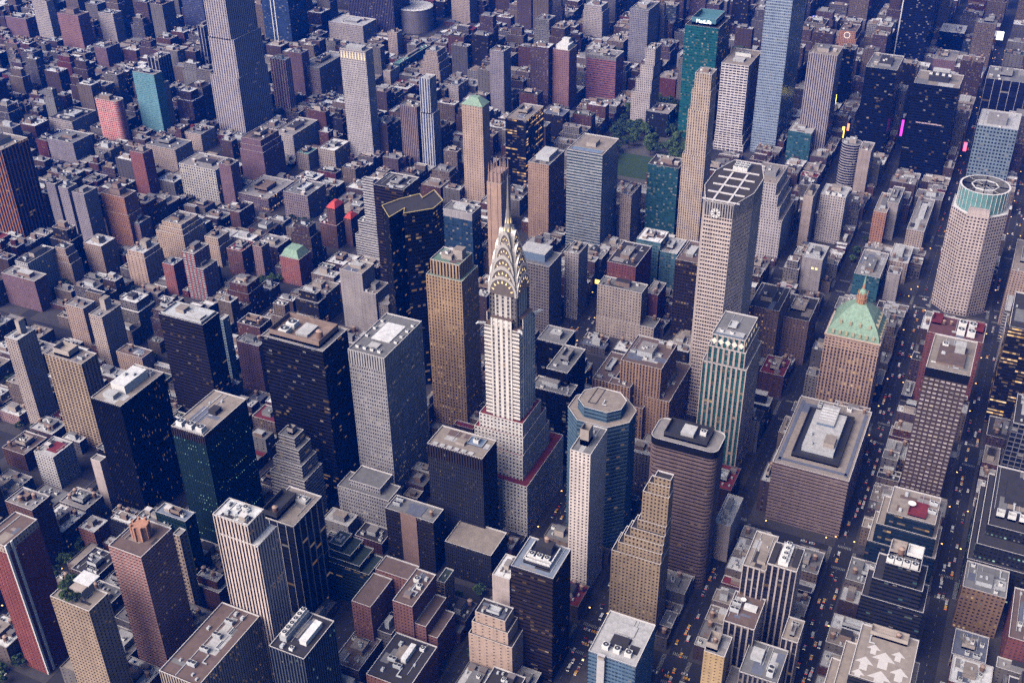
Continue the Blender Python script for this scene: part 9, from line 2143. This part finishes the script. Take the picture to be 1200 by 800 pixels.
for ax, c, f0, f1, lanes, dens, ph in ROADS:
    for off, dr in lanes:
        p = f0 + r.uniform(0, 8)
        while p < f1:
            q = r.random()
            k = 3 if q < .22 else 4 if q < .34 else 5 if q < .38 and dr else r.choice([0, 0, 1, 1, 2])
            kd, src, txt, L = CARS[k]
            p += L / 2
            x, y = (p, c + off) if ax == 'x' else (c + off, p)
            cross = any(abs(x - xa) < wa / 2 for xa, wa in XA) if ax == 'x' else any(abs(y - ya) < va / 2 for ya, va in YS)
            dist = math.hypot(702 - x, 337 - y)
            if r.random() < dens * .5 * (1.4 if dr == 0 else 1) * (1 if dist < 1000 else .45) and not inbuilding(x, y, 1.5) and not (cross and dr == 0):
                o = src.copy(); COL.objects.link(o)
                d = dr or r.choice([1, -1])
                o.location = (x, y + r.uniform(-.2, .2), .012); o.rotation_euler = (0, 0, (0 if d > 0 else math.pi) + (Q90 if ax == 'y' else 0))
                tag(o, ROADTXT[txt] % ph, kd, '%ss on the %s' % (txt, ph)); ncar += 1
            p += L / 2 + r.uniform(1.2, 7)
for c in CARS: bpy.data.objects.remove(c[1])

# ------------------------------------------------------------------ street lamps
def lamp_src():
    mb = MB(); mb.beam((0, 0, 0), (0, 0, 8.6), .22); mb.beam((0, 0, 8.5), (1.8, 0, 9.0), .16)
    o = mb.build('street_lamp', [DARKM])
    h = MB(); h.box(1.4, -.4, 8.75, 2.6, .4, 9.05); h.build('lamp_head', [glow('lamp_amber', (1, .50, .13), 3, (.8, .6, .3))], o)
    return o
LS = lamp_src()
for ax, c, f0, f1, lanes, dens, ph in ROADS:
    p = f0 + 12
    while p < f1:
        for s in (-1, 1):
            off = max(abs(l[0]) for l in lanes) + 4.6
            x, y = (p, c + s * off) if ax == 'x' else (c + s * off, p)
            cross = any(abs(x - xa) < wa / 2 + 1 for xa, wa in XA) if ax == 'x' else any(abs(y - ya) < va / 2 + 1 for ya, va in YS)
            if not inbuilding(x, y, 1) and not cross:
                o = child(LS, None, (x, y, .15), (1, 1, 1), (Q90 if s < 0 else -Q90) if ax == 'x' else (0 if s < 0 else math.pi))
                tag(o, 'amber street lamp along the ' + ph, 'street lamp', 'amber lamps along the ' + ph)
        p += 52
for ch in list(LS.children): bpy.data.objects.remove(ch)
bpy.data.objects.remove(LS)

# ------------------------------------------------------------------ lit billboards
BB = [(-1091.9, 166.9, 20.0, 8, 12, (1, 0.75, 0.05), 3, 'small bright yellow billboard left of the wide black tower'), (-1095.6, 175.5, 20.0, 9, 12, (1, 0.9, 0.35), 3.5, 'pale yellow billboard touching the wide black tower'), (-976.5, 185.0, 27.0, 4, 26, (0.9, 0.05, 0.75), 1.3, 'tall magenta light strip left of the wide black tower'), (-1077.7, 64.3, 21.0, 9, 14, (1, 0.85, 0.08), 4, 'yellow billboard right of the pale vertical-piered tower'), (-935.4, 107.0, 23.0, 4, 18, (1, 0.75, 0.1), 3, 'narrow amber billboard right of the vertical-piered tower'), (-966.3, 108.9, 20.0, 4, 12, (1, 0.2, 0.08), 2.5, 'narrow red billboard by the amber one'), (-950.6, 254.4, 24.0, 3, 20, (1, 0.8, 0.2), 3, 'thin yellow sign strip low on the wide black tower, left of two'), (-948.5, 265.3, 24.0, 3, 20, (1, 0.8, 0.25), 3, 'thin yellow sign strip low on the wide black tower, right of two'), (-954.9, 278.1, 21.0, 5, 14, (1, 0.08, 0.15), 3, 'red sign right of the wide black tower'), (-984.0, 341.4, 23.0, 6, 18, (1, 0.06, 0.1), 3, 'red sign under the blue chequered block'), (-962.3, 9.8, 21.0, 6, 14, (1, 0.1, 0.12), 2.5, 'red sign left of the pale vertical-piered tower'), (-1497.5, -53.9, 19.0, 16, 10, (0.25, 0.25, 1), 2.2, 'violet blue screen at the top right'), (-1511.8, 276.2, 22.0, 12, 16, (0.85, 0.95, 1), 2.5, 'large white screen beside the long street at top right'), (-1671.1, 298.4, 18.5, 14, 9, (0.35, 0.3, 1), 2, 'violet screen at the right end of the top edge'), (-1007.2, -735.9, 21.0, 9, 14, (1, 0.85, 0.8), 3, 'bright white screen below the wide dark finned tower'), (-378.3, -66.7, 17.0, 6, 6, (1, 0.7, 0.1), 2.5, 'amber glow sign left of the beige gridded block'), (-1392.2, 37.3, 18.0, 12, 8, (1, 0.45, 0.15), 2, 'orange lit sign under the clock face'), (-1297.9, 81.6, 18.0, 14, 8, (1, 0.5, 0.12), 2, 'orange lit band behind the narrow dark tower')]
for (x, y, z, w, h, col, pw, lab) in BB:
    root = empty('billboard', (x, y, 0), lab, 'billboard')
    m = MB(); m.box(-.6, -w / 2, z - h / 2, .3, w / 2, z + h / 2); m.beam((-.2, -w * .3, 0), (-.2, -w * .3, z - h / 2), .5); m.beam((-.2, w * .3, 0), (-.2, w * .3, z - h / 2), .5); m.build('frame', [DARKM], root)
    s = MB(); s.quad((.33, -w / 2 + .3, z - h / 2 + .3), (.33, w / 2 - .3, z - h / 2 + .3), (.33, w / 2 - .3, z + h / 2 - .3), (.33, -w / 2 + .3, z + h / 2 - .3)); s.build('lit_panel', [glow('board_%s_%.1f' % (''.join('%02d' % int(c * 99) for c in col), pw), col, pw, (.2, .2, .2))], root)

# ------------------------------------------------------------------ trees
LEAF = [patchy('leaf_dark', (.022, .045, .016), .8, .6, .5), patchy('leaf_mid', (.04, .075, .024), .8, .6, .5), patchy('leaf_light', (.075, .125, .035), .8, .6, .5)]
BARK = patchy('bark', (.10, .07, .05), .9, .4, .6)
def tree_src(seed, h=11, rr=4.6, nleaf=1500):
    q = np.random.RandomState(seed)
    t = MB(); t.frustum(0, 0, 0, h * .5, .35, .2, 7)
    tips = []
    for k in range(7):
        a = 2 * math.pi * k / 7 + q.rand(); l = rr * (.5 + .4 * q.rand()); zt = h * (.55 + .35 * q.rand())
        t.beam((0, 0, h * (.3 + .15 * q.rand())), (l * math.cos(a), l * math.sin(a), zt), .16); tips.append((l * math.cos(a), l * math.sin(a), zt))
    tips.append((0, 0, h * .9))
    o = t.build('tree', [BARK])
    c = MB()
    for (x, y, z) in tips:
        n = nleaf // len(tips); d = q.randn(n, 3); d /= np.linalg.norm(d, axis=1)[:, None]
        P = np.array([x, y, z]) + d * (rr * .42 * q.rand(n, 1) ** .45) * np.array([1, 1, .8])
        u = q.randn(n, 3); u /= np.linalg.norm(u, axis=1)[:, None]; v = np.cross(u, q.randn(n, 3)); v /= np.linalg.norm(v, axis=1)[:, None]
        s = .30 + .25 * q.rand(n, 1)
        V = np.stack([P - u * s - v * s, P + u * s - v * s, P + u * s + v * s, P - u * s + v * s], 1)
        mi = q.choice(3, p=[.4, .4, .2])
        c.quads(V, None, mi)
    c.build('crown', LEAF, o)
    return o
TS = [tree_src(k) for k in range(4)]
TLAB = [('dense dark green park tree standing around the oval lawn', 'park trees around the lawn'), ('leafy street tree at the foot of the red balconied corner tower', 'group of leafy street tree at the foot of the red balconied corner tower'), ('leafy street tree between the tan houses on the left', 'group of leafy street tree between the tan houses on the left'), ('leafy street tree in the clearing behind the roof garden tower', 'group of leafy street tree in the clearing behind the roof garden tower'), ('leafy street tree in the gap behind the red hipped roofs', 'group of leafy street tree in the gap behind the red hipped roofs'), ('leafy street tree under the white gridded block', 'group of leafy street tree under the white gridded block'), ('leafy tree around the green mansard hotel', 'group of leafy tree around the green mansard hotel'), ('leafy tree behind the black tan-roofed tower', 'group of leafy tree behind the black tan-roofed tower'), ('leafy tree by the dark brick tan-rimmed box', 'group of leafy tree by the dark brick tan-rimmed box'), ('leafy tree by the foot of the sandy balconied tower', 'group of leafy tree by the foot of the sandy balconied tower'), ('leafy tree by the red brick court house', 'group of leafy tree by the red brick court house'), ('leafy tree in the dim gap at upper left', 'group of leafy tree in the dim gap at upper left'), ('leafy tree left of the slender grey-beige tower', 'group of leafy tree left of the slender grey-beige tower'), ('leafy tree near the pink-roofed teal building', 'group of leafy tree near the pink-roofed teal building'), ('small bright green tree growing on the roof garden of the beige tower', 'trees of the roof garden')]
TL = [(-966.0,-165.0,0.15,2.15,0),(-756.9,-113.3,0.15,1.73,0),(-832.0,-182.7,0.15,1.7,0),(-954.7,-191.6,0.15,2.16,0),(-748.8,-107.5,0.15,2.08,0),(-929.9,-178.0,0.15,1.98,0),(-776.4,-100.6,0.15,2.13,0),(-960.3,-136.0,0.15,2.0,0),(-840.8,-196.8,0.15,1.88,0),(-959.5,-89.3,0.15,2.12,0),(-733.5,-101.6,0.15,1.91,0),(-867.0,-137.0,0.15,1.86,0),(-939.0,-178.7,0.15,2.09,0),(-972.7,-215.4,0.15,1.98,0),(-850.7,-173.3,0.15,2.2,0),(-929.3,-163.4,0.15,1.72,0),(-804.7,-182.8,0.15,1.81,0),(-825.8,-93.6,0.15,1.66,0),(-967.4,-189.5,0.15,2.06,0),(-854.2,-215.9,0.15,2.02,0),(-729.7,-86.4,0.15,2.04,0),(-711.4,-219.4,0.15,1.77,0),(-709.7,-111.9,0.15,1.85,0),(-946.1,-167.8,0.15,2.18,0),(-890.6,-220.7,0.15,1.63,0),(-936.7,-110.7,0.15,1.82,0),(-925.7,-213.6,0.15,1.63,0),(-936.9,-125.9,0.15,1.69,0),(-973.3,-152.3,0.15,1.75,0),(-700.7,-204.6,0.15,1.92,0),(-916.1,-163.7,0.15,1.62,0),(-865.0,-186.7,0.15,2.13,0),(-976.0,-185.9,0.15,1.75,0),(-925.7,-189.1,0.15,2.12,0),(-944.6,-214.7,0.15,2.16,0),(-823.9,-81.3,0.15,1.84,0),(-844.1,-208.8,0.15,1.73,0),(-797.8,-108.5,0.15,1.99,0),(-798.4,-124.6,0.15,1.76,0),(-972.3,-94.3,0.15,1.68,0),(-967.8,-198.2,0.15,1.98,0),(-822.8,-116.0,0.15,2.16,0),(-922.7,-221.5,0.15,2.15,0),(-981.3,-97.5,0.15,1.67,0),(-734.6,-193.4,0.15,2.0,0),(-835.0,-218.3,0.15,1.62,0),(-815.6,-152.6,0.15,2.12,0),(-811.7,-202.3,0.15,1.82,0),(-749.1,-209.9,0.15,1.93,0),(-846.3,-84.8,0.15,1.66,0),(-861.3,-100.2,0.15,2.07,0),(-757.5,-198.2,0.15,2.12,0),(-934.7,-200.8,0.15,1.9,0),(-983.4,-177.7,0.15,1.93,0),(-846.3,-120.4,0.15,1.89,0),(-766.5,-82.0,0.15,1.98,0),(-792.1,-135.4,0.15,1.79,0),(-737.8,-110.3,0.15,1.97,0),(-859.0,-202.0,0.15,2.06,0),(-885.1,-133.8,0.15,1.66,0),(-714.4,-104.2,0.15,2.08,0),(-754.9,-86.6,0.15,1.7,0),(-951.7,-129.5,0.15,2.01,0),(-814.3,-94.6,0.15,2.02,0),(-701.0,-94.3,0.15,1.84,0),(-981.2,-195.9,0.15,1.92,0),(-812.9,-177.7,0.15,1.65,0),(-720.5,-95.3,0.15,2.07,0),(-942.6,-188.2,0.15,1.78,0),(-714.8,-198.8,0.15,2.07,0),(-791.0,-144.3,0.15,2.18,0),(-910.2,-147.5,0.15,1.69,0),(-957.4,-217.5,0.15,1.79,0),(-827.6,-150.6,0.15,1.69,0),(-979.6,-85.7,0.15,1.69,0),(-940.3,-101.5,0.15,2.09,0),(-918.9,-143.4,0.15,1.89,0),(-780.2,-195.7,0.15,2.1,0),(-800.6,-94.6,0.15,1.96,0),(-974.4,-132.3,0.15,1.75,0),(321.6,-187.5,111.05,0.77,14),(324.4,-185.5,111.05,0.73,14),(327.2,-187.5,111.05,0.66,14),(322.5,-182.0,111.05,0.78,14),(330.9,-178.5,111.05,0.73,14),(332.8,-174.4,111.05,0.67,14),(333.7,-179.6,111.05,0.77,14),(319.1,-184.8,111.05,0.78,14),(331.9,-170.9,111.05,0.78,14),(-462.3,-488.7,0.15,0.92,4),(-367.8,-468.3,0.15,0.97,4),(-352.9,-451.0,0.15,1.09,4),(-389.9,-504.9,0.15,0.95,4),(-387.6,-492.5,0.15,1.02,4),(-381.2,-478.3,0.15,0.9,4),(-388.1,-485.1,0.15,1.07,4),(-393.3,-474.6,0.15,0.87,4),(-109.9,-662.4,0.15,0.96,5),(-133.2,-652.2,0.15,1.03,5),(-133.9,-659.3,0.15,1.14,5),(-151.3,-677.7,0.15,0.93,5),(-116.2,-662.8,0.15,0.88,5),(-110.2,-644.1,0.15,1.06,5),(-184.0,-667.0,0.15,0.98,5),(-112.3,-651.9,0.15,1.01,5),(229.6,-313.8,0.15,1.08,3),(210.4,-312.7,0.15,0.86,3),(216.0,-303.4,0.15,1.04,3),(244.9,-306.9,0.15,1.11,3),(204.9,-315.7,0.15,0.99,3),(226.5,-308.2,0.15,1.12,3),(355.1,-287.2,0.15,0.87,1),(359.5,-296.8,0.15,1.15,1),(337.7,-272.3,0.15,0.85,1),(345.7,-262.6,0.15,0.91,1),(328.2,-262.9,0.15,1.03,1),(348.3,-285.4,0.15,1.05,1),(339.2,-283.9,0.15,0.92,1),(-165.3,-605.2,0.15,1.1,2),(-149.6,-606.9,0.15,1.09,2),(-170.1,-597.2,0.15,0.89,2),(-157.4,-606.5,0.15,0.83,2),(-141.1,-602.6,0.15,1.03,2),(-115.5,-609.0,0.15,1.14,2),(-134.6,-607.8,0.15,1.02,2),(-156.2,-571.0,0.15,0.87,2),(98.7,-477.3,0.15,0.82,9),(101.7,-492.3,0.15,0.85,9),(53.1,-458.1,0.15,1.02,9),(113.9,-458.8,0.15,0.86,9),(111.0,-465.7,0.15,0.92,9),(46.0,-563.8,0.15,0.83,12),(22.5,-564.8,0.15,0.89,12),(11.9,-571.0,0.15,0.82,12),(63.2,-594.3,0.15,1.05,12),(-2.9,-559.1,0.15,1.12,12),(45.4,-556.6,0.15,1.1,12),(-238.6,-435.4,0.15,1.12,6),(-247.0,-435.1,0.15,1.07,6),(-231.3,-439.7,0.15,0.82,6),(-234.3,-450.7,0.15,0.87,6),(-240.9,-446.0,0.15,0.89,6),(-249.7,-427.4,0.15,0.94,6),(-591.6,-1092.2,0.15,0.97,11),(-584.6,-1096.8,0.15,1.14,11),(-568.1,-1088.9,0.15,1.07,11),(-583.7,-1083.2,0.15,0.87,11),(-584.2,-1104.5,0.15,0.99,11),(-571.6,-1079.6,0.15,0.93,11),(-621.5,-1089.3,0.15,0.96,11),(-603.8,-1055.5,0.15,1.04,11),(-579.5,-1115.6,0.15,0.97,11),(-371.1,-612.5,0.15,1.03,8),(-370.9,-654.8,0.15,1.12,8),(-360.7,-606.2,0.15,0.86,8),(-376.0,-608.2,0.15,0.95,8),(-372.4,-624.4,0.15,1.04,8),(-327.0,-608.9,0.15,0.87,8),(-51.5,-459.8,0.15,0.97,7),(-55.7,-428.4,0.15,1.07,7),(-49.1,-452.4,0.15,1.06,7),(-72.7,-448.5,0.15,0.92,7),(-577.9,192.2,0.15,0.93,13),(-596.6,192.7,0.15,1.07,13),(-637.0,197.5,0.15,0.82,13),(-597.7,199.7,0.15,0.94,13),(116.0,24.7,0.15,1.12,10),(144.8,40.3,0.15,1.08,10),(131.5,12.1,0.15,1.09,10),(176.0,50.5,0.15,1.05,10)]
for k, (x, y, z, s, li) in enumerate(TL):
    lab, grp = TLAB[li]
    o = child(TS[k % 4], None, (x, y, z), (s, s, s * (.9 + .2 * r.random())), r.uniform(0, 6.28))
    tag(o, lab, 'tree', grp)
for t in TS:
    for ch in list(t.children): bpy.data.objects.remove(ch)
    bpy.data.objects.remove(t)
for p in PROTO.values():
    for ch in list(p.children): bpy.data.objects.remove(ch)
    bpy.data.objects.remove(p)

# ------------------------------------------------------------------ air
mb = MB(); mb.box(-6200, -6200, -1, 1100, 3600, 690, 0, True)
hz = mb.build('haze', [])
m, t = nt_new('haze_air'); v = N(t, 'ShaderNodeVolumePrincipled'); v.inputs['Color'].default_value = (.0, .13, 1.0, 1); v.inputs['Density'].default_value = 8.5e-05; v.inputs['Anisotropy'].default_value = .0
o = N(t, 'ShaderNodeOutputMaterial'); t.links.new(v.outputs[0], o.inputs['Volume'])
hz.data.materials.append(m); tag(hz, 'bluish evening haze over the whole city', None, None, 'stuff')

# ------------------------------------------------------------------ light and camera
W = bpy.data.worlds.new('World'); S.world = W; W.use_nodes = True
t = W.node_tree; t.nodes.clear()
EL, AZ = 44, -30       # degrees; azimuth measured in the X-Y plane from +X
sk = N(t, 'ShaderNodeTexSky', sky_type='NISHITA'); sk.sun_disc = False; sk.sun_elevation = R(EL); sk.sun_rotation = R(90 - AZ); sk.air_density = 1.0; sk.dust_density = 2.0; sk.ozone_density = 3.0
bg = N(t, 'ShaderNodeBackground'); bg.inputs[1].default_value = 0.075
o = N(t, 'ShaderNodeOutputWorld'); t.links.new(sk.outputs[0], bg.inputs[0]); t.links.new(bg.outputs[0], o.inputs[0])
sl = bpy.data.lights.new('sun', 'SUN'); sl.energy = 4.2; sl.angle = R(55); sl.color = (1, .89, .80)
so = bpy.data.objects.new('sun', sl); COL.objects.link(so)
d = Vector((math.cos(R(EL)) * math.cos(R(AZ)), math.cos(R(EL)) * math.sin(R(AZ)), math.sin(R(EL))))
so.rotation_euler = d.to_track_quat('Z', 'Y').to_euler(); so.location = d * 900
cam = bpy.data.cameras.new('camera'); co = bpy.data.objects.new('camera', cam); COL.objects.link(co)
cam.sensor_fit = 'HORIZONTAL'; cam.sensor_width = 36; cam.lens = 36 * 1319.088 / 1200; cam.clip_start = 1; cam.clip_end = 20000
yaw, pitch, roll = .445390604, .569523165, -.0143058122
f = Vector((-math.cos(pitch) * math.cos(yaw), -math.cos(pitch) * math.sin(yaw), -math.sin(pitch)))
rt = f.cross(Vector((0, 0, 1))).normalized(); up = rt.cross(f)
r2 = rt * math.cos(roll) + up * math.sin(roll); u2 = up * math.cos(roll) - rt * math.sin(roll)
M = Matrix(((r2.x, u2.x, -f.x), (r2.y, u2.y, -f.y), (r2.z, u2.z, -f.z))).to_4x4()
M.translation = (701.973, 337.042, 671.077)
co.matrix_world = M
S.camera = co
S.view_settings.view_transform = 'Standard'; S.view_settings.look = 'None'; S.view_settings.exposure = 0.52; S.view_settings.gamma = 1
S.render.engine = 'CYCLES'; S.cycles.max_bounces = 5; S.cycles.diffuse_bounces = 0; S.cycles.glossy_bounces = 3; S.cycles.transmission_bounces = 1; S.cycles.volume_bounces = 0; S.cycles.transparent_max_bounces = 4
S.cycles.use_denoising = False; S.render.filter_size = 1.0; S.cycles.sample_clamp_indirect = 4
